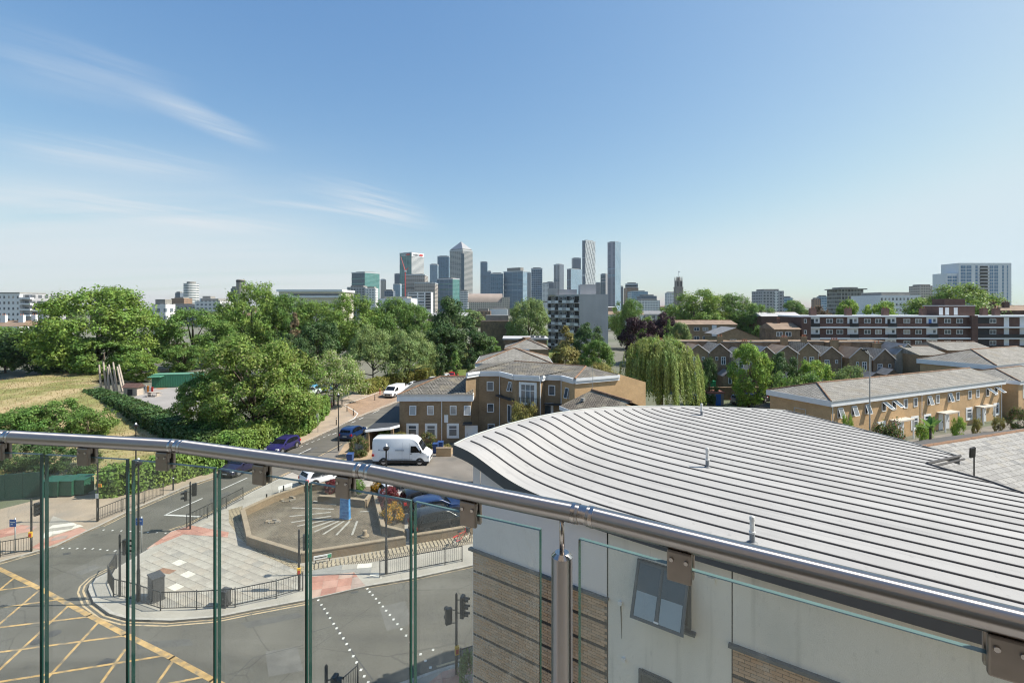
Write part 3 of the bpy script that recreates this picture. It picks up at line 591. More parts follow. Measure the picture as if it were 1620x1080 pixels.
# ---------------------------------------------------------------- neighbour with the wave-shaped metal roof
K = 0.77
W0 = Vector((-1.46*K, 18.0*K, 0)); U = Vector((0.82, -0.572, 0)).normalized(); V = Vector((-U.y, U.x, 0))
RZF = math.atan2(U.y, U.x)
prof = [(-1.2, 11.05), (-0.75, 11.0), (0, 10.87), (0.6, 10.66), (1.3, 10.38), (2.1, 10.12), (3, 9.95), (4.5, 9.80), (6.5, 9.72), (9, 9.68), (16, 9.66), (40, 9.66)]
pt_, pz_ = np.array([p[0] for p in prof])*K, CH-(CH-np.array([p[1] for p in prof]))*K
def catmull(t):
    i = int(np.clip(np.searchsorted(pt_, t)-1, 1, len(pt_)-3)); x = (t-pt_[i])/(pt_[i+1]-pt_[i])
    m0 = (pz_[i+1]-pz_[i-1])/(pt_[i+1]-pt_[i-1])*(pt_[i+1]-pt_[i]); m1 = (pz_[i+2]-pz_[i])/(pt_[i+2]-pt_[i])*(pt_[i+1]-pt_[i])
    return (2*x**3-3*x**2+1)*pz_[i]+(x**3-2*x**2+x)*m0+(-2*x**3+3*x**2)*pz_[i+1]+(x**3-x**2)*m1
def roof_z(t, s): return catmull(t) - 0.0052*max(0, s)*max(0, min(t, 16)-3.3)
def roof_ts(x, y):
    z = 10.7
    for _ in range(30):
        p = G(x, y, z)-W0; t = p.x*U.x+p.y*U.y; s = p.x*V.x+p.y*V.y; z = 0.5*z+0.5*roof_z(max(-0.9, min(t, 30)), s)
    return t, s
ROOFM = mat('zinc_roof', (0.375, 0.365, 0.35), 0.6, 0.05, 0.8, 0.04, 12, metal=0.0, spec=0.3, var2=((0.345, 0.335, 0.32), 0.6, 0.45, 0.8), detail=8)
def weather_roof():
    nt = ROOFM.node_tree; N = nt.nodes.new; L = nt.links.new; bs = nt.nodes['Principled BSDF']; src = bs.inputs['Base Color'].links[0].from_socket; tc = N('ShaderNodeTexCoord'); oi = N('ShaderNodeObjectInfo')
    r0 = N('ShaderNodeMapRange'); r0.inputs[3].default_value = 0.93; r0.inputs[4].default_value = 1.06; L(oi.outputs['Random'], r0.inputs[0])
    m0 = N('ShaderNodeMix'); m0.data_type = 'RGBA'; m0.blend_type = 'MULTIPLY'; m0.inputs['Factor'].default_value = 1; L(src, m0.inputs['A']); L(r0.outputs[0], m0.inputs['B']); src = m0.outputs['Result']
    for sc, lo, hi, col, amt in (((0.35, 7, 1), 0.5, 0.8, (0.21, 0.205, 0.20), 0.55), ((1.1, 1.1, 1), 0.58, 0.75, (0.40, 0.39, 0.375), 0.5), ((5, 5, 1), 0.62, 0.72, (0.20, 0.195, 0.185), 0.35)):
        mp = N('ShaderNodeMapping'); mp.inputs['Scale'].default_value = sc; L(tc.outputs['Object'], mp.inputs[0]); no = N('ShaderNodeTexNoise'); no.inputs['Scale'].default_value = 1; no.inputs['Detail'].default_value = 7; L(mp.outputs[0], no.inputs['Vector'])
        rp = N('ShaderNodeMapRange'); rp.interpolation_type = 'SMOOTHSTEP'; rp.inputs[1].default_value = lo; rp.inputs[2].default_value = hi; rp.inputs[4].default_value = amt; L(no.outputs[0], rp.inputs[0])
        mx = N('ShaderNodeMix'); mx.data_type = 'RGBA'; L(rp.outputs[0], mx.inputs['Factor']); L(src, mx.inputs['A']); mx.inputs['B'].default_value = (*col, 1); src = mx.outputs['Result']
    L(src, bs.inputs['Base Color'])
    w = N('ShaderNodeTexNoise'); w.inputs['Scale'].default_value = 1.6; w.inputs['Detail'].default_value = 2; L(tc.outputs['Object'], w.inputs['Vector']); bp = N('ShaderNodeBump'); bp.inputs['Strength'].default_value = 0.35; bp.inputs['Distance'].default_value = 0.03; L(w.outputs[0], bp.inputs['Height']); L(bp.outputs[0], bs.inputs['Normal'])   # sheets buckle slightly
weather_roof()
SEAM = mat('zinc_seam', (0.055, 0.05, 0.05), 0.6, 0.1, 4)
FASC = mat('grey_fascia', (0.085, 0.095, 0.105), 0.5, 0.06, 3)
CLAD = mat('cladding_panel', (0.80, 0.76, 0.75), 0.55, 0.05, 0.6, spec=0.4)
def render_mat():
    m = mat('painted_render', (0.78, 0.76, 0.70), 0.85, 0.06, 0.7, 0.08, 60, var2=((0.66, 0.65, 0.60), 0.55, 0.5, 0.8), detail=9, stretch=(1, 1, 0.35)); return m
REND = render_mat()
def stain_wall():
    nt = REND.node_tree; N = nt.nodes.new; L = nt.links.new; bs = nt.nodes['Principled BSDF']; src = bs.inputs['Base Color'].links[0].from_socket; tc = N('ShaderNodeTexCoord')
    for sc, lo, hi, col, amt in (((3.2, 3.2, 0.16), 0.54, 0.78, (0.42, 0.42, 0.38), 0.6), ((0.7, 0.7, 0.5), 0.5, 0.75, (0.55, 0.56, 0.52), 0.6), ((14, 14, 5), 0.62, 0.75, (0.50, 0.50, 0.46), 0.4)):
        mp = N('ShaderNodeMapping'); mp.inputs['Scale'].default_value = sc; L(tc.outputs['Object'], mp.inputs[0]); no = N('ShaderNodeTexNoise'); no.inputs['Scale'].default_value = 1; no.inputs['Detail'].default_value = 8; L(mp.outputs[0], no.inputs['Vector'])
        rp = N('ShaderNodeMapRange'); rp.interpolation_type = 'SMOOTHSTEP'; rp.inputs[1].default_value = lo; rp.inputs[2].default_value = hi; rp.inputs[4].default_value = amt; L(no.outputs[0], rp.inputs[0])
        mx = N('ShaderNodeMix'); mx.data_type = 'RGBA'; L(rp.outputs[0], mx.inputs['Factor']); L(src, mx.inputs['A']); mx.inputs['B'].default_value = (*col, 1); src = mx.outputs['Result']
    L(src, bs.inputs['Base Color'])
stain_wall()
NB = thing('wave_roof_building', 'grey building with wave shaped standing seam metal roof, brick and white render wall', 'building', W0, RZF)
far = [roof_ts(x, y) for x, y in ((735, 694.5), (760, 685), (800, 672), (840, 661.5), (880, 653.5), (920, 648), (960, 644.5), (1000, 643), (1060, 642), (1110, 643.5), (1167, 645), (1243, 649), (1340, 673), (1430, 697), (1519, 722))]
notch = [roof_ts(1467, 734)]; nxt = [roof_ts(1490, 741), roof_ts(1560, 760), roof_ts(1620, 781)]
TIP = (-0.75*K, -0.18)
poly = [TIP, (26, -0.18)] + [(26, nxt[-1][1]-1.5)] + nxt[::-1] + notch + far[::-1]
smin, smax = -0.18, max(p[1] for p in poly); sp = 0.617
RB = MB(); ns = int((smax-smin)/sp)+1
def tgrid(a, c):
    L_ = [a]; t = a
    while True:
        st = 0.18 if t < 4 else 0.6 if t < 9 else 2.0
        t += st
        if t >= c-0.05: break
        L_.append(t)
    return L_+[c]
def strip_spans(s):
    xs = []
    for i in range(len(poly)):
        a, c = poly[i-1], poly[i]
        if (a[1]-s)*(c[1]-s) < 0: xs.append(a[0]+(c[0]-a[0])*(s-a[1])/(c[1]-a[1]))
    xs.sort(); return list(zip(xs[::2], xs[1::2]))
roofp = MB(); roofo = bpy.data.objects.new('roof', None); C.objects.link(roofo); roofo.parent = NB
for k in range(ns):
    s0 = smin+k*sp; s1 = min(s0+sp, smax-0.01)
    if s1 <= s0+0.02: break
    cell = [p for p in clip_rect(poly, -5, 30, s0+1e-4, s1)]
    if len(cell) < 3: continue
    spans0 = strip_spans(s0+0.01); spans1 = strip_spans(s1-0.01)
    if not spans0 or not spans1: continue
    (a0_, b0_), (a1_, b1_) = (spans0[0][0], spans0[-1][1]), (spans1[0][0], spans1[-1][1])
    G0 = np.linspace(0, 1, 2); ts0 = tgrid(min(a0_, a1_), max(b0_, b1_)); b = MB(); v = []
    for t in ts0:
        for (aa, bb, s) in ((a0_, b0_, s0), (a1_, b1_, s1)):
            tt = min(max(t, aa), bb); v.append((tt, s, roof_z(tt, s)))
    fs = [(2*i, 2*i+2, 2*i+3, 2*i+1) for i in range(len(ts0)-1)]
    b.add(v, fs); b.build('roof_panel', ROOFM, roofo, smooth=True)
    if k > 0:
        tt = tgrid(a0_+0.22, b0_-0.02); h = 0.040; w = 0.015; rings = []
        for t in tt:
            z = roof_z(t, s0)-0.01; rings.append([(t, s0-w, z), (t, s0+w, z), (t, s0+w, z+h), (t, s0-w, z+h)])
        b = MB().ring_loft(rings); b.build('standing_seam', SEAM, roofo, smooth=False)
# fascia along the eaves, verge flashing, soffit
b = MB(); tt = tgrid(TIP[0], 25.8); fh = 0.31
v = []
for t in tt: z = roof_z(t, 0); v += [(t, -0.20, z+0.012), (t, -0.20, z-fh), (t, 0.05, z-fh)]
b.add(v, [(3*i+j, 3*i+1+j, 3*i+4+j, 3*i+3+j) for i in range(len(tt)-1) for j in (0, 1)]); b.build('fascia', FASC, NB)
b = MB(); vv = [TIP]+far; v = []
for t, s in vv: z = roof_z(max(t, -0.9), s); v += [(t-0.012, s, z+0.03), (t-0.012, s, z-fh)]
b.add(v, [(2*i+1, 2*i, 2*i+2, 2*i+3)[::-1] for i in range(len(vv)-1)]); b.build('verge_fascia', FASC, NB)
b = MB().tube([(t, s+0.02, roof_z(max(t, -0.9), s)+0.012) for t, s in vv], 0.022, 6); b.build('verge_trim', mat('verge_trim', (0.40, 0.42, 0.40), 0.5, 0.05, 3), roofo)
b = MB(); st = [far[-1], notch[0]]
b.tube([(t, s, roof_z(t, s)+0.03) for t, s in st], 0.05, 6); b.tube([(t+0.1, s-0.12, roof_z(t, s)-0.04) for t, s in st], 0.035, 6)
b.tube([(t, s, roof_z(t, s)+0.02) for t, s in [notch[0]]+nxt], 0.035, 6); b.build('roof_edge_flashing', SEAM, roofo)
# walls
ZB = CH-(CH-7.2)*K                        # top of the brickwork
T1, T2 = 5.37*K, 8.93*K
def wallband(t0, t1, za, zb, y0, name, m, parent=NB):
    b = MB(); ts = tgrid(t0, t1); v = []
    for t in ts: v += [(t, y0, za), (t, y0, zb if zb is not None else roof_z(t, 0)-fh+0.02)]
    b.add(v, [(2*i, 2*i+2, 2*i+3, 2*i+1) for i in range(len(ts)-1)]); return b.build(name, m, parent)
joints = [0.0, 0.36*K, T1]
for a, c in zip(joints[:-1], joints[1:]): wallband(a+0.012, c-0.012, ZB+0.02, None, 0.0, 'cladding_panel', CLAD)
wallband(T1+0.012, T2-0.012, 0, None, 0.02, 'render_panel', REND)
for a, c in ((T2, T2+5.2), (T2+5.2, T2+10)): wallband(a+0.012, c-0.012, ZB+0.02, None, 0.02, 'render_panel', REND)
MB().box(0.0, 25, 0.05, 0.3, 0, 10.75).build('inner_wall', mat('wall_core', (0.05, 0.05, 0.05), 0.9, 0.1, 2), NB)
lv = MB(); pts = [(0.0, 0.0), (far[2][0]+0.5, far[2][1]), (far[6][0]+0.6, far[6][1]-0.3), (far[9][0]+0.8, far[9][1]-0.8), (far[11][0]-0.3, far[11][1]-0.9), (notch[0][0]-1.0, notch[0][1]-0.6), (nxt[-1][0]-1.0, nxt[-1][1]-1.0), (24, 4), (24, 0.3)]
lv.prism(pts, 0.0, 10.4); lv.build('side_wall', CLAD, NB)
LEDGE = mat('ledge_flashing', (0.10, 0.115, 0.125), 0.5, 0.1, 3)
for a, c in ((-0.10, T1+0.03), (T2-0.06, 24)): MB().box(a, c, -0.09, 0.04, ZB-0.035, ZB+0.03).build('ledge', LEDGE, NB)
# brickwork: stretcher bond with recessed dark bands every eighth course; nearest bricks are single pieces
MORT = mat('mortar', (0.17, 0.145, 0.115), 0.95, 0.1, 4)
BR = slab_mat('buff_brick', [(0, (0.55, 0.375, 0.245)), (0.2, (0.61, 0.425, 0.285)), (0.45, (0.49, 0.335, 0.22)), (0.65, (0.56, 0.36, 0.22)), (0.85, (0.52, 0.385, 0.275))])
DBR = mat('dark_brick', (0.05, 0.04, 0.035), 0.8, 0.2, 5)
for a, c in ((0.0, T1), (T2, 24)): MB().box(a+0.012, c-0.012, 0.012, 0.05, 0, ZB-0.03).build('mortar_bed', MORT, NB)
bl, bh, gp = 0.225, 0.075, 0.011
bm = MB().box(0, bl-gp, 0, 0.04, 0, bh-gp); me = bpy.data.meshes.new('brick'); me.from_pydata(bm.v, [], bm.f); me.materials.append(BR)
bd = MB().box(0, bl-gp, 0.004, 0.04, 0, bh-gp); med = bpy.data.meshes.new('brick'); med.from_pydata(bd.v, [], bd.f); med.materials.append(DBR)
allb = []
for a, c in ((0.02, T1-0.015), (T2+0.015, 24)):
    for r in range(int((ZB-0.05)/bh)):
        z = ZB-0.05-(r+1)*bh; x = a-(bl/2 if r % 2 else 0)
        while x < c:
            x0b, x1b = max(x, a), min(x+bl-gp, c)
            if x1b-x0b > 0.05:
                wp = W0+U*((x0b+x1b)/2); dd = math.hypot(wp.x, wp.y); ppx = CX+F*wp.x/wp.y; ppy = HY+(CH-z)*F/wp.y
                vis = -20 < ppx < 1640 and ppy < 1100
                allb.append((0 if vis else 1, dd, x0b, x1b, z, r % 8 == 7))
            x += bl
allb.sort(key=lambda q: (q[0], q[1])); rest = MB(); restd = MB(); cnt = 0
BWALL = bpy.data.objects.new('brickwork', None); C.objects.link(BWALL); BWALL.parent = NB
for vis, dd, xa, xb, z, dark in allb:
    if cnt < 300 and vis == 0 and xb-xa > bl-gp-0.002:
        link('brick', med if dark else me, BWALL, loc=(xa, -0.005, z)); cnt += 1
    elif z > 1.0: (restd if dark else rest).box(xa, xb, 0.0 if dark else -0.005, 0.03, z, z+bh-gp)
def island_slab(name, cols):
    m, nt, bs = nodes(name); N = nt.nodes.new; L = nt.links.new
    ge = N('ShaderNodeNewGeometry'); cr = N('ShaderNodeValToRGB'); el = cr.color_ramp.elements
    for i, (p, c) in enumerate(cols):
        e = el[i] if i < 2 else el.new(p); e.position = p; e.color = (*c, 1)
    cr.color_ramp.interpolation = 'CONSTANT'; L(ge.outputs['Random Per Island'], cr.inputs[0]); L(cr.outputs[0], bs.inputs['Base Color']); bs.inputs['Roughness'].default_value = 0.88
    return m
BRI = island_slab('buff_brick_far', [(0, (0.55, 0.375, 0.245)), (0.2, (0.61, 0.425, 0.285)), (0.45, (0.49, 0.335, 0.22)), (0.65, (0.56, 0.36, 0.22)), (0.85, (0.52, 0.385, 0.275))])
o = rest.build('brickwork_rest', BRI, BWALL); o['kind'] = 'stuff'; o = restd.build('dark_course_rest', DBR, BWALL); o['kind'] = 'stuff'
# window (top hung, pushed open), second window below, vents
FRM = mat('grey_window_frame', (0.075, 0.09, 0.10), 0.4, 0.05, 4)
PANE = mat('window_glass', (0.035, 0.05, 0.06), 0.08, 0.2, 2, spec=0.8)
BLIND = mat('frosted_pane', (0.30, 0.37, 0.41), 0.25, 0.05, 2)
def wall_t(x):      # wall coordinate t seen in photo column x
    k = (x-CX)/F; return (k*W0.y-W0.x)/(U.x-k*U.y)
def wall_z(x, y): p = W0+U*wall_t(x); return CH-(y-HY)*p.y/F
def near_window(xl, xr, ytop, ybot, open_):
    t0, t1 = wall_t(xl), wall_t(xr); z1 = wall_z(xl, ytop); z0 = z1-1.02*(t1-t0)
    w = t1-t0; h = z1-z0
    e = MB(); e.box(t0, t1, -0.004, 0.05, z0, z1); wn = e.build('window', mat('dark_reveal', (0.02, 0.022, 0.024), 0.6, 0.1, 3), NB)
    fr = MB(); f = 0.05
    fr.box(t0-0.02, t0+f, -0.03, 0.03, z0, z1); fr.box(t1-f, t1+0.02, -0.03, 0.03, z0, z1); fr.box(t0+f, t1-f, -0.028, 0.03, z1-f, z1+0.02); fr.box(t0+f, t1-f, -0.028, 0.03, z0-0.02, z0+f)
    fr.build('window_frame', FRM, wn)
    MB().box(t0-0.1, t1+0.12, -0.12, 0.02, z0-0.08, z0-0.03).build('window_sill', LEDGE, wn)
    sa = bpy.data.objects.new('sash', None); 
    s = MB(); q = 0.055
    s.box(0, q, -0.04, 0, -h, 0); s.box(w-q, w, -0.04, 0, -h, 0); s.box(q, w-q, -0.038, -0.002, -q, 0); s.box(q, w-q, -0.038, -0.002, -h, -h+q); s.box(w/2-q/2, w/2+q/2, -0.036, -0.003, -h+q, -q)
    so = s.build('sash', FRM, wn, loc=(t0, -0.03, z1)); so.rotation_euler = (R(-open_), 0, 0)
    for xa, xb in ((q, w/2-q/2), (w/2+q/2, w-q)):
        MB().box(xa, xb, -0.022, -0.016, -h+q, -q).build('pane', PANE, so)
        MB().box(xa+0.02, xb-0.02, -0.027, -0.0235, -h+q+0.01, -h*0.52).build('frosted_film', BLIND, so)
    MB().box(w/2-0.05, w/2+0.05, -0.06, -0.04, -h+q*1.2, -h+q*1.8).build('handle', WHITEP, so)
near_window(1010, 1092, 883, 990, 24); near_window(1012, 1062, 1057, 1110, 0)
for x, y in ((981.5, 953), (987, 1042)):
    t = wall_t(x); z = wall_z(x, y)
    MB().tube([(t, 0.02, z), (t, -0.05, z)], 0.05, 14).build('overflow_pipe', WHITEP, NB, smooth=True, angle=40)
MB().tube([(wall_t(981.5), 0.012, wall_z(981.5, 956)), (wall_t(982.5), 0.012, wall_z(982.5, 978)), (wall_t(983), 0.013, wall_z(983, 1010))], [0.016, 0.012, 0.004], 6).build('drip_stain', mat('drip_stain', (0.14, 0.14, 0.12), 0.9, 0.3, 5), NB)
MB().box(wall_t(1120), wall_t(1131), -0.02, 0.03, wall_z(1120, 920), wall_z(1120, 912)).build('air_vent', REND, NB)
# roof vent pipes
for x, y, h in ((1110, 657, 0.55), (1119, 739, 0.62), (1190, 858, 0.58)):
    t, s = roof_ts(x, y); z = roof_z(t, s); w = W0+U*t+V*s
    e = thing('vent_pipe', {1110: 'white capped vent pipe farthest back on the metal roof', 1119: 'white capped vent pipe in the middle of the metal roof', 1190: 'white capped vent pipe nearest the handrail on metal roof'}[x], 'vent pipe', (w.x, w.y, z), 0, 'vent pipes on the metal roof')
    MB().tube([(0, 0, -0.05), (0, 0, h*0.38)], 0.055, 12).build('pipe_base', mat('pipe_grey', (0.19, 0.21, 0.23), 0.6, 0.1, 4), e, smooth=True, angle=40)
    MB().tube([(0, 0, h*0.36), (0, 0, h*0.42), (0, 0, h*0.43), (0, 0, h*0.84)], [0.066, 0.066, 0.05, 0.05], 14).build('pipe_top', mat('vent_pvc', (0.60, 0.60, 0.58), 0.5, 0.15, 9), e, smooth=True, angle=40)
    MB().tube([(0, 0, h*0.84), (0, 0, h*0.90), (0, 0, h*0.97), (0, 0, h*1.0)], [0.058, 0.058, 0.05, 0.02], 14).build('cowl', mat('vent_cowl', (0.52, 0.52, 0.50), 0.5, 0.15, 9), e, smooth=True, angle=30)
    MB().tube([(0, 0, -0.02), (0, 0, 0.03)], [0.15, 0.07], 14).build('lead_flashing', mat('flashing_lead', (0.16, 0.165, 0.17), 0.6, 0.2, 6), e, smooth=True, angle=30)
# ---------------------------------------------------------------- street furniture
def P3(x, y, z=0.12): v = G(x, y, z); return (v.x, v.y, z)
def lamp_post(x, y, h, label, arm=0.0, head='lantern'):
    e = thing('street_lamp', label, 'street lamp', P3(x, y), 0, 'street lamps')
    MB().tube([(0, 0, 0), (0, 0, 1.7), (0, 0, 1.8), (0, 0, h)], [0.085, 0.085, 0.06, 0.045], 10).build('column', BLACKM, e, smooth=True, angle=40)
    MB().tube([(0, 0, h), (0, 0, h+0.06), (0, 0, h+0.2), (0, 0, h+0.28)], [0.06, 0.16, 0.20, 0.05], 10).build('lantern', BLACKM, e, smooth=True, angle=40)
    MB().tube([(0, 0, h+0.28), (0, 0, h+0.42)], [0.09, 0.04], 8).build('photocell', WHITEP, e)
    return e
lamp_post(219, 951, 7.4, 'tall black street lamp beside the cabinet on the paved corner')
lamp_post(611, 907, 7.4, 'tall black street lamp beside the guard rail in front of the planter')
lamp_post(535.5, 713, 6.0, 'black street lamp at the courtyard entrance by the blue car')
e = lamp_post(154.5, 824, 6.0, 'black street lamp with orange sign on the left pavement')
MB().box(-0.02, 0.28, -0.02, 0.02, 2.55, 2.8).build('orange_sign', ORANGEP, e); MB().box(-0.1, 0.12, -0.1, -0.085, 1.75, 2.1).build('notice', WHITEP, e)
lamp_post(215, 778, 5.6, 'black street lamp on the far left pavement behind the railings')
def signal_head(parent, dx, dy, z, rz, hz=0.82, lamps=3):
    b = MB(); w = 0.15
    b.box(-w, w, -0.09, 0.09, z-hz/2, z+hz/2); h = b.build('signal_head', BLACKM, parent, loc=(dx, dy, 0), rz=rz)
    bv = h.modifiers.new('bevel', 'BEVEL'); bv.width = 0.03; bv.segments = 2
    for i in range(lamps):
        zz = z+hz/2-hz*(i+0.5)/lamps
        r = 0.1
        MB().tube([(0, -0.085, zz), (0, -0.096, zz)], r, 14).build('lens', LENS, h)
        vz = MB(); ring = [(r*1.1*math.cos(t), zz+r*1.1*math.sin(t)) for t in [math.pi*k/8 for k in range(-1, 10)]]
        vz.add([(a, -0.09, c) for a, c in ring]+[(a, -0.30, c) for a, c in ring], [(i_, i_+1, i_+len(ring)+1, i_+len(ring)) for i_ in range(len(ring)-1)])
        vz.build('visor', BLACKM, h)
    return h
def traffic_light(x, y, label, heads, h=3.4, box=None, z0=0.12):
    e = thing('traffic_light', label, 'traffic light', P3(x, y, z0), 0, 'traffic lights at the junction')
    MB().tube([(0, 0, 0), (0, 0, h), (0, 0, h+0.06)], [0.06, 0.055, 0.02], 10).build('pole', BLACKM, e, smooth=True, angle=40)
    for dx, dy, z, rz, hz, n_ in heads:
        signal_head(e, dx, dy, z, rz, hz, n_)
        MB().tube([(0, 0, z+0.25), (dx, dy, z+0.3)], 0.02, 6).build('bracket', BLACKM, e); MB().tube([(0, 0, z-0.3), (dx, dy, z-0.3)], 0.02, 6).build('bracket', BLACKM, e)
    if box:
        bo = MB().box(-0.09, 0.09, -0.17, -0.05, 0.95, 1.3).build('push_button_box', box, e); bo.rotation_euler = (0, 0, R(20))
        MB().box(-0.06, 0.06, -0.178, -0.171, 1.0, 1.2).build('push_button_face', REDP if box is YBOX else YBOX, bo)
    return e
traffic_light(49.6, 871, 'traffic light at the left kerb beside the blue cycle sign', [(0.36, 0, 2.75, R(75), 0.85, 3)], box=YBOX)
traffic_light(301, 837, 'traffic light with two signal heads on the far side of the plaza', [(0.26, 0.05, 2.85, R(200), 0.9, 3), (-0.3, -0.05, 2.45, R(-60), 0.7, 2)])
traffic_light(189.5, 943, 'traffic light inside the corner guard rail by the double yellow lines', [(0.30, 0.05, 2.75, R(80), 0.85, 3)])
traffic_light(473, 933, 'traffic light with yellow push button beside the pink crossing slabs', [(0.3, 0.05, 2.7, R(120), 0.85, 3)], box=YBOX)
traffic_light(722, 1066, 'nearest traffic light with two heads beside the brick wall corner', [(0.28, -0.05, 3.0, R(75), 0.95, 3), (-0.34, 0, 2.55, R(-150), 0.7, 2)], box=YBOX, h=3.5)
traffic_light(516, 1211, 'traffic light cut off by the bottom edge of the photo', [(0.3, 0, 2.75, R(80), 0.85, 3)], h=3.5)
def sign_post(x, y, h, w, hh, label, m=BLUEP, z0=0.12, mark=True):
    e = thing('road_sign', label, 'road sign', P3(x, y, z0))
    MB().tube([(0, 0, 0), (0, 0, h+0.1)], 0.035, 8).build('post', GREYM, e, smooth=True)
    s = MB().box(-w*0.75, w*0.25, -0.06, -0.045, h-hh, h).build('sign_plate', m, e)
    if mark:
        MB().box(-w*0.60, w*0.10, -0.064, -0.061, h-hh*0.42, h-hh*0.30).build('sign_marking', WHITEP, s); MB().box(-w*0.55, -w*0.2, -0.064, -0.061, h-hh*0.72, h-hh*0.58).build('sign_marking', WHITEP, s)
sign_post(24, 874, 2.2, 0.42, 0.48, 'small blue sign on grey post at the left kerb')
sign_post(224, 873, 2.25, 0.46, 0.46, 'small blue sign on grey post at the back of the plaza crossing')
sign_post(503, 683, 2.3, 0.3, 0.4, 'small pale sign on thin post beside the hedge on far pavement', WHITEP, mark=False)
bars_cache = {}
def guard_rail(pts, label, z0=0.12, h=1.0):
    P = [Vector(P3(x, y, z0)) for x, y in pts]; e = thing('guard_rail', label, 'guard rail', P[0], 0, 'pedestrian guard rails')
    for p in P: q = p-P[0]; MB().tube([(q.x, q.y, 0), (q.x, q.y, h+0.06)], 0.032, 8).build('post', BLACKM, e, smooth=True)
    for a, c in zip(P[:-1], P[1:]):
        a = a-P[0]; c = c-P[0]; d = (c-a).normalized(); L_ = (c-a).length; b = MB()
        MB().obox(a+d*0.03, c-d*0.03, 0.035, h-0.04, h).build('top_rail', BLACKM, e); MB().obox(a+d*0.03, c-d*0.03, 0.03, 0.12, 0.15).build('bottom_rail', BLACKM, e)
        m_ = max(2, int(L_/0.115))
        for i in range(1, m_):
            q = a+d*(L_*i/m_); b.box(q.x-0.007, q.x+0.007, q.y-0.007, q.y+0.007, 0.15, h-0.04)
        o = b.build('bars', BLACKM, e); o['kind'] = 'stuff'
guard_rail([(184, 899), (171, 922), (179.5, 943), (211.5, 951), (254, 965.5), (311, 964), (372, 960), (437, 946), (479, 934)], 'black guard rail curving round the plaza corner')
guard_rail([(601, 913), (652, 903), (704, 893), (731, 887.6)], 'black guard rail along the right pavement by the cobbled strip')
guard_rail([(-60, 893), (0, 881), (49.6, 872)], 'black guard rail at the left edge before the blue sign')
guard_rail([(154, 825), (193, 809), (228, 795.5), (258, 783)], 'black guard rail along the far left pavement')
guard_rail([(295.5, 835.5), (328, 819), (358, 804), (384.5, 790)], 'black guard rail beside the two headed traffic light')
guard_rail([(566, 1088), (540, 1112), (500, 1160), (470, 1230)], 'black guard rail at the bottom edge of the photo')
guard_rail([(729, 1062), (760, 1052), (800, 1042)], 'short black guard rail behind the nearest traffic light')
def bollard(x, y, label, h=1.0, m=BLACKM):
    e = thing('bollard', label, 'bollard', P3(x, y), 0, 'pavement bollards'); MB().tube([(0, 0, 0), (0, 0, h*0.9), (0, 0, h)], [0.07, 0.06, 0.03], 10).build('shaft', m, e, smooth=True, angle=40)
    MB().tube([(0, 0, h*0.78), (0, 0, h*0.84)], 0.066, 10).build('band', WHITEP, e, smooth=True)
bollard(274, 775, 'dark bollard at the end of the left guard rail', 1.3)
for i, (x, y) in enumerate(((549, 651), (559, 657), (532, 672), (593, 633))): bollard(x, y, ['bollard on pavement left of the loading bay end', 'bollard at the curved white edge of loading bay', 'bollard on pavement behind the courtyard street lamp', 'bollard just in front of the parked white van'][i])
# roadside cabinets
def cabinet(x, y, w, d, h, rz, label, m):
    e = thing('utility_cabinet', label, 'cabinet', P3(x, y, 0.13), rz)
    MB().box(-w/2-0.03, w/2+0.03, -d/2-0.03, d/2+0.03, 0, 0.08).build('plinth', PATCH, e)
    bo = MB().box(-w/2, w/2, -d/2, d/2, 0.08, h-0.05).build('body', m, e); bv = bo.modifiers.new('bevel', 'BEVEL'); bv.width = 0.015
    MB().box(-w/2-0.03, w/2+0.03, -d/2-0.03, d/2+0.03, h-0.05, h).build('lid', m, e)
    MB().box(-w/2+0.04, -0.01, -d/2-0.012, -d/2-0.002, 0.14, h-0.1).build('door', m, e); dr = MB().box(0.01, w/2-0.04, -d/2-0.012, -d/2-0.002, 0.14, h-0.1).build('door', m, e)
    MB().box(0.05, 0.08, -d/2-0.03, -d/2-0.012, h*0.5, h*0.6).build('handle', GREYM, dr)
CAB = mat('cabinet_grey', (0.055, 0.055, 0.058), 0.55, 0.15, 3)
cabinet(247, 946, 0.85, 0.55, 1.3, R(-38), 'dark grey utility cabinet inside the plaza guard rail', CAB)
cabinet(356, 957, 0.42, 0.4, 0.85, R(-10), 'small dark utility box inside the plaza guard rail', CAB)
# low street name plates
e = thing('street_nameplate', 'low white street nameplate with green end beside cobbled strip', 'sign', P3(496, 893), math.atan2((G(528, 887)-G(496, 893)).y, (G(528, 887)-G(496, 893)).x))
MB().box(0, 1.05, -0.02, 0.02, 0.28, 0.52).build('plate', WHITEP, e); MB().box(0.82, 1.04, -0.026, -0.021, 0.29, 0.51).build('green_end', mat('sign_green', (0.05, 0.30, 0.16), 0.5, 0.05, 3), e)
MB().box(0.08, 0.76, -0.025, -0.021, 0.37, 0.43).build('lettering_line', mat('sign_black', (0.03, 0.03, 0.03), 0.5, 0.05, 3), e)
for x in (0.1, 0.92): MB().box(x, x+0.05, 0.02, 0.05, 0, 0.5).build('leg', BLACKM, e)
e = thing('street_nameplate', 'white street nameplate on two legs behind the garden wall', 'sign', P3(440, 781), R(52))
MB().box(0, 1.25, -0.02, 0.02, 0.35, 0.62).build('plate', WHITEP, e)
for x in (0.05, 1.15): MB().box(x, x+0.06, -0.015, 0.025, 0, 0.34).build('leg', WHITEP, e)

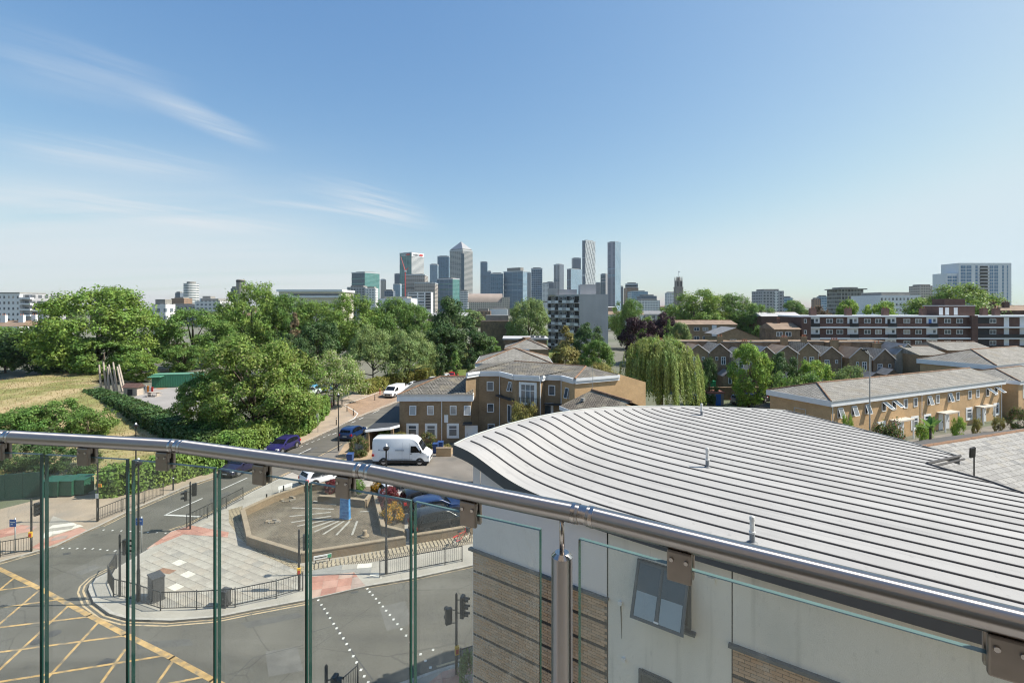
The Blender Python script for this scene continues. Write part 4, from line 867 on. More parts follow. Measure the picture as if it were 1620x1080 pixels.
# ---------------------------------------------------------------- raised sundial garden
gw = [(385, 812), (395, 856), (478, 884), (640, 856)]
gwT = [(384, 805), (394, 847), (478, 873), (640, 848)]
WH = 0.62
def low_wall(pts, label, w=0.26, h=WH, m=GARW, zoff=0.0, n='garden_wall'):
    P = [Vector(p) for p in pts]; e = thing(n, label, 'wall', (P[0].x, P[0].y, 0.12))
    for a, c in zip(P[:-1], P[1:]):
        a = a-P[0]; c = c-P[0]; d = (c-a).normalized()
        MB().obox(a-d*w*0.3, c+d*w*0.3, w, 0.0, h-0.06, 0).build('wall_section', m, e)
        L_ = (c-a).length; k = max(1, int(L_/0.6)); 
        for i in range(k):
            p = a+(c-a)*(i/k)+d*0.004; q = a+(c-a)*((i+1)/k)-d*0.004; MB().obox(p, q, w+0.05, h-0.06, h+random.uniform(0, 0.008)).build('coping_stone', COPE, e)
    return e
T = [(v.x, v.y) for v in [G(x, y, 0.12+WH) for x, y in ((384, 805), (394, 847), (478, 873), (640, 848))]]
back_l = [(v.x, v.y) for v in [G(x, y, 0.12+WH) for x, y in ((480, 767), (432, 783), (384, 805))]]
low_wall(back_l + T[1:], 'low tan brick wall with coping round the sundial garden')
low_wall([(v.x, v.y) for v in [G(x, y, 0.12+WH) for x, y in ((652, 845), (700, 838), (748, 830), (800, 822))]], 'low brick wall in front of the parked black cars')
low_wall([(v.x, v.y) for v in [G(x, y, 0.12+WH) for x, y in ((480, 767), (514, 763))]], 'short dark brick wall at the back of the sundial garden', m=brick_mat('dark_garden_brick', (0.14, 0.11, 0.08), (0.11, 0.09, 0.065), (0.09, 0.08, 0.065)))
fl = [G(x, y, 0.16) for x, y in ((386, 812), (396, 854), (479, 880), (640, 854), (640, 770), (480, 768))]
struct(sheet('garden_paving', [(v.x, v.y) for v in fl], 0.16, GARDENP))
ob = G(546, 821, 0.16)
OBL = thing('sundial_obelisk', 'tall flat blue sundial obelisk standing in the paved garden', 'sundial', (ob.x, ob.y, 0.16), R(-14))
BLUEO = mat('blue_mosaic', (0.05, 0.21, 0.48), 0.45, 0.2, 5, 0.1, 30, var2=((0.10, 0.32, 0.60), 3, 0.45, 0.6))
MB().ring_loft([[(-0.40, -0.14, 0), (0.40, -0.14, 0), (0.40, 0.14, 0), (-0.40, 0.14, 0)], [(-0.33, -0.10, 2.45), (0.33, -0.10, 2.45), (0.33, 0.10, 2.45), (-0.33, 0.10, 2.45)], [(0, -0.02, 2.8), (0.02, -0.02, 2.8), (0.02, 0.02, 2.8), (0, 0.02, 2.8)]]).build('body', BLUEO, OBL)
for k in range(9): MB().box(-0.36+0.007*k, 0.36-0.007*k, -0.146+0.004*k, -0.136+0.004*k, 0.18+k*0.24, 0.21+k*0.24).build('tile_course', mat('blue_course', (0.12, 0.36, 0.62), 0.4, 0.1, 4), OBL)
MB().box(-0.46, 0.46, -0.2, 0.2, 0, 0.06).build('plinth', COPE, OBL)
RAYM = mat('pale_ray_stone', (0.37, 0.35, 0.305), 0.9, 0.15, 3, var2=((0.24, 0.22, 0.18), 2, 0.5, 0.75))
rays = [((496, 792), (532, 798.5)), ((462, 803), (528, 805)), ((458, 816.5), (523, 810)), ((461, 826), (524, 816)), ((470, 832), (526, 820)), ((484, 837), (530, 822)), ((497, 841), (536, 824)), ((511, 845), (544, 824)), ((532, 846), (553, 824)), ((557, 846), (565, 824)), ((570, 809), (584, 808.5))]
SD = thing('sundial_hour_marks', 'fan of pale stone hour marks set in the garden paving', 'sundial', (ob.x, ob.y, 0.16))
for a, c in rays:
    a = G(*a, 0.16)-ob; c = G(*c, 0.16)-ob; MB().obox(a, c, 0.15, 0.0, 0.014).build('hour_mark', RAYM, SD)
for x, y, lb in ((456, 790, 'low mossy stone ring set in garden paving, farther one'), (432, 825, 'low stone figure set in garden paving near the front wall')):
    p = G(x, y, 0.16); e = thing('floor_sculpture', lb, 'sculpture', (p.x, p.y, 0.16))
    for k in range(9):
        t = 2*math.pi*k/9; MB().box(-0.16, 0.16, -0.09, 0.09, 0, 0.05+0.03*(k % 3)).build('stone', COPE if k % 2 else JOINT, e, loc=(0.5*math.cos(t)*(1 if y < 800 else 0.9), 0.42*math.sin(t)*(1 if y < 800 else 0.4), 0), rz=t+1.57)
p = G(577, 848, 0.16); e = thing('stone_stump', 'short round stone stump near the front garden wall', 'stump', (p.x, p.y, 0.16))
MB().tube([(0, 0, 0), (0, 0, 0.08), (0, 0, 0.09), (0, 0, 0.42), (0, 0, 0.45)], [0.3, 0.3, 0.17, 0.15, 0.1], 12).build('stump_body', COPE, e, smooth=True, angle=40)
for x, y in ((416, 797), (443, 783)):
    p = G(x, y, 0.16); e = thing('garden_post', 'short dark post behind the left garden wall, ' + ('nearer one' if x < 430 else 'farther one'), 'post', (p.x+0.3, p.y, 0.16)); MB().tube([(0, 0, 0), (0, 0, 0.8), (0, 0, 0.83)], [0.06, 0.06, 0.03], 8).build('shaft', BLACKM, e)
# planter walls
low_wall([(v.x, v.y) for v in [G(x, y, 0.75) for x, y in ((505, 783), (536, 785), (578, 790), (590, 776))]], 'low brick planter wall at the back of the sundial garden')
low_wall([(v.x, v.y) for v in [G(x, y, 0.75) for x, y in ((592, 775), (606, 830), (640, 838))]], 'low brick planter wall beside the flower bed')

# ---------------------------------------------------------------- vehicles
CARGL = mat('car_glass', (0.010, 0.012, 0.014), 0.05, 0.1, 2, spec=0.5)
TYRE = mat('tyre_rubber', (0.015, 0.015, 0.015), 0.85, 0.1, 6); RIM = mat('alloy_rim', (0.45, 0.45, 0.46), 0.35, 0.05, 4, metal=0.8)
HL = mat('headlight_glass', (0.75, 0.77, 0.80), 0.1, 0.05, 4, spec=0.9); TL = mat('tail_light', (0.42, 0.012, 0.012), 0.2, 0.05, 4); PLT = mat('number_plate', (0.7, 0.68, 0.55), 0.5, 0.02, 4)
TRIM = mat('black_trim', (0.02, 0.02, 0.021), 0.5, 0.1, 5)
paint_cache = {}
def paint(c):
    if c not in paint_cache: paint_cache[c] = mat('car_paint', c, 0.28, 0.03, 2, coat=0.5, spec=0.4)
    return paint_cache[c]
HATCH = dict(L=4.2, W=1.78, prof=[(-2.0, .28), (-2.08, .5), (-2.06, .78), (-1.98, .98), (-1.78, 1.30), (-1.5, 1.43), (-0.9, 1.475), (-0.2, 1.46), (0.25, 1.38), (1.0, .98), (1.55, .88), (1.9, .76), (2.06, .60), (2.08, .38), (1.98, .24)], belt=.93, roofb=1.38,
    wins=[[(-1.62, .99), (-1.38, 1.30), (-0.62, 1.38), (-0.62, .97)], [(-0.56, .97), (-0.56, 1.38), (0.16, 1.32), (0.78, .97)]], ws=((0.31, 1.35), (0.95, 1.01)), rw=((-1.96, 1.02), (-1.78, 1.29)), wheels=(-1.28, 1.28), wr=.32)
SUV = dict(L=4.5, W=1.86, prof=[(-2.15, .32), (-2.24, .55), (-2.22, .9), (-2.12, 1.12), (-1.92, 1.52), (-1.6, 1.64), (-0.8, 1.68), (0.0, 1.66), (0.4, 1.55), (1.05, 1.12), (1.75, 1.02), (2.08, .90), (2.22, .68), (2.24, .42), (2.1, .28)], belt=1.07, roofb=1.58,
    wins=[[(-1.75, 1.13), (-1.52, 1.48), (-0.62, 1.57), (-0.62, 1.11)], [(-0.56, 1.11), (-0.56, 1.57), (0.3, 1.49), (0.86, 1.11)]], ws=((0.46, 1.51), (1.0, 1.15)), rw=((-2.1, 1.16), (-1.93, 1.5)), wheels=(-1.36, 1.38), wr=.35)
VAN = dict(L=5.95, W=2.05, prof=[(-2.9, .42), (-2.96, .6), (-2.96, 2.3), (-2.90, 2.62), (-2.6, 2.72), (0.9, 2.74), (1.35, 2.66), (1.72, 2.36), (2.28, 1.42), (2.72, 1.18), (2.94, .95), (2.98, .5), (2.9, .32)], belt=1.3, roofb=2.5,
    wins=[[(1.02, 1.32), (1.02, 1.98), (1.55, 1.98), (2.02, 1.36)]], ws=((1.78, 2.25), (2.26, 1.45)), rw=None, wheels=(-1.75, 1.95), wr=.36)
TRAFIC = dict(L=5.1, W=1.95, prof=[(-2.45, .36), (-2.52, .55), (-2.52, 1.7), (-2.44, 1.92), (-2.2, 1.97), (0.6, 1.97), (1.05, 1.88), (1.75, 1.22), (2.25, 1.05), (2.48, .85), (2.52, .45), (2.42, .28)], belt=1.1, roofb=1.75,
    wins=[[(0.35, 1.14), (0.35, 1.68), (0.95, 1.66), (1.5, 1.16)]], ws=((1.10, 1.82), (1.72, 1.27)), rw=None, wheels=(-1.5, 1.6), wr=.33)
def vehicle(kind, name, label, cat, col, loc_, rz, group=None):
    S = kind; e = thing(name, label, cat, loc_, rz, group); hw = S['W']/2; L2 = S['L']/2; belt = S['belt']; pf = S['prof']; M_ = paint(col)
    tum = 0.10 if name == 'van' else 0.36
    def y_at(x, z): return (hw - max(0, z-belt)*tum)*(1-0.10*(abs(x)/L2)**5)
    cxm = 0.0; czm = 0.7
    def ring(f, inset):
        out = []
        for x, z in pf:
            xx = x*(1-inset/L2) ; zz = z-(inset*0.9 if z > 0.9*max(p[1] for p in pf) else inset*0.4 if z > belt else 0); out.append((xx, f*y_at(x, z), zz))
        return out
    b = MB(); b.ring_loft([ring(-1.0, 0.07), ring(-0.96, 0.02), ring(-0.88, 0), ring(0.88, 0), ring(0.96, 0.02), ring(1.0, 0.07)][::-1])
    body = b.build('body', M_, e, smooth=True, angle=38)
    for sgn in (-1, 1):
        for w in S['wins']:
            MB().add([(x, sgn*(y_at(x, z)+0.006), z) for x, z in w], [tuple(range(len(w)))[::-1] if sgn < 0 else tuple(range(len(w)))[::-1]]).build('side_window', CARGL, e)
        for xw in S['wheels']:
            r = S['wr']; yo = sgn*(hw-0.02)
            MB().tube([(xw, sgn*(hw-0.30), r), (xw, sgn*(y_at(xw, .5)+0.004), r)], r*1.17, 20).build('wheel_arch', TRIM, e)
            wh = MB().tube([(xw, sgn*(hw-0.22), r), (xw, yo, r), (xw, yo+sgn*0.02, r)], [r, r, r*0.93], 20).build('wheel', TYRE, e, smooth=True, angle=40)
            MB().tube([(xw, yo+sgn*0.015, r), (xw, yo+sgn*0.027, r)], [r*0.68, r*0.6], 12).build('rim', RIM, wh)
        zf = pf[-3][1]; xf = pf[-3][0]
        hlz = belt*0.72; k = [p for p in pf if p[0] > 0]
        xq = max(x for x, z in pf)
        MB().box(xq-0.30, xq-0.055, sgn*hw*0.80-0.16, sgn*hw*0.80+0.12, hlz-0.09, hlz+0.07).build('headlight', HL, e)
        xr = min(x for x, z in pf)
        MB().box(xr-0.012 if name == 'van' else xr-0.005, xr+0.2, sgn*hw*0.84-0.13, sgn*hw*0.84+0.08, belt*0.78-0.10, belt*0.78+0.12).build('tail_light', TL, e)
        xm = S['ws'][1][0]-0.2; MB().box(xm-0.06, xm+0.06, sgn*(hw+0.10)-0.09, sgn*(hw+0.10)+0.05, belt+0.02, belt+(0.34 if name == 'van' else 0.18)).build('wing_mirror', TRIM if name == 'van' else M_, e)
    (xa, za), (xb, zb) = S['ws']; nx, nz = (za-zb), (xb-xa); ln = math.hypot(nx, nz); nx, nz = nx/ln*0.012, nz/ln*0.012
    MB().add([(xa+nx, -y_at(xa, za)*0.86, za+nz), (xa+nx, y_at(xa, za)*0.86, za+nz), (xb+nx, y_at(xb, zb)*0.88, zb+nz), (xb+nx, -y_at(xb, zb)*0.88, zb+nz)], [(3, 2, 1, 0)]).build('windscreen', CARGL, e)
    if S['rw']:
        (xa, za), (xb, zb) = S['rw']; MB().add([(xa-0.02, -y_at(xa, za)*0.8, za), (xa-0.02, y_at(xa, za)*0.8, za), (xb-0.02, y_at(xb, zb)*0.8, zb), (xb-0.02, -y_at(xb, zb)*0.8, zb)], [(0, 1, 2, 3), (3, 2, 1, 0)]).build('rear_window', CARGL, e)
    xq = max(x for x, z in pf); xr = min(x for x, z in pf)
    MB().box(xq-0.02, xq+0.012, -hw*0.55, hw*0.55, belt*0.42, belt*0.62).build('grille', TRIM, e); MB().box(xq-0.01, xq+0.018, -0.26, 0.26, belt*0.36, belt*0.46).build('number_plate', WHITEP, e)
    MB().box(xr-0.012, xr+0.02, -0.26, 0.26, belt*0.55, belt*0.66).build('number_plate', PLT, e)
    lo = min(z for x, z in pf)
    b = MB(); b.box(-L2*0.97, L2*0.97, -hw+0.02, hw-0.02, lo-0.06, lo+0.10); b.build('underside', TRIM, e)
    return e
def place(kind, name, label, cat, col, rear, front, z=0.0, group=None, centre=None):
    a = G(*rear, z); c = G(*front, z); rz = math.atan2(c.y-a.y, c.x-a.x); m = (a+c)/2
    return vehicle(kind, name, label, cat, col, (m.x, m.y, z), rz, group)
WHITEC = (0.78, 0.79, 0.80)
v = place(VAN, 'van', 'large white high roof panel van parked side on in the courtyard', 'van', WHITEC, (594, 731), (681, 731.5), 0.012)
GM = mat('van_marking', (0.30, 0.32, 0.36), 0.5, 0.2, 6)
for xa, xb, za, zb in ((-2.3, -2.12, 1.52, 1.66), (-2.08, -1.35, 1.50, 1.57), (-0.55, 0.35, 1.50, 1.60)): MB().box(xa, xb, -1.029+0.02, -1.0285+0.0195+0.001, za, zb).build('side_marking', GM, v)
for x_ in (-1.25, 0.15, 0.92):      # door shuts
    yv = lambda z: -(1.025-max(0, z-1.3)*0.10)*(1-0.10*(abs(x_)/2.975)**5)-0.004
    MB().add([(x_, yv(z), z) for z in (0.56, 1.3, 2.3)]+[(x_+0.018, yv(z), z) for z in (2.3, 1.3, 0.56)], [(0, 1, 4, 5), (1, 2, 3, 4)]).build('door_seam', GM, v)
MB().box(0.98, 1.14, -1.05, -1.02, 1.18, 1.22).build('door_handle', TRIM, v)
MB().box(-2.2, 2.4, -1.034, -1.0, 0.34, 0.55).build('side_trim', TRIM, v); MB().box(-1.0, 1.2, -1.036, -1.02, 0.62, 0.68).build('rub_strip', GREYM, v)
place(HATCH, 'car', 'purple blue hatchback parked by the hedge under the big tree', 'car', (0.022, 0.018, 0.10), (466, 704), (428, 721), 0.006)
place(HATCH, 'car', 'blue hatchback parked at the kerb beside the carport', 'car', (0.012, 0.035, 0.115), (541, 700), (575, 682), 0.006)
place(TRAFIC, 'van', 'white medium van parked in the brown loading bay', 'van', WHITEC, (640, 620), (607, 632), 0.13)
place(HATCH, 'car', 'white car parked directly behind the white medium van', 'car', WHITEC, (662, 613), (645, 619), 0.13)
pk = 'cars in the walled parking area'
for (a, c, lb, col, kd) in (((652, 848), (742, 828), 'black hatchback nearest the low wall in the parking area', (0.012, 0.013, 0.015), SUV), ((648, 822), (732, 806), 'dark blue car second from the wall in the parking area', (0.015, 0.035, 0.10), HATCH),
    ((636, 806), (712, 791), 'black car third from the wall in the parking area', (0.014, 0.015, 0.018), HATCH), ((612, 790), (664, 778), 'white hatchback with red lights partly behind the handrail', WHITEC, HATCH), ((722, 797), (775, 787), 'dark grey car beyond the black cars by the metal building', (0.04, 0.045, 0.055), HATCH)):
    place(kd, 'car', lb, 'car', col, a, c, 0.125, pk)
place(HATCH, 'car', 'white car half hidden under the handrail by the garden', 'car', WHITEC, (497, 766), (530, 757), 0.125)
place(HATCH, 'car', 'dark blue car whose roof shows at the bottom edge', 'car', (0.015, 0.03, 0.07), (80, 1198), (176, 1160), 0.006)
place(HATCH, 'car', 'dark car on the road seen under the left handrail', 'car', (0.02, 0.02, 0.05), (402, 738), (366, 752), 0.006)
for a, c, lb, col in (((692, 604), (676, 611), 'small white car beyond the hedge on the far road', WHITEC), ((709, 600), (694, 606), 'pale silver car parked on the far road', (0.5, 0.52, 0.54)), ((722, 596), (708, 602), 'small red car parked on the far road', (0.45, 0.02, 0.02)), ((765, 582), (745, 589), 'white car parked beyond the palm tree', WHITEC)):
    place(HATCH, 'car', lb, 'car', col, a, c, 0.02, 'cars on the far road')
for a, c, lb, col in (((1164, 640), (1189, 637), 'grey estate car leftmost in the rear car park', (0.10, 0.13, 0.16)), ((1184, 638), (1206, 634), 'black car in the middle of the rear car park', (0.02, 0.02, 0.03)), ((1206, 634), (1226, 629), 'black car rightmost in the rear car park', (0.015, 0.016, 0.018)), ((1098, 640), (1122, 636), 'blue car half hidden by the willow tree', (0.04, 0.09, 0.2))):
    place(SUV, 'car', lb, 'car', col, a, c, 0.015, 'cars in the rear car park')
for x, y, lb, col in ((18, 612, 'dark blue car leftmost beyond the meadow', (0.05, 0.1, 0.25)), (42, 609, 'grey car second along beyond the meadow', (0.25, 0.27, 0.3)), (66, 606, 'dark car third along beyond the meadow', (0.03, 0.03, 0.04)), (122, 596, 'white car beyond the meadow under the plane tree', WHITEC)):
    place(HATCH, 'car', lb, 'car', col, (x+14, y-1), (x-14, y+1), 0.02, 'cars beyond the meadow')
for x, y, lb, col in ((488, 626, 'green and white car behind the park fence', (0.55, 0.62, 0.6)), (505, 622, 'light blue vehicle with yellow markings behind the fence', (0.10, 0.35, 0.55))):
    v = place(SUV, 'car', lb, 'car', col, (x-16, y+2), (x+16, y-4), 0.05, 'vehicles behind the park fence')
    if x == 505: MB().box(-0.6, 1.3, -0.945, -0.92, 0.6, 0.95).build('yellow_panel', mat('hi_vis', (0.6, 0.75, 0.05), 0.5, 0.05, 3), v)
# bicycle
p0 = G(722, 864, 0.13); p1 = G(744, 852, 0.13); e = thing('bicycle', 'red bicycle leaning beside the guard rail and low wall', 'bicycle', p0, math.atan2((p1-p0).y, (p1-p0).x))
for xw in (0.0, 1.05):
    wh = MB(); pts = [(xw+0.33*math.cos(t), 0, 0.34+0.33*math.sin(t)) for t in [2*math.pi*k/20 for k in range(21)]]; wh.tube(pts, 0.022, 6); wo = wh.build('wheel', TYRE, e)
    sp_ = MB()
    for k in range(8): t = math.pi*k/8; sp_.tube([(xw-0.32*math.cos(t), 0, 0.34-0.32*math.sin(t)), (xw+0.32*math.cos(t), 0, 0.34+0.32*math.sin(t))], 0.004, 4)
    sp_.build('spokes', GREYM, wo)
MB().tube([(0, 0, .34), (0.42, 0, .32), (0.30, 0, .80), (0, 0, .34)], 0.02, 6).tube([(0.42, 0, .32), (0.88, 0, .72), (0.30, 0, .74)], 0.024, 6).tube([(0.85, 0, .92), (0.90, 0, .70), (1.05, 0, .34)], 0.02, 6).build('frame', REDP, e)
MB().tube([(0.80, -0.28, 1.0), (0.85, 0, .95), (0.80, 0.28, 1.0)], 0.014, 6).build('handlebar', BLACKM, e); MB().box(0.16, 0.42, -0.07, 0.07, .88, .94).build('saddle', BLACKM, e)
MB().tube([(0.30, 0, .78), (0.29, 0, .90)], 0.015, 6).build('seat_post', GREYM, e); MB().box(-0.33, 0.1, -0.03, 0.03, 0.68, 0.74).build('mudguard', REDP, e); MB().box(0.95, 1.15, -0.15, 0.15, .62, .88).build('basket', BLACKM, e)
# ---------------------------------------------------------------- buildings of the middle distance
BRK_TAN = brick_mat('yellow_stock_brick', (0.55, 0.36, 0.185), (0.48, 0.305, 0.15), (0.48, 0.37, 0.25), var=0.12)
BRK_BRN = brick_mat('brown_stock_brick', (0.31, 0.215, 0.125), (0.25, 0.17, 0.095), (0.27, 0.215, 0.15), var=0.2)
BRK_DRK = brick_mat('sooty_brick', (0.27, 0.185, 0.115), (0.21, 0.14, 0.088), (0.17, 0.14, 0.11), var=0.3, dirt=((0.15, 0.112, 0.082), 0.6))
BRK_RED = brick_mat('red_brown_brick', (0.135, 0.073, 0.058), (0.11, 0.058, 0.046), (0.12, 0.09, 0.08), var=0.15)
TILE = brick_mat('grey_roof_tiles', (0.225, 0.208, 0.178), (0.145, 0.135, 0.115), (0.045, 0.04, 0.034), 0.40, 0.36, 0.045, plan=True, var=0.25, bump=1.0, dirt=((0.23, 0.20, 0.145), 0.7))
TILE_L = brick_mat('pale_roof_tiles', (0.29, 0.274, 0.243), (0.222, 0.21, 0.186), (0.095, 0.088, 0.078), 0.40, 0.36, 0.03, plan=True, var=0.2, bump=1.0, dirt=((0.20, 0.18, 0.145), 0.5))
TILE_B = mat('brown_roof', (0.24, 0.17, 0.12), 0.9, 0.2, 0.8, 0.3, 6, detail=8)
SLATE_M = mat('grey_slate', (0.20, 0.20, 0.205), 0.8, 0.2, 1.2, 0.2, 8)
RIDGE = mat('ridge_tile', (0.21, 0.12, 0.07), 0.9, 0.3, 2, 0.2, 10)
FWHITE = mat('white_fascia', (0.72, 0.74, 0.76), 0.5, 0.04, 2)
WFRAME = mat('upvc_white', (0.78, 0.79, 0.79), 0.4, 0.03, 2)
SURR = mat('stone_surround', (0.52, 0.48, 0.42), 0.85, 0.1, 3)
WGLASS = mat('window_pane', (0.06, 0.085, 0.11), 0.06, 0.35, 0.6, spec=0.9)
def vary_panes():
    nt = WGLASS.node_tree; N = nt.nodes.new; L = nt.links.new; bs = nt.nodes['Principled BSDF']; src = bs.inputs['Base Color'].links[0].from_socket; oi = N('ShaderNodeObjectInfo'); cr = N('ShaderNodeValToRGB'); cr.color_ramp.interpolation = 'CONSTANT'; el = cr.color_ramp.elements
    for i, (p, v) in enumerate(((0, 0.0), (0.5, 0.35), (0.68, 0.0), (0.85, 0.75))):
        q = el[i] if i < 2 else el.new(p); q.position = p; q.color = (v, v, v, 1)
    mx = N('ShaderNodeMix'); mx.data_type = 'RGBA'; L(oi.outputs['Random'], cr.inputs[0]); L(cr.outputs[0], mx.inputs['Factor']); L(src, mx.inputs['A']); mx.inputs['B'].default_value = (0.42, 0.40, 0.37, 1); L(mx.outputs['Result'], bs.inputs['Base Color'])
vary_panes()
CONC = mat('concrete', (0.43, 0.42, 0.42), 0.85, 0.1, 0.35, 0.1, 20, detail=8, stretch=(1, 1, 0.4))
CONC_D = mat('concrete_dark', (0.25, 0.24, 0.22), 0.9, 0.15, 0.4)
DARKV = mat('dark_void', (0.02, 0.02, 0.022), 0.7, 0.2, 2)  # near-black; its flat panels stand in for shade inside recesses and openings
LEAD = mat('lead_roof', (0.04, 0.042, 0.045), 0.7, 0.1, 2)
DOORW = mat('white_door', (0.68, 0.69, 0.70), 0.45, 0.05, 2)
POT = mat('chimney_pot', (0.36, 0.14, 0.08), 0.85, 0.2, 3)
wcache = {}
def wmesh(w, h, fr, surround, mull, trans, pm):
    key = (round(w, 2), round(h, 2), fr.name, surround, mull, trans, pm.name)
    if key not in wcache:
        f = min(0.09, w*0.13); b = MB(); y0, y1 = -0.06, 0.0; b.box(-w/2, -w/2+f, y0, y1, 0, h); b.box(w/2-f, w/2, y0, y1, 0, h); b.box(-w/2+f, w/2-f, y0+0.002, y1, h-f, h); b.box(-w/2+f, w/2-f, y0+0.002, y1, 0, f)
        for k in range(mull): x = -w/2+w*(k+1)/(mull+1); b.box(x-f/2.4, x+f/2.4, y0+0.006, y1, f, h-f)
        if trans: b.box(-w/2+f, w/2-f, y0+0.004, y1, h*0.66-f/2.5, h*0.66+f/2.5)
        if surround:
            s = 0.2; b.box(-w/2-s, -w/2-0.003, -0.035, 0, -s, h+s, 1); b.box(w/2+0.003, w/2+s, -0.035, 0, -s, h+s, 1); b.box(-w/2-0.003, w/2+0.003, -0.034, 0, h+0.003, h+s, 1); b.box(-w/2-0.003, w/2+0.003, -0.08, 0, -s, -0.003, 1)
        me = bpy.data.meshes.new('window'); me.from_pydata(b.v, [], b.f); me.materials.append(fr); me.materials.append(WFRAME if surround else SURR); me.polygons.foreach_set('material_index', b.m)
        p = MB().box(-w/2+f, w/2-f, -0.022, -0.002, f, h-f); mp = bpy.data.meshes.new('pane'); mp.from_pydata(p.v, [], p.f); mp.materials.append(pm)
        wcache[key] = (me, mp)
    return wcache[key]
def window(parent, x, y, z, w, h, rz=0, fr=None, surround=False, mull=0, trans=False, pane=True, name='window', pm=None):
    me, mp = wmesh(w, h, fr or WFRAME, surround, mull, trans, pm or WGLASS); o = link(name, me, parent, (x, y, z), rz)
    if pane: link('pane', mp, o)
    return o
def open_sash(parent, x, y, z, w, h, ang, rz=0):
    o = link('window', wmesh(w, h, WFRAME, False, 0, False, DARKV)[0], parent, (x, y, z), rz); link('pane', wmesh(w, h, WFRAME, False, 0, False, DARKV)[1], o)
    b = MB(); f = 0.07; hh = h; b.box(-w/2, -w/2+f, -0.03, 0, -hh, 0); b.box(w/2-f, w/2, -0.03, 0, -hh, 0); b.box(-w/2+f, w/2-f, -0.029, 0, -f, 0); b.box(-w/2+f, w/2-f, -0.029, 0, -hh, -hh+f); b.box(-w/2+f, w/2-f, -0.02, -0.012, -hh+f, -f, 1)
    s = b.build('open_sash', [WFRAME, WGLASS], o, loc=(0, -0.07, h)); s.rotation_euler = (R(-ang), 0, 0)
def face_tf(a, c):
    """rz and length of a wall from a to c (front normal to the right of travel a->c seen from above = towards the viewer)"""
    d = Vector(c)-Vector(a); return math.atan2(d.y, d.x), d.length
def hip_roof(parent, w, d, z, rh, m, ov=0.3, hipl=None, hipr=None, name='roof', fascia=None, fh=0.42):
    hl = hipl if hipl is not None else d/2; hr = hipr if hipr is not None else d/2
    v = [(-ov, -ov, z), (w+ov, -ov, z), (w+ov, d+ov, z), (-ov, d+ov, z), (hl if hl else -ov, d/2, z+rh), (w-hr if hr else w+ov, d/2, z+rh)]
    b = MB().add(v, [(0, 1, 5, 4), (2, 3, 4, 5), (3, 0, 4), (1, 2, 5), (3, 2, 1, 0)])
    r = b.build(name, m, parent)
    b = MB(); rt = [v[4], v[5]]
    segs = [(v[4], v[5])] + ([(v[0], v[4]), (v[3], v[4])] if hl else []) + ([(v[1], v[5]), (v[2], v[5])] if hr else [])
    for a, c in segs: b.tube([(a[0], a[1], a[2]+0.03), (c[0], c[1], c[2]+0.03)], 0.10, 6)
    b.build('ridge_tiles', RIDGE, r)
    if fascia:
        f = MB(); t = 0.05; o = ov+0.01
        f.box(-o-t, w+o+t, -o-t, -o, z-fh, z+0.02); f.box(-o-t, w+o+t, d+o, d+o+t, z-fh, z+0.02); f.box(-o-t, -o, -o, d+o, z-fh, z+0.02); f.box(w+o, w+o+t, -o, d+o, z-fh, z+0.02)
        f.box(-o, w+o, -o, d+o, z-fh*0.9, z-0.02); f.build('fascia', fascia, r)
        l = MB().box(-o-t-0.08, w+o+t+0.08, -o-t-0.09, -o-t-0.002, z-0.06, z+0.05); l.build('gutter', GREYM, r)
    return r
def downpipe(parent, x, y, z0, z1, m=None): MB().tube([(x, y-0.08, z0), (x, y-0.08, z1)], 0.05, 6).build('downpipe', m or WFRAME, parent)
def chimney(parent, x, y, z, w=0.9, d=0.5, h=1.6, pots=3, m=None):
    c = MB().box(x-w/2, x+w/2, y-d/2, y+d/2, z, z+h).box(x-w/2-0.06, x+w/2+0.06, y-d/2-0.06, y+d/2+0.06, z+h, z+h+0.12).build('chimney', m or BRK_DRK, parent)
    for k in range(pots): xx = x-w/2+w*(k+0.5)/pots; MB().tube([(xx, y, z+h+0.12), (xx, y, z+h+0.55)], [0.11, 0.09], 8).build('chimney_pot', POT, c)
    return c

# --- two-storey wing beside the courtyard
a = G(632, 624, 5.75); Y = a.y; W_ = AX(745, Y)-a.x
HW = thing('brick_house', 'two storey brown brick house with grey hipped roof behind the white van', 'house', (a.x, Y, 0))
MB().box(0, W_, 0, 9.0, 0, 5.4).build('wall', BRK_BRN, HW)
hip_roof(HW, W_, 9.0, 5.75, 1.5, TILE, 0.2, hipl=4.2, hipr=0, fascia=FWHITE, fh=0.75)
def zz(y): return ZT(y, Y)
def xx(x): return AX(x, Y)-a.x
for x, op in ((653.5, 1), (681, 0), (717, 0), (739.5, 1)):
    w, h = 0.80, 1.1
    if op: open_sash(HW, xx(x), 0, zz(656), w, h, 14)
    else: window(HW, xx(x), 0, zz(656), w, h)
for x in (652.5, 682, 716.5): window(HW, xx(x), 0, zz(690), 1.05, 1.35, surround=True, trans=True)
downpipe(HW, xx(699), 0, 0.2, 5.1)
dr = MB().box(xx(735.5), xx(756)-0.02, -0.06, 0, 0.1, 2.1).build('door', DOORW, HW); MB().box(xx(735.5)+0.25, xx(735.5)+0.29, -0.1, -0.06, 0.9, 1.2).build('handle', BLACKM, dr)
MB().box(xx(733), W_+0.15, -1.0, 0, 2.35, 2.5).build('porch_canopy', LEAD, HW)
MB().box(xx(703), xx(709), -0.12, 0, zz(668), zz(656)).build('satellite_box', WFRAME, HW)
